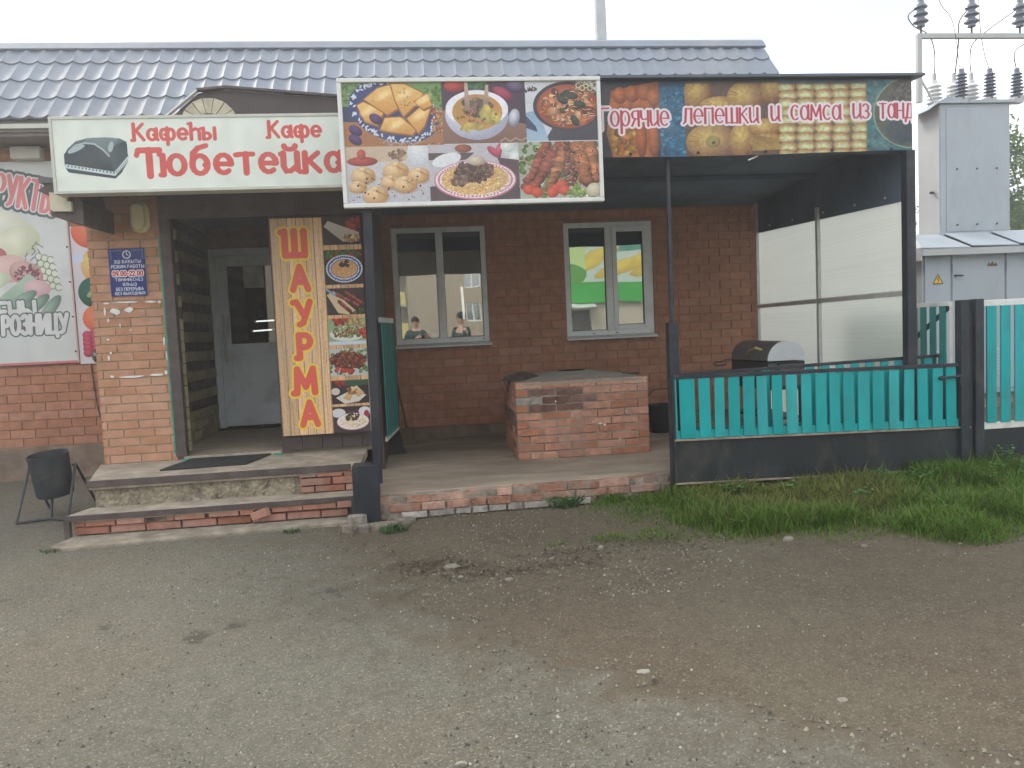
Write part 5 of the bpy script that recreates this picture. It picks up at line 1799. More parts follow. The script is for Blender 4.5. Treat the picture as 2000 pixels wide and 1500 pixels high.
# rags on the oven corner
nx_, ny_ = 26, 20
gx, gy = np.meshgrid(np.linspace(-1, 1, nx_), np.linspace(-1, 1, ny_))
rr = np.sqrt(gx ** 2 + gy ** 2)
hh = np.clip(1 - rr, 0, 1) ** 0.6 * 0.075 + 0.03 * (vnoise(ny_, nx_, 4, 8) - 0.4) * (rr < 1) + 0.012 * np.sin(gy * 14 + gx * 3) * (rr < .95)
ang = np.arctan2(gy, gx)
ed = 1 + 0.18 * np.sin(ang * 3 + 1) + 0.1 * np.sin(ang * 7)
rv = np.stack([0.19 * gx * ed, 0.15 * gy * ed, np.maximum(hh, 0.004)], -1).reshape(-1, 3)
i_ = np.arange(ny_ - 1)[:, None] * nx_ + np.arange(nx_ - 1)[None, :]
rag = np_mesh('oven_rag', rv, np.stack([i_, i_ + 1, i_ + nx_ + 1, i_ + nx_], -1).reshape(-1, 4), 'cloth_rag', None, smooth=True)
rag.location = (0.955, 7.45, 0.918)
tag(rag, 'crumpled dark rag heaped on the left corner of the brick oven', 'rag')
tag(MB().tube([(1.86, 7.55, .925), (2.02, 7.48, .925), (2.12, 7.46, .93)], 0.012, 6).build('iron_hook', 'wire', None), 'short iron hook lying on the right of the oven top', 'hook')

# broom and scoop behind the folded gate leaf
br = thing('broom', (-0.22, 8.55, 0.196), 'broom leaning on the brick wall left of the first window', 'broom')
MB().tube([(-0.34, 8.96, 0.98), (-0.225, 8.62, 0.36)], 0.013, 8).build('handle', 'wood_handle', br, smooth=True)
MB().add([(-0.25, 8.60, .38), (-0.20, 8.60, .38), (-0.20, 8.64, .38), (-0.25, 8.64, .38), (-0.315, 8.50, .197), (-0.115, 8.52, .197), (-0.10, 8.60, .197), (-0.31, 8.58, .197)], [(0, 1, 2, 3), (7, 6, 5, 4), (0, 4, 5, 1), (1, 5, 6, 2), (2, 6, 7, 3), (3, 7, 4, 0)]).build('brush', 'straw', br, 0.006)
sc_ = thing('dust_scoop', (-0.33, 7.95, 0.196), 'dark metal scoop standing under the folded teal leaf', 'dustpan')
MB().add([(-0.46, 7.86, .2), (-0.23, 7.90, .2), (-0.25, 8.10, .2), (-0.46, 8.08, .2), (-0.35, 8.10, .46), (-0.30, 8.10, .46)], [(3, 2, 1, 0), (0, 1, 5, 4), (1, 2, 5), (0, 4, 3), (2, 3, 4, 5)]).build('pan', 'rubber', sc_)
MB().tube([(-0.325, 8.10, .45), (-0.345, 8.13, .85)], 0.010, 6).build('handle', 'wood_handle', sc_)
bk = thing('dark_bucket', (2.62, 8.35, 0.196), 'dark bucket standing on the terrace right of the oven', 'bucket')
MB().lathe([(0.12, 0), (0.165, 0.30), (0.172, 0.31), (0.155, 0.31), (0.112, 0.03)], (2.62, 8.35, 0.197), 20).build('pail', 'grill_black', bk, smooth=True)
MB().tube([(2.45, 8.35, 0.50), (2.46, 8.35, 0.60), (2.55, 8.35, .68), (2.69, 8.35, .68), (2.78, 8.35, .60), (2.79, 8.35, .50)], 0.006, 6).build('bail', 'grill_black', bk)

# ------------------------------------------------------------------ terrace canopy
can = thing('terrace_canopy', (1.8, 7.4, 0), 'dark lean-to terrace canopy on thin posts with polycarbonate side wall', 'canopy')
MB().prism([(5.80, 3.225), (5.80, 3.20), (8.95, 3.34), (8.95, 3.365)], 'x', -0.42, 1.405).build('roof_sheet', 'canopy_metal', can)
MB().prism([(5.80, 3.292), (5.80, 3.272), (8.95, 3.40), (8.95, 3.42)], 'x', 1.42, 4.06).build('roof_sheet', 'canopy_metal', can)
MB().box(-0.42, 3.99, 5.90, 5.95, 2.70, 3.262).build('front_beam', 'canopy_board', can)
for k in range(4):
    x = -0.40 + k * 1.11
    MB().prism([(5.955, 2.90), (8.985, 2.79), (8.985, 2.812), (5.955, 2.922)], 'x', x, x + 1.105).build('ceiling_sheet', 'canopy_board', can)
for y in (7.45,):
    MB().bar((-0.40, y, 2.895 - (y - 5.955) * .0363 - .022), (4.0, y, 2.895 - (y - 5.955) * .0363 - .022), 0.05, 0.04).build('ceiling_batten', 'canopy_board', can)
MB().tube([(1.95, 5.86, 1.40), (1.975, 5.925, 2.699)], 0.019, 10).build('post', 'black_steel', can, smooth=True)
MB().box(1.908, 1.988, 5.82, 5.90, 0.0, 1.41).build('post', 'black_steel', can, 0.004)
MB().box(3.905, 3.982, 5.82, 5.897, 0.0, 2.698).build('post', 'black_steel', can, 0.004)
MB().bar((-0.392, 5.85, 0.30), (-0.345, 5.85, 2.85), 0.066, 0.066, (0, 1, 0)).build('post', 'black_steel', can, 0.004)
MB().box(-0.58, -0.385, 5.80, 5.97, 0.02, 0.445).build('post_shoe', 'black_steel', can, 0.006)


def side_hex(x0a, x0b, za0, za1, zb0, zb1, ya, yb, t=0.012):
    """upright sheet in the splayed side wall, front edge at ya, back edge at yb"""
    V = [(x0a, ya, za0), (x0b, yb, zb0), (x0b, yb, zb1), (x0a, ya, za1)]
    return V + [(x + t, y, z) for x, y, z in V], [(0, 1, 2, 3), (7, 6, 5, 4), (0, 4, 5, 1), (1, 5, 6, 2), (2, 6, 7, 3), (3, 7, 4, 0)]


SX = lambda y: 3.953 + (y - 5.9) * (4.085 - 3.953) / 3.08
ZT = lambda y: 2.312 + (y - 5.9) * 0.044
v, f = side_hex(SX(5.9), SX(8.98), ZT(5.9), 3.26, ZT(8.98), 3.36, 5.9, 8.98)
MB().add(v, f).build('side_board', 'canopy_board', can)
for ya, yb in ((5.90, 7.385), (7.415, 8.97)):
    for lo, hi in ((0.30, 1.55), (1.58, None)):
        v, f = side_hex(SX(ya), SX(yb), lo, hi or ZT(ya), lo, hi or ZT(yb), ya, yb, 0.010)
        MB().add(v, f).build('polycarbonate_sheet', 'polycarbonate', can)
mb = MB()
mb.bar((SX(7.4) - .012, 7.4, .2), (SX(7.4) - .012, 7.4, 2.5), 0.04, 0.04, (0, 1, 0))
mb.bar((SX(5.9) - .016, 5.9, 1.565), (SX(8.97) - .016, 8.97, 1.565), 0.03, 0.045)
mb.bar((SX(8.96) - .018, 8.955, .2), (SX(8.96) - .018, 8.955, 2.8), 0.035, 0.035, (0, 1, 0))
mb.build('screen_frame', 'aluminium', can)
for y in (6.2, 6.7, 7.3, 8.0, 8.6):
    MB().lathe([(0.012, 0), (0.012, 0.006)], (SX(y) - .007, y, ZT(y) + .06), 8, 'x').build('bolt', 'aluminium', can)
MB().bar((2.62, 5.892, 2.66), (2.70, 5.892, 2.69), 0.006, 0.012).build('bracket', 'white_frame', can)

# ------------------------------------------------------------------ signs
cs = thing('cafe_sign', (-1.5, 6.2, 2.58), 'long white cafe lightbox with red lettering and a grey cap over the door', 'sign')
MB().box(-2.672, -0.40, 6.205, 6.335, 2.592, 3.142).build('lightbox', 'white_frame', cs, 0.004)
panel_uv('print', [(-2.660, 6.203, 2.604), (-0.41, 6.203, 2.604), (-0.41, 6.203, 3.130), (-2.660, 6.203, 3.130)], 'cafe_art', cs)
mb = MB()
mb.box(-2.685, -0.39, 6.196, 6.34, 3.130, 3.152).box(-2.685, -0.39, 6.196, 6.34, 2.582, 2.604).box(-2.685, -2.663, 6.196, 6.34, 2.604, 3.130)
mb.build('rim', 'pale_trim', cs, 0.002)

bb = thing('food_billboard', (0.45, 5.75, 2.345), 'white framed billboard printed with six plates of food', 'billboard')
MB().box(-0.505, 1.408, 5.765, 5.80, 2.355, 3.262).build('board', 'white_frame', bb)
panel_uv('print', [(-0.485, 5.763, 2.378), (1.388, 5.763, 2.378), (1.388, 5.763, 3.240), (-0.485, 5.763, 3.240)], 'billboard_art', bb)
for q in ((-0.517, 1.418, 3.238, 3.268), (-0.517, 1.418, 2.347, 2.377)):
    MB().box(q[0], q[1], 5.745, 5.803, q[2], q[3]).build('frame_bar', 'white_frame', bb, 0.005)
for q in ((-0.517, -0.487), (1.388, 1.418)):
    MB().box(q[0], q[1], 5.747, 5.801, 2.378, 3.237).build('frame_bar', 'white_frame', bb, 0.005)

bn = thing('canopy_banner', (2.7, 5.87, 2.70), 'long dark food banner with red and white lettering across the canopy front', 'banner')
MB().box(1.44, 3.984, 5.876, 5.896, 2.700, 3.26).build('backing', 'canopy_board', bn)
# slightly rippled vinyl
nx_, nz_ = 61, 5
xs_, zs_ = np.linspace(1.42, 3.986, nx_), np.linspace(2.698, 3.285, nz_)
VX, VZ = np.meshgrid(xs_, zs_)
VY = 5.862 + 0.004 * np.sin(VX * 9 + VZ * 3) - 0.0
VZ = VZ - 0.008 * np.sin((VX - 1.42) * 1.9) * (VZ < 2.7)
i_ = np.arange(nz_ - 1)[:, None] * nx_ + np.arange(nx_ - 1)[None, :]
fb = np.stack([i_, i_ + 1, i_ + nx_ + 1, i_ + nx_], -1).reshape(-1, 4)
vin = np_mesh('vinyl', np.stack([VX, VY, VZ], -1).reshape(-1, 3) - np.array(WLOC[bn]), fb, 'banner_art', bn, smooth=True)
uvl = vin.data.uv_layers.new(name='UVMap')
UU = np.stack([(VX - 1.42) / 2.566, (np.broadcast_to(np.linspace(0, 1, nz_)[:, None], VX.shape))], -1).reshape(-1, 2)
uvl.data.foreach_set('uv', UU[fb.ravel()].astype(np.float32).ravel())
for x in (1.66, 2.2, 2.75, 3.3, 3.8):
    MB().lathe([(0.012, 0), (0.012, -0.006)], (x, 5.858, 2.716), 8, 'y').build('grommet', 'gasket', bn)

ss = thing('shawarma_sign', (-0.88, 6.95, 0.57), 'tall wood grain sign with red letters and small food pictures by the door', 'sign')
MB().box(-1.262, -0.498, 6.915, 6.99, 0.572, 2.462).build('board', 'white_frame', ss)
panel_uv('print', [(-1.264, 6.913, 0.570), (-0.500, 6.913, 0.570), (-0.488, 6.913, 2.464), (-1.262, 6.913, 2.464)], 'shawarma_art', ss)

pb_ = thing('produce_banner', (-5.05, 8.98, 1.27), 'large pale fruit and vegetable banner on the brick wall left of the porch', 'banner')
MB().box(-6.35, -3.775, 8.975, 8.998, 1.275, 3.46).build('backing', 'white_frame', pb_)
panel_uv('print', [(-6.35, 8.973, 1.275), (-3.772, 8.973, 1.275), (-3.772, 8.973, 3.465), (-6.35, 8.973, 3.465)], 'produce_art', pb_)
for k in range(6):
    MB().lathe([(0.010, 0), (0.010, -0.006)], (-3.80, 8.972, 1.40 + k * .38), 8, 'y').build('grommet', 'gasket', pb_)
sb = thing('fruit_strip_banner', (-3.60, 8.98, 1.25), 'narrow fruit banner strip between the large banner and the brick pillar', 'banner')
panel_uv('print', [(-3.766, 8.985, 1.255), (-3.40, 8.985, 1.255), (-3.40, 8.985, 2.76), (-3.766, 8.985, 2.76)], 'strip_art', sb)
MB().box(-3.766, -3.40, 8.986, 8.998, 1.255, 2.76).build('backing', 'white_frame', sb)

# ------------------------------------------------------------------ gate, fence and posts
gate = thing('low_gate', (3.14, 5.75, 0.14), 'front teal slatted gate with a black lower sheet and a latch', 'gate', 'low gates at the terrace')
GX0, GX1 = 1.90, 4.384
zz = [(90, 108), (122, 196), (215, 270), (288, 335), (357, 412), (430, 485), (500, 550), (575, 625), (645, 700), (720, 770), (790, 845), (862, 915), (932, 988), (1005, 1065), (1080, 1140), (1165, 1215), (1240, 1292), (1312, 1365), (1388, 1440), (1462, 1515), (1533, 1585)]
GT = lambda x: 0.990 - 0.024 * (x - GX0) / 2.48
GB = lambda x: 0.160 - 0.040 * (x - GX0) / 2.48
GM = lambda x: 0.505 - 0.042 * (x - GX0) / 2.48
MB().bar((GX0, 5.745, GT(GX0)), (GX1, 5.745, GT(GX1)), 0.032, 0.030).build('top_rail', 'black_steel', gate, 0.003)
MB().bar((GX0 + .016, 5.757, GM(GX0) + .03), (GX1 - .016, 5.757, GM(GX1) + .03), 0.014, 0.065).build('lower_rail', 'teal_paint', gate, 0.003)
MB().bar((GX0, 5.742, GM(GX0) - .008), (GX1, 5.742, GM(GX1) - .008), 0.03, 0.014).build('flange', 'rusty_edge', gate, 0.002)
MB().box(GX0 - .004, GX0 + .014, 5.733, 5.765, GB(GX0), GT(GX0) - .02).box(GX1 - .014, GX1 + .004, 5.733, 5.765, GB(GX1), GT(GX1) - .02).build('side_bar', 'black_steel', gate, 0.002)
g = random.Random(8)
for a, b in zz:
    xa, xb = GX0 + (a - 90) / 1495 * 2.48, GX0 + (b - 90) / 1495 * 2.48
    xm = (xa + xb) / 2
    t = g.uniform(-.006, .006)
    z0, z1 = GM(xm) + .004, GT(xm) - .018
    y = 5.744 + g.uniform(-.003, .002)
    MB().prism([(xa, z0), (xb, z0), (xb + t, z1), (xa + t, z1)], 'y', y - .008, y + .004).build('slat', 'teal_paint', gate, 0.002)
v = [(GX0 + .014, 5.752, GB(GX0)), (GX1 - .014, 5.752, GB(GX1)), (GX1 - .014, 5.752, GM(GX1) - .015), (GX0 + .014, 5.752, GM(GX0) - .015)]
MB().add(v + [(x, 5.758, z) for x, y, z in v], [(0, 1, 2, 3), (7, 6, 5, 4), (0, 4, 5, 1), (1, 5, 6, 2), (2, 6, 7, 3), (3, 7, 4, 0)]).build('sheet', 'black_sheet', gate)
MB().bar((GX0, 5.745, GB(GX0) - .006), (GX1, 5.745, GB(GX1) - .006), 0.03, 0.012).build('bottom_edge', 'rusty_edge', gate, 0.002)
MB().box(2.485, 2.51, 5.735, 5.75, GB(2.5) + .005, GB(2.5) + .055).build('lug', 'black_steel', gate)
MB().tube([(4.10, 5.722, .868), (4.325, 5.722, .876)], 0.010, 8).box(4.115, 4.135, 5.722, 5.742, .85, .885).box(4.26, 4.28, 5.722, 5.742, .855, .89).tube([(4.28, 5.718, .872), (4.283, 5.714, .80)], 0.006, 6).build('latch', 'black_steel', gate)

g2 = thing('low_gate', (3.1, 5.9, 0.15), 'second teal slatted gate standing close behind the front one', 'gate', 'low gates at the terrace')
HT = lambda x: 0.990 + 0.048 * (x - 1.95) / 2.3
MB().bar((1.995, 5.93, HT(1.995)), (4.27, 5.93, HT(4.27)), 0.03, 0.026).build('top_rail', 'black_steel', g2, 0.003)
MB().bar((1.995, 5.94, .52), (4.27, 5.94, .52), 0.016, 0.06).build('lower_rail', 'teal_paint', g2)
for k in range(18):
    xa = 2.055 + k * 0.1285
    if 2.75 < xa < 3.05:
        continue
    MB().box(xa, xa + .072, 5.918, 5.931, .50, HT(xa) - .014).build('slat', 'teal_paint', g2, 0.002)
MB().box(2.0, 4.265, 5.941, 5.947, .21, .49).build('sheet', 'black_sheet', g2)

gp = thing('gate_post', (4.325, 5.75, 0), 'black square steel post on the latch side of the low gate', 'post')
MB().box(4.288, 4.362, 5.715, 5.79, 0.0, 1.487).build('shaft', 'black_steel', gp, 0.004)
MB().box(4.363, 4.412, 5.74, 5.77, 0.05, 1.40).build('infill_plate', 'black_steel', gp, 0.003)
gp2 = MB().box(4.414, 4.488, 5.712, 5.79, 0.0, 1.490).build('gate_post', 'black_steel', None, 0.004)
tag(gp2, 'black square steel post holding the white framed teal fence', 'post')

fn = thing('teal_fence', (5.6, 5.77, 0.1), 'tall teal picket fence with white rails at the right edge', 'fence')
MB().bar((4.492, 5.765, 1.452), (7.4, 5.765, 1.462), 0.03, 0.05).build('rail', 'white_paint', fn, 0.004)
MB().bar((4.492, 5.765, 0.452), (7.4, 5.765, 0.455), 0.03, 0.055).build('rail', 'white_paint', fn, 0.004)
MB().box(4.490, 4.506, 5.765, 5.78, .48, 1.43).build('slat', 'teal_paint', fn)
for k in range(23):
    xa = 4.536 + k * .124
    MB().box(xa, xa + .085, 5.742, 5.758, .478, 1.43).build('slat', 'teal_paint', fn, 0.002)
MB().box(4.492, 7.4, 5.765, 5.772, 0.02, .424).build('sheet', 'black_sheet', fn)
MB().box(7.4, 7.47, 5.73, 5.80, 0, 1.5).build('post', 'black_steel', fn)

wk = thing('wicket_leaf', (4.27, 6.3, 0.4), 'shaded teal wicket leaf swung inward beside the twin black posts', 'gate')
MB().bar((4.262, 5.80, 1.462), (4.262, 6.95, 1.462), 0.03, 0.035).build('rail', 'white_paint', wk, 0.003)
MB().bar((4.262, 5.80, .45), (4.262, 6.95, .45), 0.03, 0.04).build('rail', 'white_paint', wk, 0.003)
for k in range(9):
    y = 5.835 + k * .122
    MB().box(4.238, 4.250, y, y + .075, .47, 1.445).build('slat', 'shaded_teal_paint', wk, 0.002)
MB().bar((4.256, 5.80, 1.44), (4.256, 6.90, .80), 0.01, 0.04).build('brace', 'black_steel', wk)
MB().box(4.25, 4.275, 5.792, 5.799, .43, 1.48).build('edge_bar', 'white_paint', wk)

fl = thing('folded_gate_leaf', (-0.35, 7.6, 0.43), 'green gate leaf with white edges folded back against the porch boards', 'gate')
for (za, zb, m_, nm) in ((1.535, 1.585, 'white_paint', 'rail'), (.43, .475, 'white_paint', 'rail')):
    MB().bar((-0.385, 7.18, (za + zb) / 2), (-0.300, 8.06, (za + zb) / 2 + .005), 0.024, zb - za).build(nm, m_, fl, 0.003)
for k in range(7):
    t = (k + .12) / 7.0
    x, y = -0.385 + .085 * t, 7.18 + .88 * t
    MB().bar((x + .016, y, .472), (x + .016, y, 1.538), 0.012, 0.085, (0.0, 1, 0)).build('slat', 'shaded_teal_paint', fl, 0.002)
MB().bar((-0.298, 8.075, .42), (-0.298, 8.075, 1.59), 0.03, 0.03, (0, 1, 0)).build('edge_bar', 'black_steel', fl)

# ------------------------------------------------------------------ smoker grill behind the gate
sg = thing('barrel_grill', (3.55, 7.7, 0.196), 'barrel grill with a grey domed lid behind the teal gates', 'grill')
BX, BY0, BY1, BZ, BR = 3.557, 7.22, 8.12, 0.992, 0.196
lid = []
pts = [(BX + BR * math.cos(math.pi * k / 16), BZ + BR * .98 * math.sin(math.pi * k / 16)) for k in range(17)]
ld = MB().prism(pts, 'y', BY0 + .005, BY1).build('lid', 'grill_grey', sg, smooth=True)
MB().prism([(BX + (x - BX) * 1.01, BZ + (z - BZ) * 1.01) for x, z in pts], 'y', BY0 - .006, BY0 + .0045).build('end_cap', 'grill_cap', ld)
MB().tube([(BX - .165, 7.42, 1.10), (BX - .23, 7.42, 1.12), (BX - .24, 7.52, 1.10), (BX - .24, 7.60, 1.06), (BX - .20, 7.62, 1.04)], 0.014, 8).build('lid_handle', 'brass', ld, smooth=True)
MB().box(BX - BR, BX + BR, BY0 + .01, BY1, 0.70, BZ - .012).build('firebox', 'grill_black', sg, 0.01)
MB().box(BX - .19, BX - .10, BY0 + .002, BY0 + .009, .88, .965).box(BX - .07, BX + .18, BY0 + .003, BY0 + .009, .74, .955).build('label_plate', 'grill_grey', sg)
MB().tube([(BX + .2, 7.5, .93), (BX + .25, 7.5, .95), (BX + .30, 7.5, .94), (BX + .31, 7.5, .88)], 0.018, 8).build('side_handle', 'brass', sg, smooth=True)
MB().tube([(BX - .20, 8.05, .985), (BX - .30, 8.05, .985), (BX - .31, 8.05, .97), (BX - .40, 8.05, .965), (BX - .42, 8.05, .945), (BX - .40, 8.05, .925), (BX - .30, 8.05, .93), (BX - .28, 8.05, .965)], 0.008, 6).build('hook_bar', 'wire', sg)
for x in (BX - .17, BX + .17):
    for y in (BY0 + .06, BY1 - .06):
        MB().bar((x, y, .20), (x, y, .70), .035, .035, (0, 1, 0)).build('leg', 'grill_black', sg)
MB().box(BX - .19, BX + .19, BY0 + .04, BY1 - .04, .40, .425).build('shelf', 'grill_black', sg)
for y in (BY0 + .02, BY1 - .02):
    MB().lathe([(.07, -.018), (.078, 0), (.07, .018)], (BX + .20, y + .04, .275), 18, 'x').build('wheel', 'grill_black', sg, smooth=True)
cr = thing('grey_crate', (3.2, 7.0, 0.196), 'grey plastic crate on the terrace floor behind the gates', 'crate')
MB().box(3.0, 3.30, 6.85, 7.15, .20, .23).build('base', 'grill_grey', cr)
for q in ((3.0, 3.30, 6.85, 6.865), (3.0, 3.30, 7.135, 7.15), (3.0, 3.015, 6.865, 7.135), (3.285, 3.30, 6.865, 7.135)):
    MB().box(*q, .23, .46).build('side', 'grill_grey', cr, 0.003)

# ------------------------------------------------------------------ litter bin
lbn = thing('litter_bin', (-3.2, 6.95, 0.0), 'dark tipping litter bin on a bent bar stand by the steps', 'bin')
mb = MB()
rt, rb = 0.158, 0.140
mb.lathe([(rb, .0), (rb + .004, .02), (rt, .345), (rt + .006, .36), (rt - .006, .36), (rb - .008, .03)], (0, 0, 0), 26)
M_ = Matrix.Rotation(R(7), 4, 'X') @ Matrix.Rotation(R(-3), 4, 'Y')
mb.v = [tuple((M_ @ Vector(p)) + Vector((-3.195, 6.93, .185))) for p in mb.v]
mb.build('drum', 'bin_paint', lbn, smooth=True)
for s in (-1, 1):
    x = -3.195 + s * .185
    MB().tube([(x + s * .015, 6.66, .012), (x, 6.92, .44), (x + s * .02, 7.24, .012)], 0.012, 8).build('leg_frame', 'bin_paint', lbn)
    MB().tube([(x, 6.92, .43), (x - s * .03, 6.93, .43)], 0.012, 8).build('pivot', 'bin_paint', lbn)
MB().tube([(-3.395, 6.66, .012), (-3.16, 6.74, .014), (-2.995, 6.66, .012)], 0.011, 8).build('cross_bar', 'bin_paint', lbn)
MB().tube([(-3.16, 6.74, .014), (-3.19, 6.86, .20)], 0.011, 8).build('stay', 'bin_paint', lbn)

# ------------------------------------------------------------------ transformer kiosk
tk = thing('transformer_kiosk', (8.0, 10.0, 0), 'grey steel transformer kiosk with a tall tower and insulators behind the fence', 'transformer')
KX0, KX1, KY0, KY1 = 6.47, 9.6, 9.35, 10.9
pl = MB().box(KX0 + .06, KX1, KY0 + .08, KY1, 0, .30).build('plinth', 'oven_mortar', tk)
for cx, cz, w, h in lay_courses(KX0 + .06, KX1, .005, .30, .25, .064, .0105, seed=21):
    if cx < 9.2:
        inst(bricks_of('edge_brick', .012), 'brick', pl, (cx, KY0 + .072, cz), (w, .03, h))
body = MB().box(KX0, KX1, KY0, KY1, .30, 2.235).build('cabinet', 'kiosk_grey', tk, 0.006)
for a, b in ((KX0 + .03, 6.855), (6.885, 7.62), (7.65, 8.5)):
    d = MB().box(a, b, KY0 - .018, KY0 - .0005, .36, 2.20).build('door', 'kiosk_grey', body, 0.006)
    for q in range(8):
        z = .55 + q * .045
        xx = b - .25
        MB().prism([(KY0 - .034, z), (KY0 - .019, z + .03), (KY0 - .019, z)], 'x', xx, xx + .16).build('louvre', 'kiosk_grey', d)
    MB().box(a - .004, a + .012, KY0 - .032, KY0 - .019, 1.9, 2.02).build('hinge', 'kiosk_grey', d)
MB().tube([(6.915, KY0 - .022, 1.86), (6.915, KY0 - .06, 1.86), (7.0, KY0 - .065, 1.855)], 0.012, 8).build('handle', 'wire', body)
for q in range(7):
    z = 1.98 - q * .05
    MB().prism([(KX0 - .02, z), (KX0 - .001, z + .035), (KX0 - .001, z)], 'y', KY0 + .12, KY0 + .42).build('louvre', 'kiosk_side', body)
MB().prism([(7.36, 1.965), (7.52, 1.965), (7.50, 2.01), (7.47, 1.99), (7.45, 2.03), (7.42, 1.985), (7.40, 2.02), (7.38, 1.975)], 'y', KY0 - .0215, KY0 - .0185).build('rust_patch', 'rust', body)
ws = MB().prism([(6.61, 1.765), (6.745, 1.765), (6.678, 1.885)], 'y', KY0 - .0245, KY0 - .0185).build('warning_plate', 'warning_yellow', body)
mb = MB()
T = [(6.61, 1.765), (6.745, 1.765), (6.678, 1.885)]
for i in range(3):
    a, b = T[i], T[(i + 1) % 3]
    mb.bar((a[0], KY0 - .0262, a[1]), (b[0], KY0 - .0262, b[1]), .003, .008, (0, 0, 1) if i == 0 else (1, 0, .55))
mb.bar((6.686, KY0 - .0262, 1.85), (6.668, KY0 - .0262, 1.818), .003, .009, (1, 0, 0)).bar((6.668, KY0 - .0262, 1.818), (6.690, KY0 - .0262, 1.815), .003, .007).bar((6.690, KY0 - .0262, 1.815), (6.676, KY0 - .0262, 1.782), .003, .008, (1, 0, 0))
mb.build('warning_symbol', 'gasket', ws)
# eave of overlapping folded sheets
for k, (a, b, dz) in enumerate(((6.36, 7.04, 0.0), (7.0, 7.72, .012), (7.66, 8.40, .024), (8.34, 9.7, .03))):
    mb = MB()
    v = [(a + (.06 if k else 0), KY0 - .16, 2.225 + dz), (b, KY0 - .16, 2.215 + dz), (b - .12, KY0 + .28, 2.43 + dz), (a + (.0 if k else .20), KY0 + .28, 2.43 + dz)]
    mb.add(v + [(x, y, z - .012) for x, y, z in v], [(0, 1, 2, 3), (7, 6, 5, 4), (0, 4, 5, 1), (1, 5, 6, 2), (2, 6, 7, 3), (3, 7, 4, 0)])
    mb.build('roof_sheet', 'kiosk_grey', tk)
v = [(6.36, KY0 - .16, 2.225), (6.56, KY0 + .28, 2.43), (6.56, KY1 - .2, 2.43), (6.36, KY1 + .1, 2.225)]
MB().add(v + [(x, y, z - .012) for x, y, z in v], [(0, 1, 2, 3), (7, 6, 5, 4), (0, 4, 5, 1), (1, 5, 6, 2), (2, 6, 7, 3), (3, 7, 4, 0)]).build('roof_sheet', 'kiosk_side', tk)
MB().box(6.56, 9.6, KY0 + .281, KY1, 2.24, 2.43).build('roof_deck', 'kiosk_grey', tk)
MB().box(6.36, 6.375, KY0 - .15, KY1, 2.06, 2.214).box(6.376, 9.6, KY0 - .155, KY0 - .145, 2.12, 2.205).build('fascia_strip', 'kiosk_side', tk)
tw = MB().box(7.005, 8.02, 9.72, 10.18, 2.431, 4.16).build('tower', 'kiosk_grey', tk, 0.008)
MB().box(6.998, 7.0045, 9.73, 10.17, 2.45, 4.14).build('side_sheet', 'kiosk_side', tw)
MB().box(7.09, 7.96, 9.712, 9.7195, 2.47, 4.10).build('front_sheet', 'kiosk_grey', tw, 0.004)
for z in (2.56, 3.30):
    for x in (7.24, 7.53, 7.82):
        MB().lathe([(.012, 0), (.012, -.01)], (x, 9.711, z), 8, 'y').build('bolt', 'wire', tw)
MB().tube([(6.997, 9.85, 3.02), (6.93, 9.83, 3.01)], .012, 6).box(6.95, 6.985, 9.82, 9.86, 3.0, 3.03).build('handle', 'wire', tw)
MB().prism([(6.83, 4.08), (6.92, 4.155), (7.1, 4.25), (7.35, 4.20), (7.4, 4.162), (6.96, 4.162)], 'y', 9.68, 10.2).build('cap', 'kiosk_grey', tw)
MB().box(7.401, 8.1, 9.68, 10.2, 4.162, 4.20).build('cap', 'kiosk_grey', tw)
gn = MB().box(6.735, 6.800, 9.77, 9.83, 4.20, 5.035).box(6.735, 9.6, 9.77, 9.83, 5.036, 5.10).box(8.101, 9.6, 9.77, 9.83, 4.22, 4.28).build('gantry', 'kiosk_side', tk, 0.004)
MB().bar((6.80, 9.80, 4.50), (6.98, 9.80, 4.20), .02, .02).build('strut', 'kiosk_side', gn)


def insulator(x, y, z, hgt, r, m_, n=4):
    mb = MB()
    prof = [(r * .55, 0)]
    for k in range(n):
        h0 = hgt * (.10 + .78 * k / n)
        st_ = hgt * .78 / n
        rr_ = r * (1 - .18 * k / n)
        prof += [(r * .5, h0), (rr_, h0 + st_ * .25), (rr_ * .96, h0 + st_ * .40), (r * .48, h0 + st_ * .80)]
    prof += [(r * .42, hgt * .9), (r * .40, hgt)]
    mb.lathe(prof, (x, y, z), 16)
    return mb.build('insulator', m_, tk, smooth=True)


for x in (6.80, 7.53, 8.235, 8.9):
    MB().tube([(x, 9.8, 5.10), (x, 9.8, 5.20)], .014, 6).build('pin', 'wire', gn)
    insulator(x, 9.8, 5.19, .36, .095, 'porcelain_brown', 3)
for x in (7.115, 7.40, 7.66):
    insulator(x, 9.98, 4.20, .34, .105, 'porcelain_white', 5)
    MB().box(x - .02, x + .02, 9.96, 10.0, 4.54, 4.64).build('clamp', 'kiosk_side', tk)
for x in (7.335, 7.745, 8.14):
    insulator(x, 9.74, 4.22, .40, .082, 'porcelain_brown', 7)
    MB().box(x - .07, x + .07, 9.70, 9.80, 4.16, 4.24).build('clamp', 'kiosk_side', tk)


def wire(pts, r=0.008):
    """smooth sagging cable through a few points"""
    P = [Vector(p) for p in pts]
    out = []
    for i in range(len(P) - 1):
        p0, p1, p2, p3 = P[max(i - 1, 0)], P[i], P[i + 1], P[min(i + 2, len(P) - 1)]
        for k in range(6):
            t = k / 6
            out.append(0.5 * ((2 * p1) + (-p0 + p2) * t + (2 * p0 - 5 * p1 + 4 * p2 - p3) * t * t + (-p0 + 3 * p1 - 3 * p2 + p3) * t ** 3))
    out.append(P[-1])
    MB().tube(out, r, 5).build('cable', 'wire', tk)


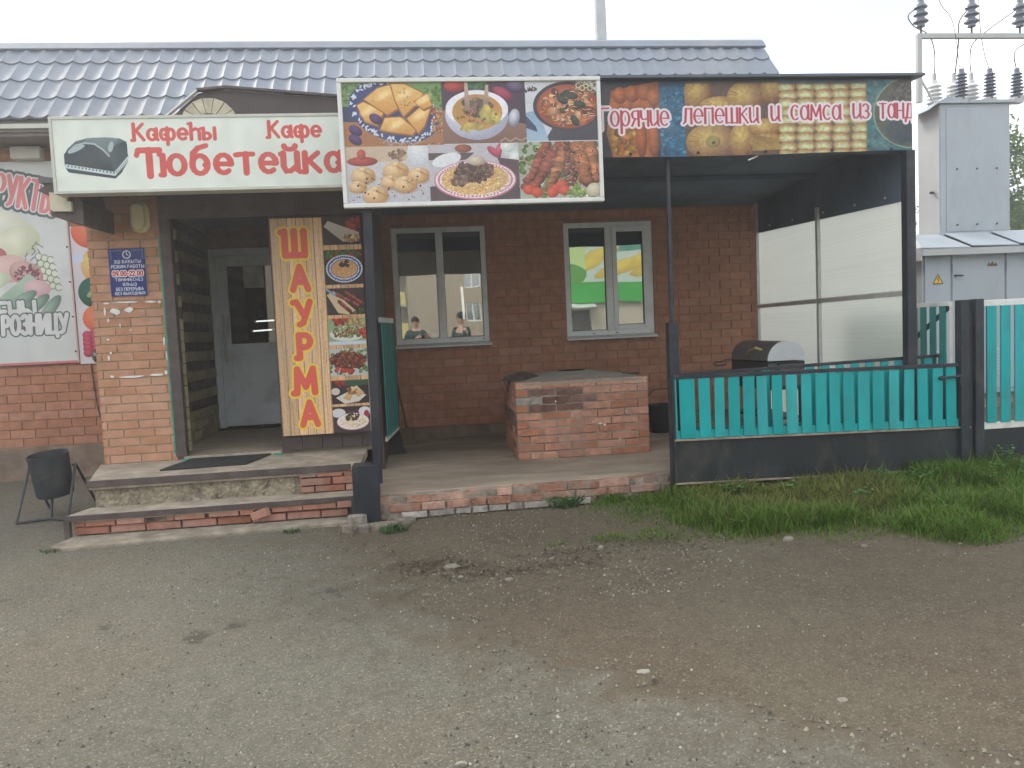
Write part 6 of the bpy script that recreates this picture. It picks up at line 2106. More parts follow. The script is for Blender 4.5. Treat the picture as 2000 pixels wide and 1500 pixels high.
wire([(6.80, 9.8, 5.52), (6.95, 9.85, 5.72), (7.02, 9.9, 6.2)], .011)
wire([(6.73, 9.8, 5.42), (6.62, 9.8, 5.33), (6.70, 9.8, 5.20), (6.95, 9.85, 5.10), (7.10, 9.95, 4.90), (7.115, 9.98, 4.62)])
wire([(7.02, 9.85, 6.2), (7.06, 9.8, 5.55), (7.24, 9.78, 5.25), (7.32, 9.75, 4.62)], .005)
wire([(7.46, 9.8, 5.40), (7.35, 9.8, 5.25), (7.34, 9.8, 5.0), (7.40, 9.95, 4.63)], .009)
wire([(7.53, 9.8, 5.52), (7.66, 9.85, 5.80), (7.70, 9.9, 6.3)], .011)
wire([(7.72, 9.9, 6.3), (7.68, 9.85, 5.4), (7.70, 9.8, 4.9), (7.745, 9.75, 4.62)], .006)
wire([(8.16, 9.8, 5.40), (7.8, 9.85, 5.16), (7.62, 9.9, 5.0), (7.62, 9.95, 4.80), (7.66, 9.98, 4.63)], .008)
wire([(8.9, 9.8, 5.40), (8.45, 9.8, 5.05), (8.15, 9.78, 4.86), (8.14, 9.75, 4.62)], .008)
wire([(8.22, 9.75, 4.35), (8.5, 9.8, 4.6), (8.9, 9.8, 5.2)], .008)

# ------------------------------------------------------------------ pole behind the roof
po = thing('utility_pole', (3.99, 16.0, 0), 'grey square utility pole rising behind the tiled roof', 'pole')
MB().box(3.895, 4.10, 15.9, 16.1, 0, 10.4).build('shaft', 'pole_concrete', po, 0.02)
MB().box(3.2, 4.8, 15.94, 16.06, 9.9, 10.0).build('crossarm', 'pole_concrete', po)

# ------------------------------------------------------------------ trees


def tree(name, x, y, h, spread_, label, seed, n=2600, cols=((0.07, 0.13, 0.04), (0.12, 0.19, 0.06))):
    g = np.random.default_rng(seed)
    gr = random.Random(seed)
    t = thing(name, (x, y, 0), label, 'tree')
    mb = MB()
    mb.tube([(x, y, 0), (x + gr.uniform(-.1, .1), y, h * .3), (x + gr.uniform(-.2, .2), y, h * .62)], [.16 * h / 6, .11 * h / 6, .05 * h / 6], 8)
    tips = []
    for k in range(11):
        a, z0 = gr.uniform(0, 6.28), h * gr.uniform(.2, .6)
        ln = spread_ * gr.uniform(.5, 1.0)
        tip = (x + ln * math.cos(a), y + ln * math.sin(a), z0 + h * gr.uniform(.15, .42))
        mid = (x + ln * .45 * math.cos(a), y + ln * .45 * math.sin(a), z0 + h * .14)
        mb.tube([(x, y, z0), mid, tip], [.05 * h / 6, .03 * h / 6, .008], 5)
        tips += [mid, tip]
    mb.build('trunk', 'bark', t, smooth=True)
    tips.append((x, y, h * .9))
    cl = []
    for tp_ in tips:
        for _ in range(5):
            cl.append(np.array(tp_) + g.normal(0, 1, 3) * np.array([.34, .34, .30]) * spread_ * .55)
    cl = np.array(cl)
    cl[:, 2] = np.clip(cl[:, 2], h * .12, h * 1.0)
    ci = g.integers(0, len(cl), n)
    P = cl[ci] + g.normal(0, 1, (n, 3)) * spread_ * .11
    d1 = g.normal(0, 1, (n, 3))
    d1 /= np.linalg.norm(d1, axis=1)[:, None]
    d2 = np.cross(d1, g.normal(0, 1, (n, 3)))
    d2 /= np.linalg.norm(d2, axis=1)[:, None]
    L = (g.uniform(.045, .10, n) * h / 6)[:, None]
    V = np.stack([P - d1 * L, P + d2 * L * .38, P + d1 * L, P - d2 * L * .38], 1)
    tn = (g.random(len(cl))[ci] * .6 + g.random(n) * .4)[:, None]
    C = np.array(cols[0]) * (1 - tn) + np.array(cols[1]) * tn
    np_mesh('crown', V.reshape(-1, 3) - np.array(WLOC[t]), np.arange(n * 4).reshape(-1, 4), 'tree_leaf', t, np.repeat(C, 4, 0))
    return t


tree('willow_tree', 14.3, 20.5, 4.5, 1.3, 'bushy green tree showing between the canopy post and the kiosk', 3, 3400)
tree('poplar_tree', 15.9, 18.2, 5.9, 1.9, 'tall leafy tree rising to the right of the transformer kiosk', 5, 16000)
tree('shrub_tree', 19.5, 24.0, 4.2, 2.4, 'low spreading tree far behind the transformer kiosk', 8, 9000)

# ------------------------------------------------------------------ what the window panes reflect, across the yard
ap = thing('apartment_block', (0, -46.0, 0), 'beige brick apartment block across the yard, mirrored in the left window', 'building')
AW = [(3.62, 5.0), (7.0, 8.4), (10.4, 11.8)]
holes = []
for k in range(5):
    z = 2.40 + 2.75 * k - 2.75
    for a, b in AW:
        holes.append((a, b, max(z, .9) if k == 0 else z, (z if k else .9) + 1.42))
holes = [(a, b, 0.95 + 2.75 * k - 1.3 + .0 if False else 1.0 + 2.72 * k - 1.28, 1.0 + 2.72 * k + .14) for k in range(1, 6) for a, b in AW]
mb = MB()
wall_with_holes(mb, -1.15, 14.0, 0, 14.2, -46.4, -46.0, holes)
mb.box(-1.15, 14, -58, -46.4, 13.9, 14.2).box(-14, -1.15, -58, -47.4, 0, 14.2).box(13.6, 14, -58, -46.4, 0, 13.9)
mb.build('wall', 'apartment_brick', ap)
for a, b, c_, d_ in holes:
    w = MB().box(a, a + .09, -46.25, -46.15, c_, d_).box(b - .09, b, -46.25, -46.15, c_, d_).box(a + .09, b - .09, -46.25, -46.15, c_, c_ + .09).box(a + .09, b - .09, -46.25, -46.15, d_ - .09, d_).box((a + b) / 2 - .06, (a + b) / 2 + .06, -46.25, -46.15, c_ + .09, d_ - .09).build('window', 'pvc', ap)
    MB().box(a + .09, b - .09, -46.22, -46.20, c_ + .09, d_ - .09).build('pane', 'far_glass', w)
MB().box(-1.0, 13.5, -47.2, -47.0, 0, 13.8).build('room', 'room_plaster', ap)
for k in range(5):
    z = 1.25 + 2.72 * k
    bcn = MB().box(-4.6, -1.2, -47.35, -45.7, z - .15, z).build('balcony', 'apartment_slab', ap)
    MB().box(-2.35, -1.22, -45.78, -45.72, z + .02, z + 1.05).build('balcony_panel', 'balcony_yellow', bcn)
    mb = MB()
    for q in range(14):
        mb.box(-4.55 + q * .16, -4.52 + q * .16, -45.77, -45.74, z, z + 1.0)
    mb.box(-4.6, -2.36, -45.78, -45.73, z + 1.0, z + 1.05)
    mb.build('railing', 'wire', bcn)
    MB().box(-4.4, -2.0, -47.39, -47.36, z + .05, z + 2.2).build('balcony_door', 'far_glass', bcn)
sh = thing('green_shop', (10, -20.0, 0), 'shop with a bright green fascia across the yard, mirrored in the right window', 'building')
mb = MB()
wall_with_holes(mb, 6.6, 16, 0, 2.62, -20.3, -20.0, [(7.45, 8.45, 0.0, 2.35)])
mb.box(6.6, 16, -20.3, -20.0, 2.62, 5.9).box(6.6, 6.9, -27, -20.3, 0, 5.9).box(15.7, 16, -27, -20.3, 0, 5.9).box(6.9, 15.7, -27, -20.3, 5.6, 5.9)
mb.build('wall', 'shop_wall', sh)
MB().box(6.5, 16.1, -20.0, -19.75, 2.66, 3.58).build('fascia', 'shop_green', sh)
MB().prism([(-20.0, 2.62), (-19.1, 2.42), (-19.1, 2.48), (-20.0, 2.655)], 'x', 7.2, 8.6).build('door_hood', 'white_frame', sh)
MB().box(7.45, 8.45, -20.24, -20.2, 0, 2.35).build('door', 'brown_board', sh)
panel_uv('banner', [(15.9, -19.93, 3.62), (6.7, -19.93, 3.62), (6.7, -19.93, 5.8), (15.9, -19.93, 5.8)], 'shop_art', sh)

# ------------------------------------------------------------------ two people at the camera's side of the yard


def skin_body(name, m_, parent, nodes, edges, root, sub=2):
    keys = list(nodes)
    me = bpy.data.meshes.new(name)
    o = Vector(WLOC[parent])
    me.from_pydata([Vector(nodes[k][0]) - o for k in keys], [(keys.index(a), keys.index(b)) for a, b in edges], [])
    me.materials.append(MATS[m_])
    ob = bpy.data.objects.new(name, me)
    link(ob, parent, o)
    ob.modifiers.new('skin', 'SKIN').use_smooth_shade = True
    if not me.skin_vertices:
        return ob
    for i, k in enumerate(keys):
        r = nodes[k][1]
        me.skin_vertices[0].data[i].radius = r if isinstance(r, tuple) else (r, r)
    roots = root if isinstance(root, (list, tuple)) else [root]
    for k in roots:
        me.skin_vertices[0].data[keys.index(k)].use_root = True
    s = ob.modifiers.new('subsurf', 'SUBSURF')
    s.levels = s.render_levels = sub
    return ob


def chain(*k):
    return list(zip(k[:-1], k[1:]))


def person(x, y, h, face, label, arms, jacket, hold=None):
    """face: heading in radians, 0 looks to +y; arms: {'l': (elbow, hand), 'r': (elbow, hand)} in body axes for height 1.75"""
    k = h / 1.75
    c, s = math.cos(face), math.sin(face)

    def W_(p):
        px, py, pz = p[0] * k, p[1] * k, p[2] * k
        return (x + px * c + py * s, y - px * s + py * c, pz)
    t = thing('person', (x, y, 0), label, 'person')
    N = {'pel': (W_((0, 0, .95)), .13), 'sp': (W_((0, .01, 1.14)), .13), 'ch': (W_((0, .0, 1.33)), .145), 'nk': (W_((0, .0, 1.49)), .058), 'hd0': (W_((0, .02, 1.57)), .075), 'hd1': (W_((0, .025, 1.65)), .092), 'hd2': (W_((0, .01, 1.71)), .072)}
    E = chain('pel', 'sp', 'ch', 'nk', 'hd0', 'hd1', 'hd2')
    for q, sx in (('l', -1), ('r', 1)):
        el, ha = arms[q]
        N.update({q + 's': (W_((sx * .18, 0, 1.42)), .065), q + 'e': (W_(el), .045), q + 'w': (W_([ha[i] + (el[i] - ha[i]) * .22 for i in range(3)]), .030), q + 'h': (W_(ha), .036),
                  q + 'hip': (W_((sx * .09, 0, .88)), .085), q + 'k': (W_((sx * .10, .02, .48)), .058), q + 'a': (W_((sx * .10, -.02, .09)), .040), q + 'f': (W_((sx * .11, .13, .04)), .036)})
        E += chain('ch', q + 's', q + 'e', q + 'w', q + 'h') + chain('pel', q + 'hip', q + 'k', q + 'a', q + 'f')
        d = Vector(ha) - Vector(el)
        d.normalize()
        side = d.cross(Vector((0, 1, 0) if abs(d.y) < .8 else (1, 0, 0))).normalized()
        for i, (o_, ln) in enumerate(((-.030, .070), (-.010, .082), (.010, .078), (.030, .060))):
            b0 = Vector(ha) + side * o_ + d * .02
            m0 = b0 + d * ln * .55
            e0 = m0 + (d * .4 + Vector((0, .5, -.3)) * .6) * ln * .5
            for nm, p_, r_ in (('a', b0, .0105), ('b', m0, .0095), ('c', e0, .008)):
                N[q + str(i) + nm] = (W_(p_), r_)
            E += [(q + 'h', q + str(i) + 'a')] + chain(q + str(i) + 'a', q + str(i) + 'b', q + str(i) + 'c')
        th = Vector(ha) + side * -.04 - d * .01
        N[q + 't0'] = (W_(th), .012)
        N[q + 't1'] = (W_(th + side * -.03 + d * .035), .010)
        E += [(q + 'h', q + 't0'), (q + 't0', q + 't1')]
    body = skin_body('body', 'skin', t, N, E, 'pel')
    J = {'pel': (W_((0, 0, .90)), .165), 'sp': (W_((0, .01, 1.12)), .160), 'ch': (W_((0, .0, 1.34)), .172), 'nk': (W_((0, -.01, 1.475)), .078)}
    JE = chain('pel', 'sp', 'ch', 'nk')
    Tn = {'pel': (W_((0, 0, .93)), .15)}
    TE = []
    for q, sx in (('l', -1), ('r', 1)):
        el, ha = arms[q]
        wr = [ha[i] + (el[i] - ha[i]) * .30 for i in range(3)]
        J.update({q + 's': (W_((sx * .185, 0, 1.41)), .085), q + 'e': (W_(el), .064), q + 'w': (W_(wr), .048)})
        JE += chain('ch', q + 's', q + 'e', q + 'w')
        Tn.update({q + 'h': (W_((sx * .09, 0, .84)), .105), q + 'k': (W_((sx * .10, .02, .48)), .078), q + 'a': (W_((sx * .10, -.02, .10)), .062)})
        TE += chain('pel', q + 'h', q + 'k', q + 'a')
        MB().lathe([(.05, 0), (.055, .03), (.048, .08), (.03, .10)], W_((sx * .105, .05, 0)), 14).build('shoe', 'gasket', t, smooth=True)
    skin_body('jacket', jacket, t, J, JE, 'pel')
    skin_body('trousers', 'trousers', t, Tn, TE, 'pel')
    mb = MB()
    hx, hy, hz = W_((0, .0, 1.665))
    V, F = [], []
    nn, mm = 18, 8
    for j in range(mm + 1):
        ph = R(90) - R(112) * j / mm
        for i in range(nn):
            a_ = 6.283 * i / nn
            q = 1.0 if math.sin(a_ - face * -1) < .55 or ph > R(22) else .86
            r_ = .108 * k * q
            V.append((hx + r_ * math.cos(ph) * math.cos(a_), hy + r_ * 1.06 * math.cos(ph) * math.sin(a_), hz + r_ * math.sin(ph)))
    for j in range(mm):
        for i in range(nn):
            F.append((j * nn + i, j * nn + (i + 1) % nn, (j + 1) * nn + (i + 1) % nn, (j + 1) * nn + i))
    mb.add(V, F).build('hair', 'hair', t, smooth=True)
    for sx in (-1, 1):
        MB().lathe([(.004, -.003), (.012, 0), (.004, .003)], W_((sx * .035, .104, 1.648)), 8, 'y').build('eye', 'gasket', t)
        MB().lathe([(.012, -.012), (.022, 0), (.012, .012)], W_((sx * .096, .01, 1.635)), 8, 'x').build('ear', 'skin', t)
    MB().add([W_(p) for p in ((-.016, .100, 1.615), (.016, .100, 1.615), (0, .135, 1.618), (0, .10, 1.665))], [(0, 1, 2), (1, 3, 2), (3, 0, 2), (0, 3, 1)]).build('nose', 'skin', t)
    MB().add([W_(p) for p in ((-.026, .094, 1.583), (.026, .094, 1.583), (.02, .102, 1.576), (-.02, .102, 1.576))], [(0, 1, 2, 3)]).build('mouth', 'rust', t)
    return t


person(-0.16, -0.40, 1.82, 0.0, 'person in a dark jacket raising a phone, mirrored in the left window', {'l': ((-.26, .10, 1.16), (.06, .32, 1.33)), 'r': ((.34, .14, 1.16), (.235, .34, 1.33))}, 'jacket_dark')
ph_ = MB().box(-0.075, 0.075, -0.060, -0.045, 1.355, 1.43).build('phone', 'phone_black', None, 0.004)
tag(ph_, 'black phone held up sideways by the mirrored person in the dark jacket', 'phone')
person(0.92, -0.30, 1.88, -0.9, 'person in a green jacket standing beside the one with the phone', {'l': ((-.27, -.02, 1.12), (-.20, .20, 1.02)), 'r': ((.27, -.02, 1.12), (.16, .22, 1.05))}, 'jacket_green')

# pots on the inner sill of the left window, thermometer on its pane


def pot(x, y, z, r, h, label, seed, leaf_h):
    g = random.Random(seed)
    t = thing('potted_plant', (x, y, z), label, 'plant', 'pots on the left window sill')
    MB().lathe([(r * .72, 0), (r, h), (r * 1.06, h), (r * 1.06, h + .012), (r * .92, h + .012), (r * .9, h * .85)], (x, y, z), 14).build('pot', 'pot_white', t, smooth=True)
    mb = MB()
    for k in range(15):
        a, ln = g.uniform(0, 6.28), leaf_h * g.uniform(.6, 1.1)
        ca, sa = math.cos(a), math.sin(a)
        b = Vector((x, y, z + h))
        m1 = b + Vector((ca * ln * .35, sa * ln * .25, ln * .7))
        tpp = b + Vector((ca * ln * .8, sa * ln * .4, ln * .85))
        wv = Vector((-sa, ca, 0)) * ln * .16
        mb.add([b, m1 + wv, tpp, m1 - wv], [(0, 1, 2, 3)])
    mb.build('foliage', 'leaf_dark', t)


MB().box(-0.28, 0.76, 9.1, 9.42, 1.30, 1.33).build('inner_sill', 'pvc', bld, 0.004)
for i, (x, r, h, lf, lab) in enumerate(((-.16, .045, .10, .12, 'white potted plant at the left end of the left window sill'), (.02, .05, .11, .10, 'white potted plant under the phone reflection on the left window sill'), (.14, .04, .08, .08, 'smallest white potted plant just left of the left window mullion'),
                                   (.40, .05, .12, .10, 'white potted plant right of the mullion on the left window sill'), (.62, .06, .14, .10, 'largest white potted plant at the right end of the left window sill'))):
    pot(x, 9.2, 1.33, r, h, lab, i, lf)
_m, _n, _l, _p = _nodes('lit_tube')
_p.inputs['Base Color'].default_value = (0.8, 0.8, 0.8, 1)
_p.inputs['Emission Color'].default_value = (1.0, 0.98, 0.95, 1)
_p.inputs['Emission Strength'].default_value = 1.6
MATS['lit_tube'] = _m


def tube_lamp(a, b, label, r=.016):
    t = thing('tube_lamp', ((a[0] + b[0]) / 2, (a[1] + b[1]) / 2, min(a[2], b[2])), label, 'lamp', 'lit tube lamps inside the cafe')
    a, b = Vector(a), Vector(b)
    d = (b - a).normalized() * .03
    MB().tube([a, b], r, 10).build('tube', 'lit_tube', t, smooth=True)
    MB().tube([a - d, a - d * .05], .018, 10).tube([b + d * .05, b + d], .018, 10).build('cap', 'white_frame', t)


tube_lamp((.548, 10.0, 1.59), (.536, 10.0, 2.00), 'lit upright tube lamp seen through the right pane of the left window')
tube_lamp((-1.98, 9.6, 1.66), (-1.74, 9.6, 1.665), 'upper of the two lit tubes seen through the door glass', .009)
tube_lamp((-2.02, 9.6, 1.545), (-1.80, 9.6, 1.552), 'lower of the two lit tubes seen through the door glass', .009)

# ------------------------------------------------------------------ grass, weeds, stones


def grass(name, n, sampler, hmin, hmax, label=None):
    g = np.random.default_rng(31)
    P = sampler(g, n)
    n = len(P)
    z = dirt_z(P[:, 0], P[:, 1]) - .008
    dry = sm(.50, .72, nlook(_N1, P[:, 0], P[:, 1], 15) * .6 + .4 * nlook(_N3, P[:, 0] + 3, P[:, 1], 30))
    hh = g.uniform(hmin, hmax, n) * P[:, 2] * (1 - .35 * dry) * np.where(g.random(n) < .03, 1.7, 1)
    a = g.uniform(0, 6.283, n)
    ln = g.uniform(.2, 1.15, n) * hh
    wd = g.uniform(.0014, .0030, n) * (1 + .6 * P[:, 2])
    dx, dy = np.cos(a), np.sin(a)
    wa = a + 1.57 + g.uniform(-.6, .6, n)
    wx, wy = np.cos(wa) * wd, np.sin(wa) * wd
    b = np.stack([P[:, 0], P[:, 1], z], -1)
    m = b + np.stack([dx * ln * .35, dy * ln * .35, hh * .62], -1)
    tp = b + np.stack([dx * ln, dy * ln, hh], -1)
    w = np.stack([wx, wy, np.zeros(n)], -1)
    V = np.stack([b - w, b + w, m + w * .8, m - w * .8, tp], 1).reshape(-1, 3)
    i = np.arange(n)[:, None] * 5
    F = np.concatenate([i + np.array([[0, 1, 2]]), i + np.array([[0, 2, 3]]), i + np.array([[3, 2, 4]])])
    t = g.random(n)[:, None]
    C = np.array([.060, .140, .018]) * (1 - t) + np.array([.175, .275, .048]) * t
    dd = np.maximum((dry * g.uniform(.3, 1, n))[:, None] * .75, (g.random(n)[:, None] < .07) * .9)
    C = C * (1 - dd) + np.array([.24, .19, .08]) * dd
    o = np_mesh(name, V, F, 'grass_blade', None, np.repeat(C, 5, 0), 'stuff')
    return tag(o, label, 'grass')


def verge(g, n):
    out = []
    while sum(len(q) for q in out) < n:
        x, y = g.uniform(.4, 8.2, n), g.uniform(4.2, 6.4, n)
        front = 4.52 + .10 * np.sin(x * 3.1) + .07 * np.sin(x * 8.7 + 1) + .22 * (nlook(_N1, x, y * 0 + 3, 30) - .5) + .55 * sm(2.2, 1.5, x) + .12 * sm(5, 8, x) - .12 * sm(2.0, 3.2, x)
        d = sm(front - .16, front + .30, y) * sm(1.35, 2.1, x + (y - 5) * .5)
        for cx, cy, rx, ry, st_ in ((1.22, 4.98, .26, .13, .40), (1.6, 4.95, .4, .25, .45), (1.5, 5.6, .3, .12, .25), (.80, 4.95, .12, .05, .3)):
            d = np.maximum(d, st_ * np.clip(1 - ((x - cx) / rx) ** 2 - ((y - cy) / ry) ** 2, 0, 1))
        clump = sm(.30, .62, nlook(_N1, x + 5, y * 1.3, 48))
        d = d * (.62 + .38 * clump)
        d = np.where((y > 5.98) & (x < 4.2), 0, d)
        k = g.random(n) < d
        hgt = .40 + .85 * sm(.2, 1.0, d[k]) * (.55 + .6 * clump[k]) * (.75 + .5 * nlook(_N1, x[k], y[k], 20)) + .5 * sm(4.0, 5.6, x[k]) * sm(5.2, 5.8, y[k])
        out.append(np.stack([x[k], y[k], hgt], -1))
    return np.concatenate(out)[:n]


grass('verge_grass', 115000, verge, .04, .105, 'green and straw coloured grass along the foot of the teal gate')


def tuft(x, y, n, r, h, lab):
    g = random.Random(int(x * 1000) + int(y * 77))
    mb = MB()
    z = float(dirt_z(x, y)) if x > float(np.interp(y, EDGE_Y, EDGE_X)) else 0.0
    for _ in range(n):
        a, q = g.uniform(0, 6.28), r * math.sqrt(g.random())
        px_, py_ = x + q * math.cos(a), y + q * math.sin(a) * .7
        ln, hh_ = g.uniform(.3, 1) * h, g.uniform(.5, 1) * h
        b_ = g.uniform(0, 6.28)
        w_ = .004
        cx_, sx_ = math.cos(b_), math.sin(b_)
        mb.add([(px_ - sx_ * w_, py_ + cx_ * w_, z - .005), (px_ + sx_ * w_, py_ - cx_ * w_, z - .005), (px_ + cx_ * ln * .5 + sx_ * w_, py_ + sx_ * ln * .5 - cx_ * w_, z + hh_ * .7), (px_ + cx_ * ln, py_ + sx_ * ln, z + hh_)], [(0, 1, 2, 3)])
    o = mb.build('grass_tuft', 'leaf_dark', None)
    tag(o, lab, 'grass')


tuft(-0.27, 5.55, 90, .09, .07, 'small green tuft in the dirt right of the black post shoe')
tuft(-0.42, 5.78, 40, .05, .06, 'few green leaves against the black post shoe')
tuft(-1.03, 5.70, 60, .07, .035, 'flat green weed in the yard just before the steps')
tuft(1.05, 5.86, 120, .11, .10, 'green tuft against the crumbling brick terrace edge')
tuft(-2.66, 5.66, 40, .08, .03, 'dry weeds at the left corner of the bottom step')


def weed(x, y, h, seed, lab):
    g = random.Random(seed)
    z = float(dirt_z(x, y))
    t = thing('weed_plant', (x, y, z), lab, 'plant', 'leafy weeds below the fence')
    mb, ms = MB(), MB()
    for s in range(6):
        a = g.uniform(0, 6.28)
        ln = g.uniform(.05, .16)
        top = Vector((x + ln * math.cos(a), y + ln * math.sin(a) * .6, z + h * g.uniform(.65, 1)))
        ms.tube([(x, y, z), top], [.004, .002], 4)
        for k in range(9):
            q = .25 + .75 * k / 8
            p = Vector((x, y, z)).lerp(top, q)
            b = g.uniform(0, 6.28)
            L = g.uniform(.03, .055) * (1.15 - .4 * q)
            d = Vector((math.cos(b), math.sin(b), g.uniform(-.2, .4)))
            w = Vector((-math.sin(b), math.cos(b), 0)) * L * .42
            mb.add([p, p + d * L * .5 + w, p + d * L, p + d * L * .5 - w], [(0, 1, 2, 3)])
    ms.build('stem', 'leaf_dark', t)
    mb.build('leaves', 'weed_leaf', t)


mat('weed_leaf', (0.10, 0.22, 0.05), 0.6, 0.35, 22)
weed(4.62, 5.62, .22, 1, 'tallest leafy weed before the black fence base at the right')
weed(4.85, 5.55, .24, 2, 'leafy weed at the right edge below the white fence rail')
weed(4.42, 5.50, .15, 3, 'small leafy weed below the twin black posts')
weed(3.55, 5.55, .12, 4, 'low leafy weed under the right half of the gate')
weed(3.82, 5.52, .14, 5, 'low leafy weed under the latch end of the gate')
weed(4.72, 5.30, .16, 6, 'leafy weed standing out in front of the fence at the right')
for k_, (x_, y_, h_, w_) in enumerate(((4.95, 5.35, .26, 'leafy weed at the picture edge below the teal slats'), (4.55, 5.42, .20, 'leafy weed directly before the joint of post and fence'), (5.05, 5.15, .20, 'front weed at the picture edge below the fence'), (4.30, 5.30, .13, 'low weed before the latch side post'), (4.80, 5.05, .14, 'low weed in front of the tall weeds at the fence'))):
    weed(x_, y_, h_, 20 + k_, w_)
weed(2.30, 5.55, .12, 7, 'low broad leaved weed under the left end of the gate')
weed(2.75, 5.45, .10, 8, 'low broad leaved weed left of the middle of the gate')
weed(3.15, 5.20, .11, 9, 'low broad leaved weed in the middle of the grass verge')
weed(2.10, 4.85, .09, 10, 'small weed at the front left of the grass verge')
weed(3.60, 4.80, .10, 11, 'small weed at the front right of the grass verge')


def stone(x, y, r, hgt, m_, lab, group=None, name='stone'):
    g = random.Random(int(x * 997 + y * 131))
    z = 0.0 if x < float(np.interp(y, EDGE_Y, EDGE_X)) else float(dirt_z(x, y))
    n = 6
    a0 = g.uniform(0, 6)
    low_ = [(x + r * g.uniform(.75, 1.1) * math.cos(a0 + 6.283 * k / n), y + r * .7 * g.uniform(.75, 1.1) * math.sin(a0 + 6.283 * k / n), z - .004) for k in range(n)]
    mid = [(x + (p[0] - x) * g.uniform(.92, 1.08), y + (p[1] - y) * g.uniform(.92, 1.08), z + hgt * .55) for p in low_]
    tp_ = [(x + (p[0] - x) * g.uniform(.45, .7), y + (p[1] - y) * g.uniform(.45, .7), z + hgt * g.uniform(.9, 1.05)) for p in low_]
    F = [tuple(range(n - 1, -1, -1)), tuple(range(2 * n, 3 * n))]
    for j in (0, n):
        for k in range(n):
            F.append((j + k, j + (k + 1) % n, j + n + (k + 1) % n, j + n + k))
    o = MB().add([(x + (q[0] - x) * .75, y + (q[1] - y) * .75, z + (q[2] - z) * .8) for q in low_ + mid + tp_], F).build(name, m_, None)
    tag(o, lab, 'stone', group)


stone(.10, 4.62, .075, .035, 'stone_pale', 'flat pale stone among dark twigs in the dirt before the terrace')
stone(.145, 4.42, .022, .018, 'stone_pale', 'white pebble just below the flat pale stone')
stone(1.065, 4.76, .026, .03, 'stone_pale', 'upright white pebble in the dirt below the sparse grass')
stone(.42, 4.30, .032, .014, 'stone_pale', 'thin pale chip at the front of the dirt patch')
stone(-.05, 4.16, .030, .016, 'stone_grey', 'grey stone on the edge between asphalt and dirt')
stone(.83, 3.00, .045, .006, 'stone_pale', 'flat torn pale scrap on the asphalt edge')
stone(1.48, 2.62, .035, .007, 'stone_pale', 'beige flat chip lying at the lower right asphalt edge')
stone(2.62, 4.36, .035, .02, 'stone_grey', 'grey stone at the grass edge below the gate')
stone(2.25, 4.60, .045, .03, 'stone_pale', 'pale block half hidden in the front of the grass')
stone(3.85, 4.34, .05, .028, 'stone_grey', 'grey stone on the dirt at the right before the grass')
stone(4.25, 4.22, .045, .025, 'stone_grey', 'brown grey stone nearest the right edge of the dirt')
stone(.05, 2.42, .030, .014, 'stone_pale', 'pale stone at the bottom middle of the asphalt')
for x, y, r in ((1.9, 4.40, .018), (.72, 4.62, .022), (1.75, 4.34, .016), (2.4, 4.15, .015), (1.35, 4.25, .015), (.3, 4.9, .016), (3.2, 4.28, .02), (1.1, 3.9, .016)):
    stone(x, y, r, r * .6, 'stone_grey', 'small grey stone lying loose on the brown dirt', 'small grey stones on the dirt')


def gravel(name, n, area, smin, smax, zf, seed, lab, keep=None):
    g = np.random.default_rng(seed)
    x = g.uniform(area[0], area[1], n)
    y = area[2] + (area[3] - area[2]) * g.random(n) ** 1.5
    if keep is not None:
        k = keep(x, y, g)
        x, y = x[k], y[k]
        n = len(x)
    s = smin + (smax - smin) * g.random(n) ** 3
    z = zf(x, y)
    a = g.uniform(0, 6.283, n)
    base = np.array([(1, 0, -.3), (0, .8, -.3), (-1, 0, -.3), (0, -.8, -.3), (.1, .1, .75), (-.35, -.1, .6)])
    V = base[None] * (1 + g.uniform(-.3, .3, (n, 6, 3)))
    ca, sa = np.cos(a)[:, None], np.sin(a)[:, None]
    X = (V[:, :, 0] * ca - V[:, :, 1] * sa) * s[:, None] + x[:, None]
    Y = (V[:, :, 0] * sa + V[:, :, 1] * ca) * s[:, None] + y[:, None]
    Z = V[:, :, 2] * s[:, None] + z[:, None]
    f = np.array([(0, 1, 4), (1, 5, 4), (1, 2, 5), (2, 3, 5), (3, 4, 5), (3, 0, 4)])
    F = (np.arange(n)[:, None, None] * 6 + f[None]).reshape(-1, 3)
    t = g.random(n)[:, None]
    C = np.array([.085, .078, .058]) * (1 - t) + np.array([.28, .265, .205]) * t
    C = np.where(g.random(n)[:, None] < .02, np.array([.38, .36, .31]), C)
    C = np.where(g.random(n)[:, None] < .08, np.array([.07, .065, .06]), C)
    o = np_mesh(name, np.stack([X, Y, Z], -1).reshape(-1, 3), F, 'gravel_mat', None, np.repeat(C, 6, 0), 'stuff')
    return tag(o, lab, 'gravel')


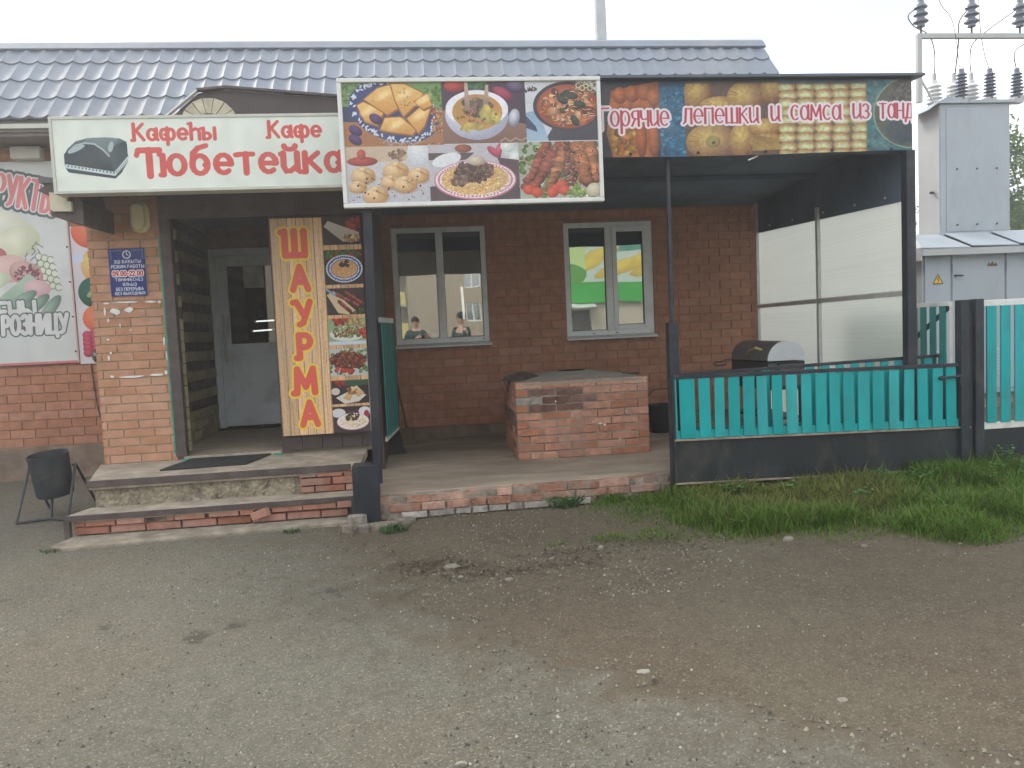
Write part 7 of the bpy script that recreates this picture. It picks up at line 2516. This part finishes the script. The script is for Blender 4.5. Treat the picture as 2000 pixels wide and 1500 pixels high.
attr_mat('gravel_mat', .9)
gravel('asphalt_gravel', 42000, (-4.5, 4.2, 1.7, 6.0), .0022, .0105, lambda x, y: np.zeros_like(x) + .001, 41, 'fine gravel and grit scattered over the worn asphalt', lambda x, y, g: x < asphalt_edge(y) - .02)
gravel('dirt_gravel', 24000, (-.6, 8.5, 1.8, 5.9), .0022, .010, dirt_z, 42, 'grit and small chips scattered over the brown dirt', lambda x, y, g: (x > asphalt_edge(y)) & ((y < 4.9) | (x < 1.6)))
gravel('edge_gravel', 5000, (-.7, 1.9, 3.9, 5.9), .004, .014, dirt_z, 43, 'coarser rubble grit on the dirt before the terrace edge', lambda x, y, g: (x > asphalt_edge(y)) & (g.random(len(x)) < .25 + .75 * sm(.45, .6, nlook(_N3, x, y, 70))))


def litter(n, seed):
    g = random.Random(seed)
    mb = MB()
    for _ in range(n):
        c = g.choice(((-.02, 4.75, .22, .10), (.08, 4.62, .25, .10), (.30, 4.45, .35, .10), (.75, 4.50, .35, .12), (.95, 4.75, .3, .15), (1.6, 4.8, .4, .2)))
        x, y = g.gauss(c[0], c[2] * .6), g.gauss(c[1], c[3] * .6)
        z = float(dirt_z(x, y)) + .004
        a, L, w = g.uniform(0, 6.28), g.uniform(.012, .05), g.uniform(.001, .006)
        ca, sa = math.cos(a), math.sin(a)
        mb.add([(x - sa * w, y + ca * w, z), (x + ca * L * .5 - sa * w, y + sa * L * .5 + ca * w, z + g.uniform(.002, .012)), (x + ca * L, y + sa * L, z), (x + ca * L * .5 + sa * w, y + sa * L * .5 - ca * w, z + .003)], [(0, 1, 2, 3)])
    o = mb.build('leaf_litter', 'leaf_litter', None)
    tag(o, 'dark dead leaves and twigs scattered on the dirt before the terrace', 'litter', kind='stuff')


mat('leaf_litter', (0.085, 0.065, 0.045), 0.9, 0.4, 40)
litter(900, 5)

# ------------------------------------------------------------------ thin haze added in place of lens glare, lifts dark tones
_hz = MB().box(-440, 440, -440, 440, -1.2, 12.0).build('haze', 'soot', None)
_hm = bpy.data.materials.new('haze')
_hm.use_nodes = True
_hm.node_tree.nodes.clear()
_ho = _hm.node_tree.nodes.new('ShaderNodeOutputMaterial')
_hv = _hm.node_tree.nodes.new('ShaderNodeVolumePrincipled')
_hv.inputs['Color'].default_value = (0.95, 0.96, 0.97, 1)
_hv.inputs['Density'].default_value = 0.005
_hv.inputs['Anisotropy'].default_value = 0.65
_hm.node_tree.links.new(_hv.outputs[0], _ho.inputs['Volume'])
_hz.data.materials.clear()
_hz.data.materials.append(_hm)
tag(_hz, 'thin pale haze added over the whole yard in place of lens glare', 'haze', kind='stuff')
scene.cycles.volume_bounces = 2
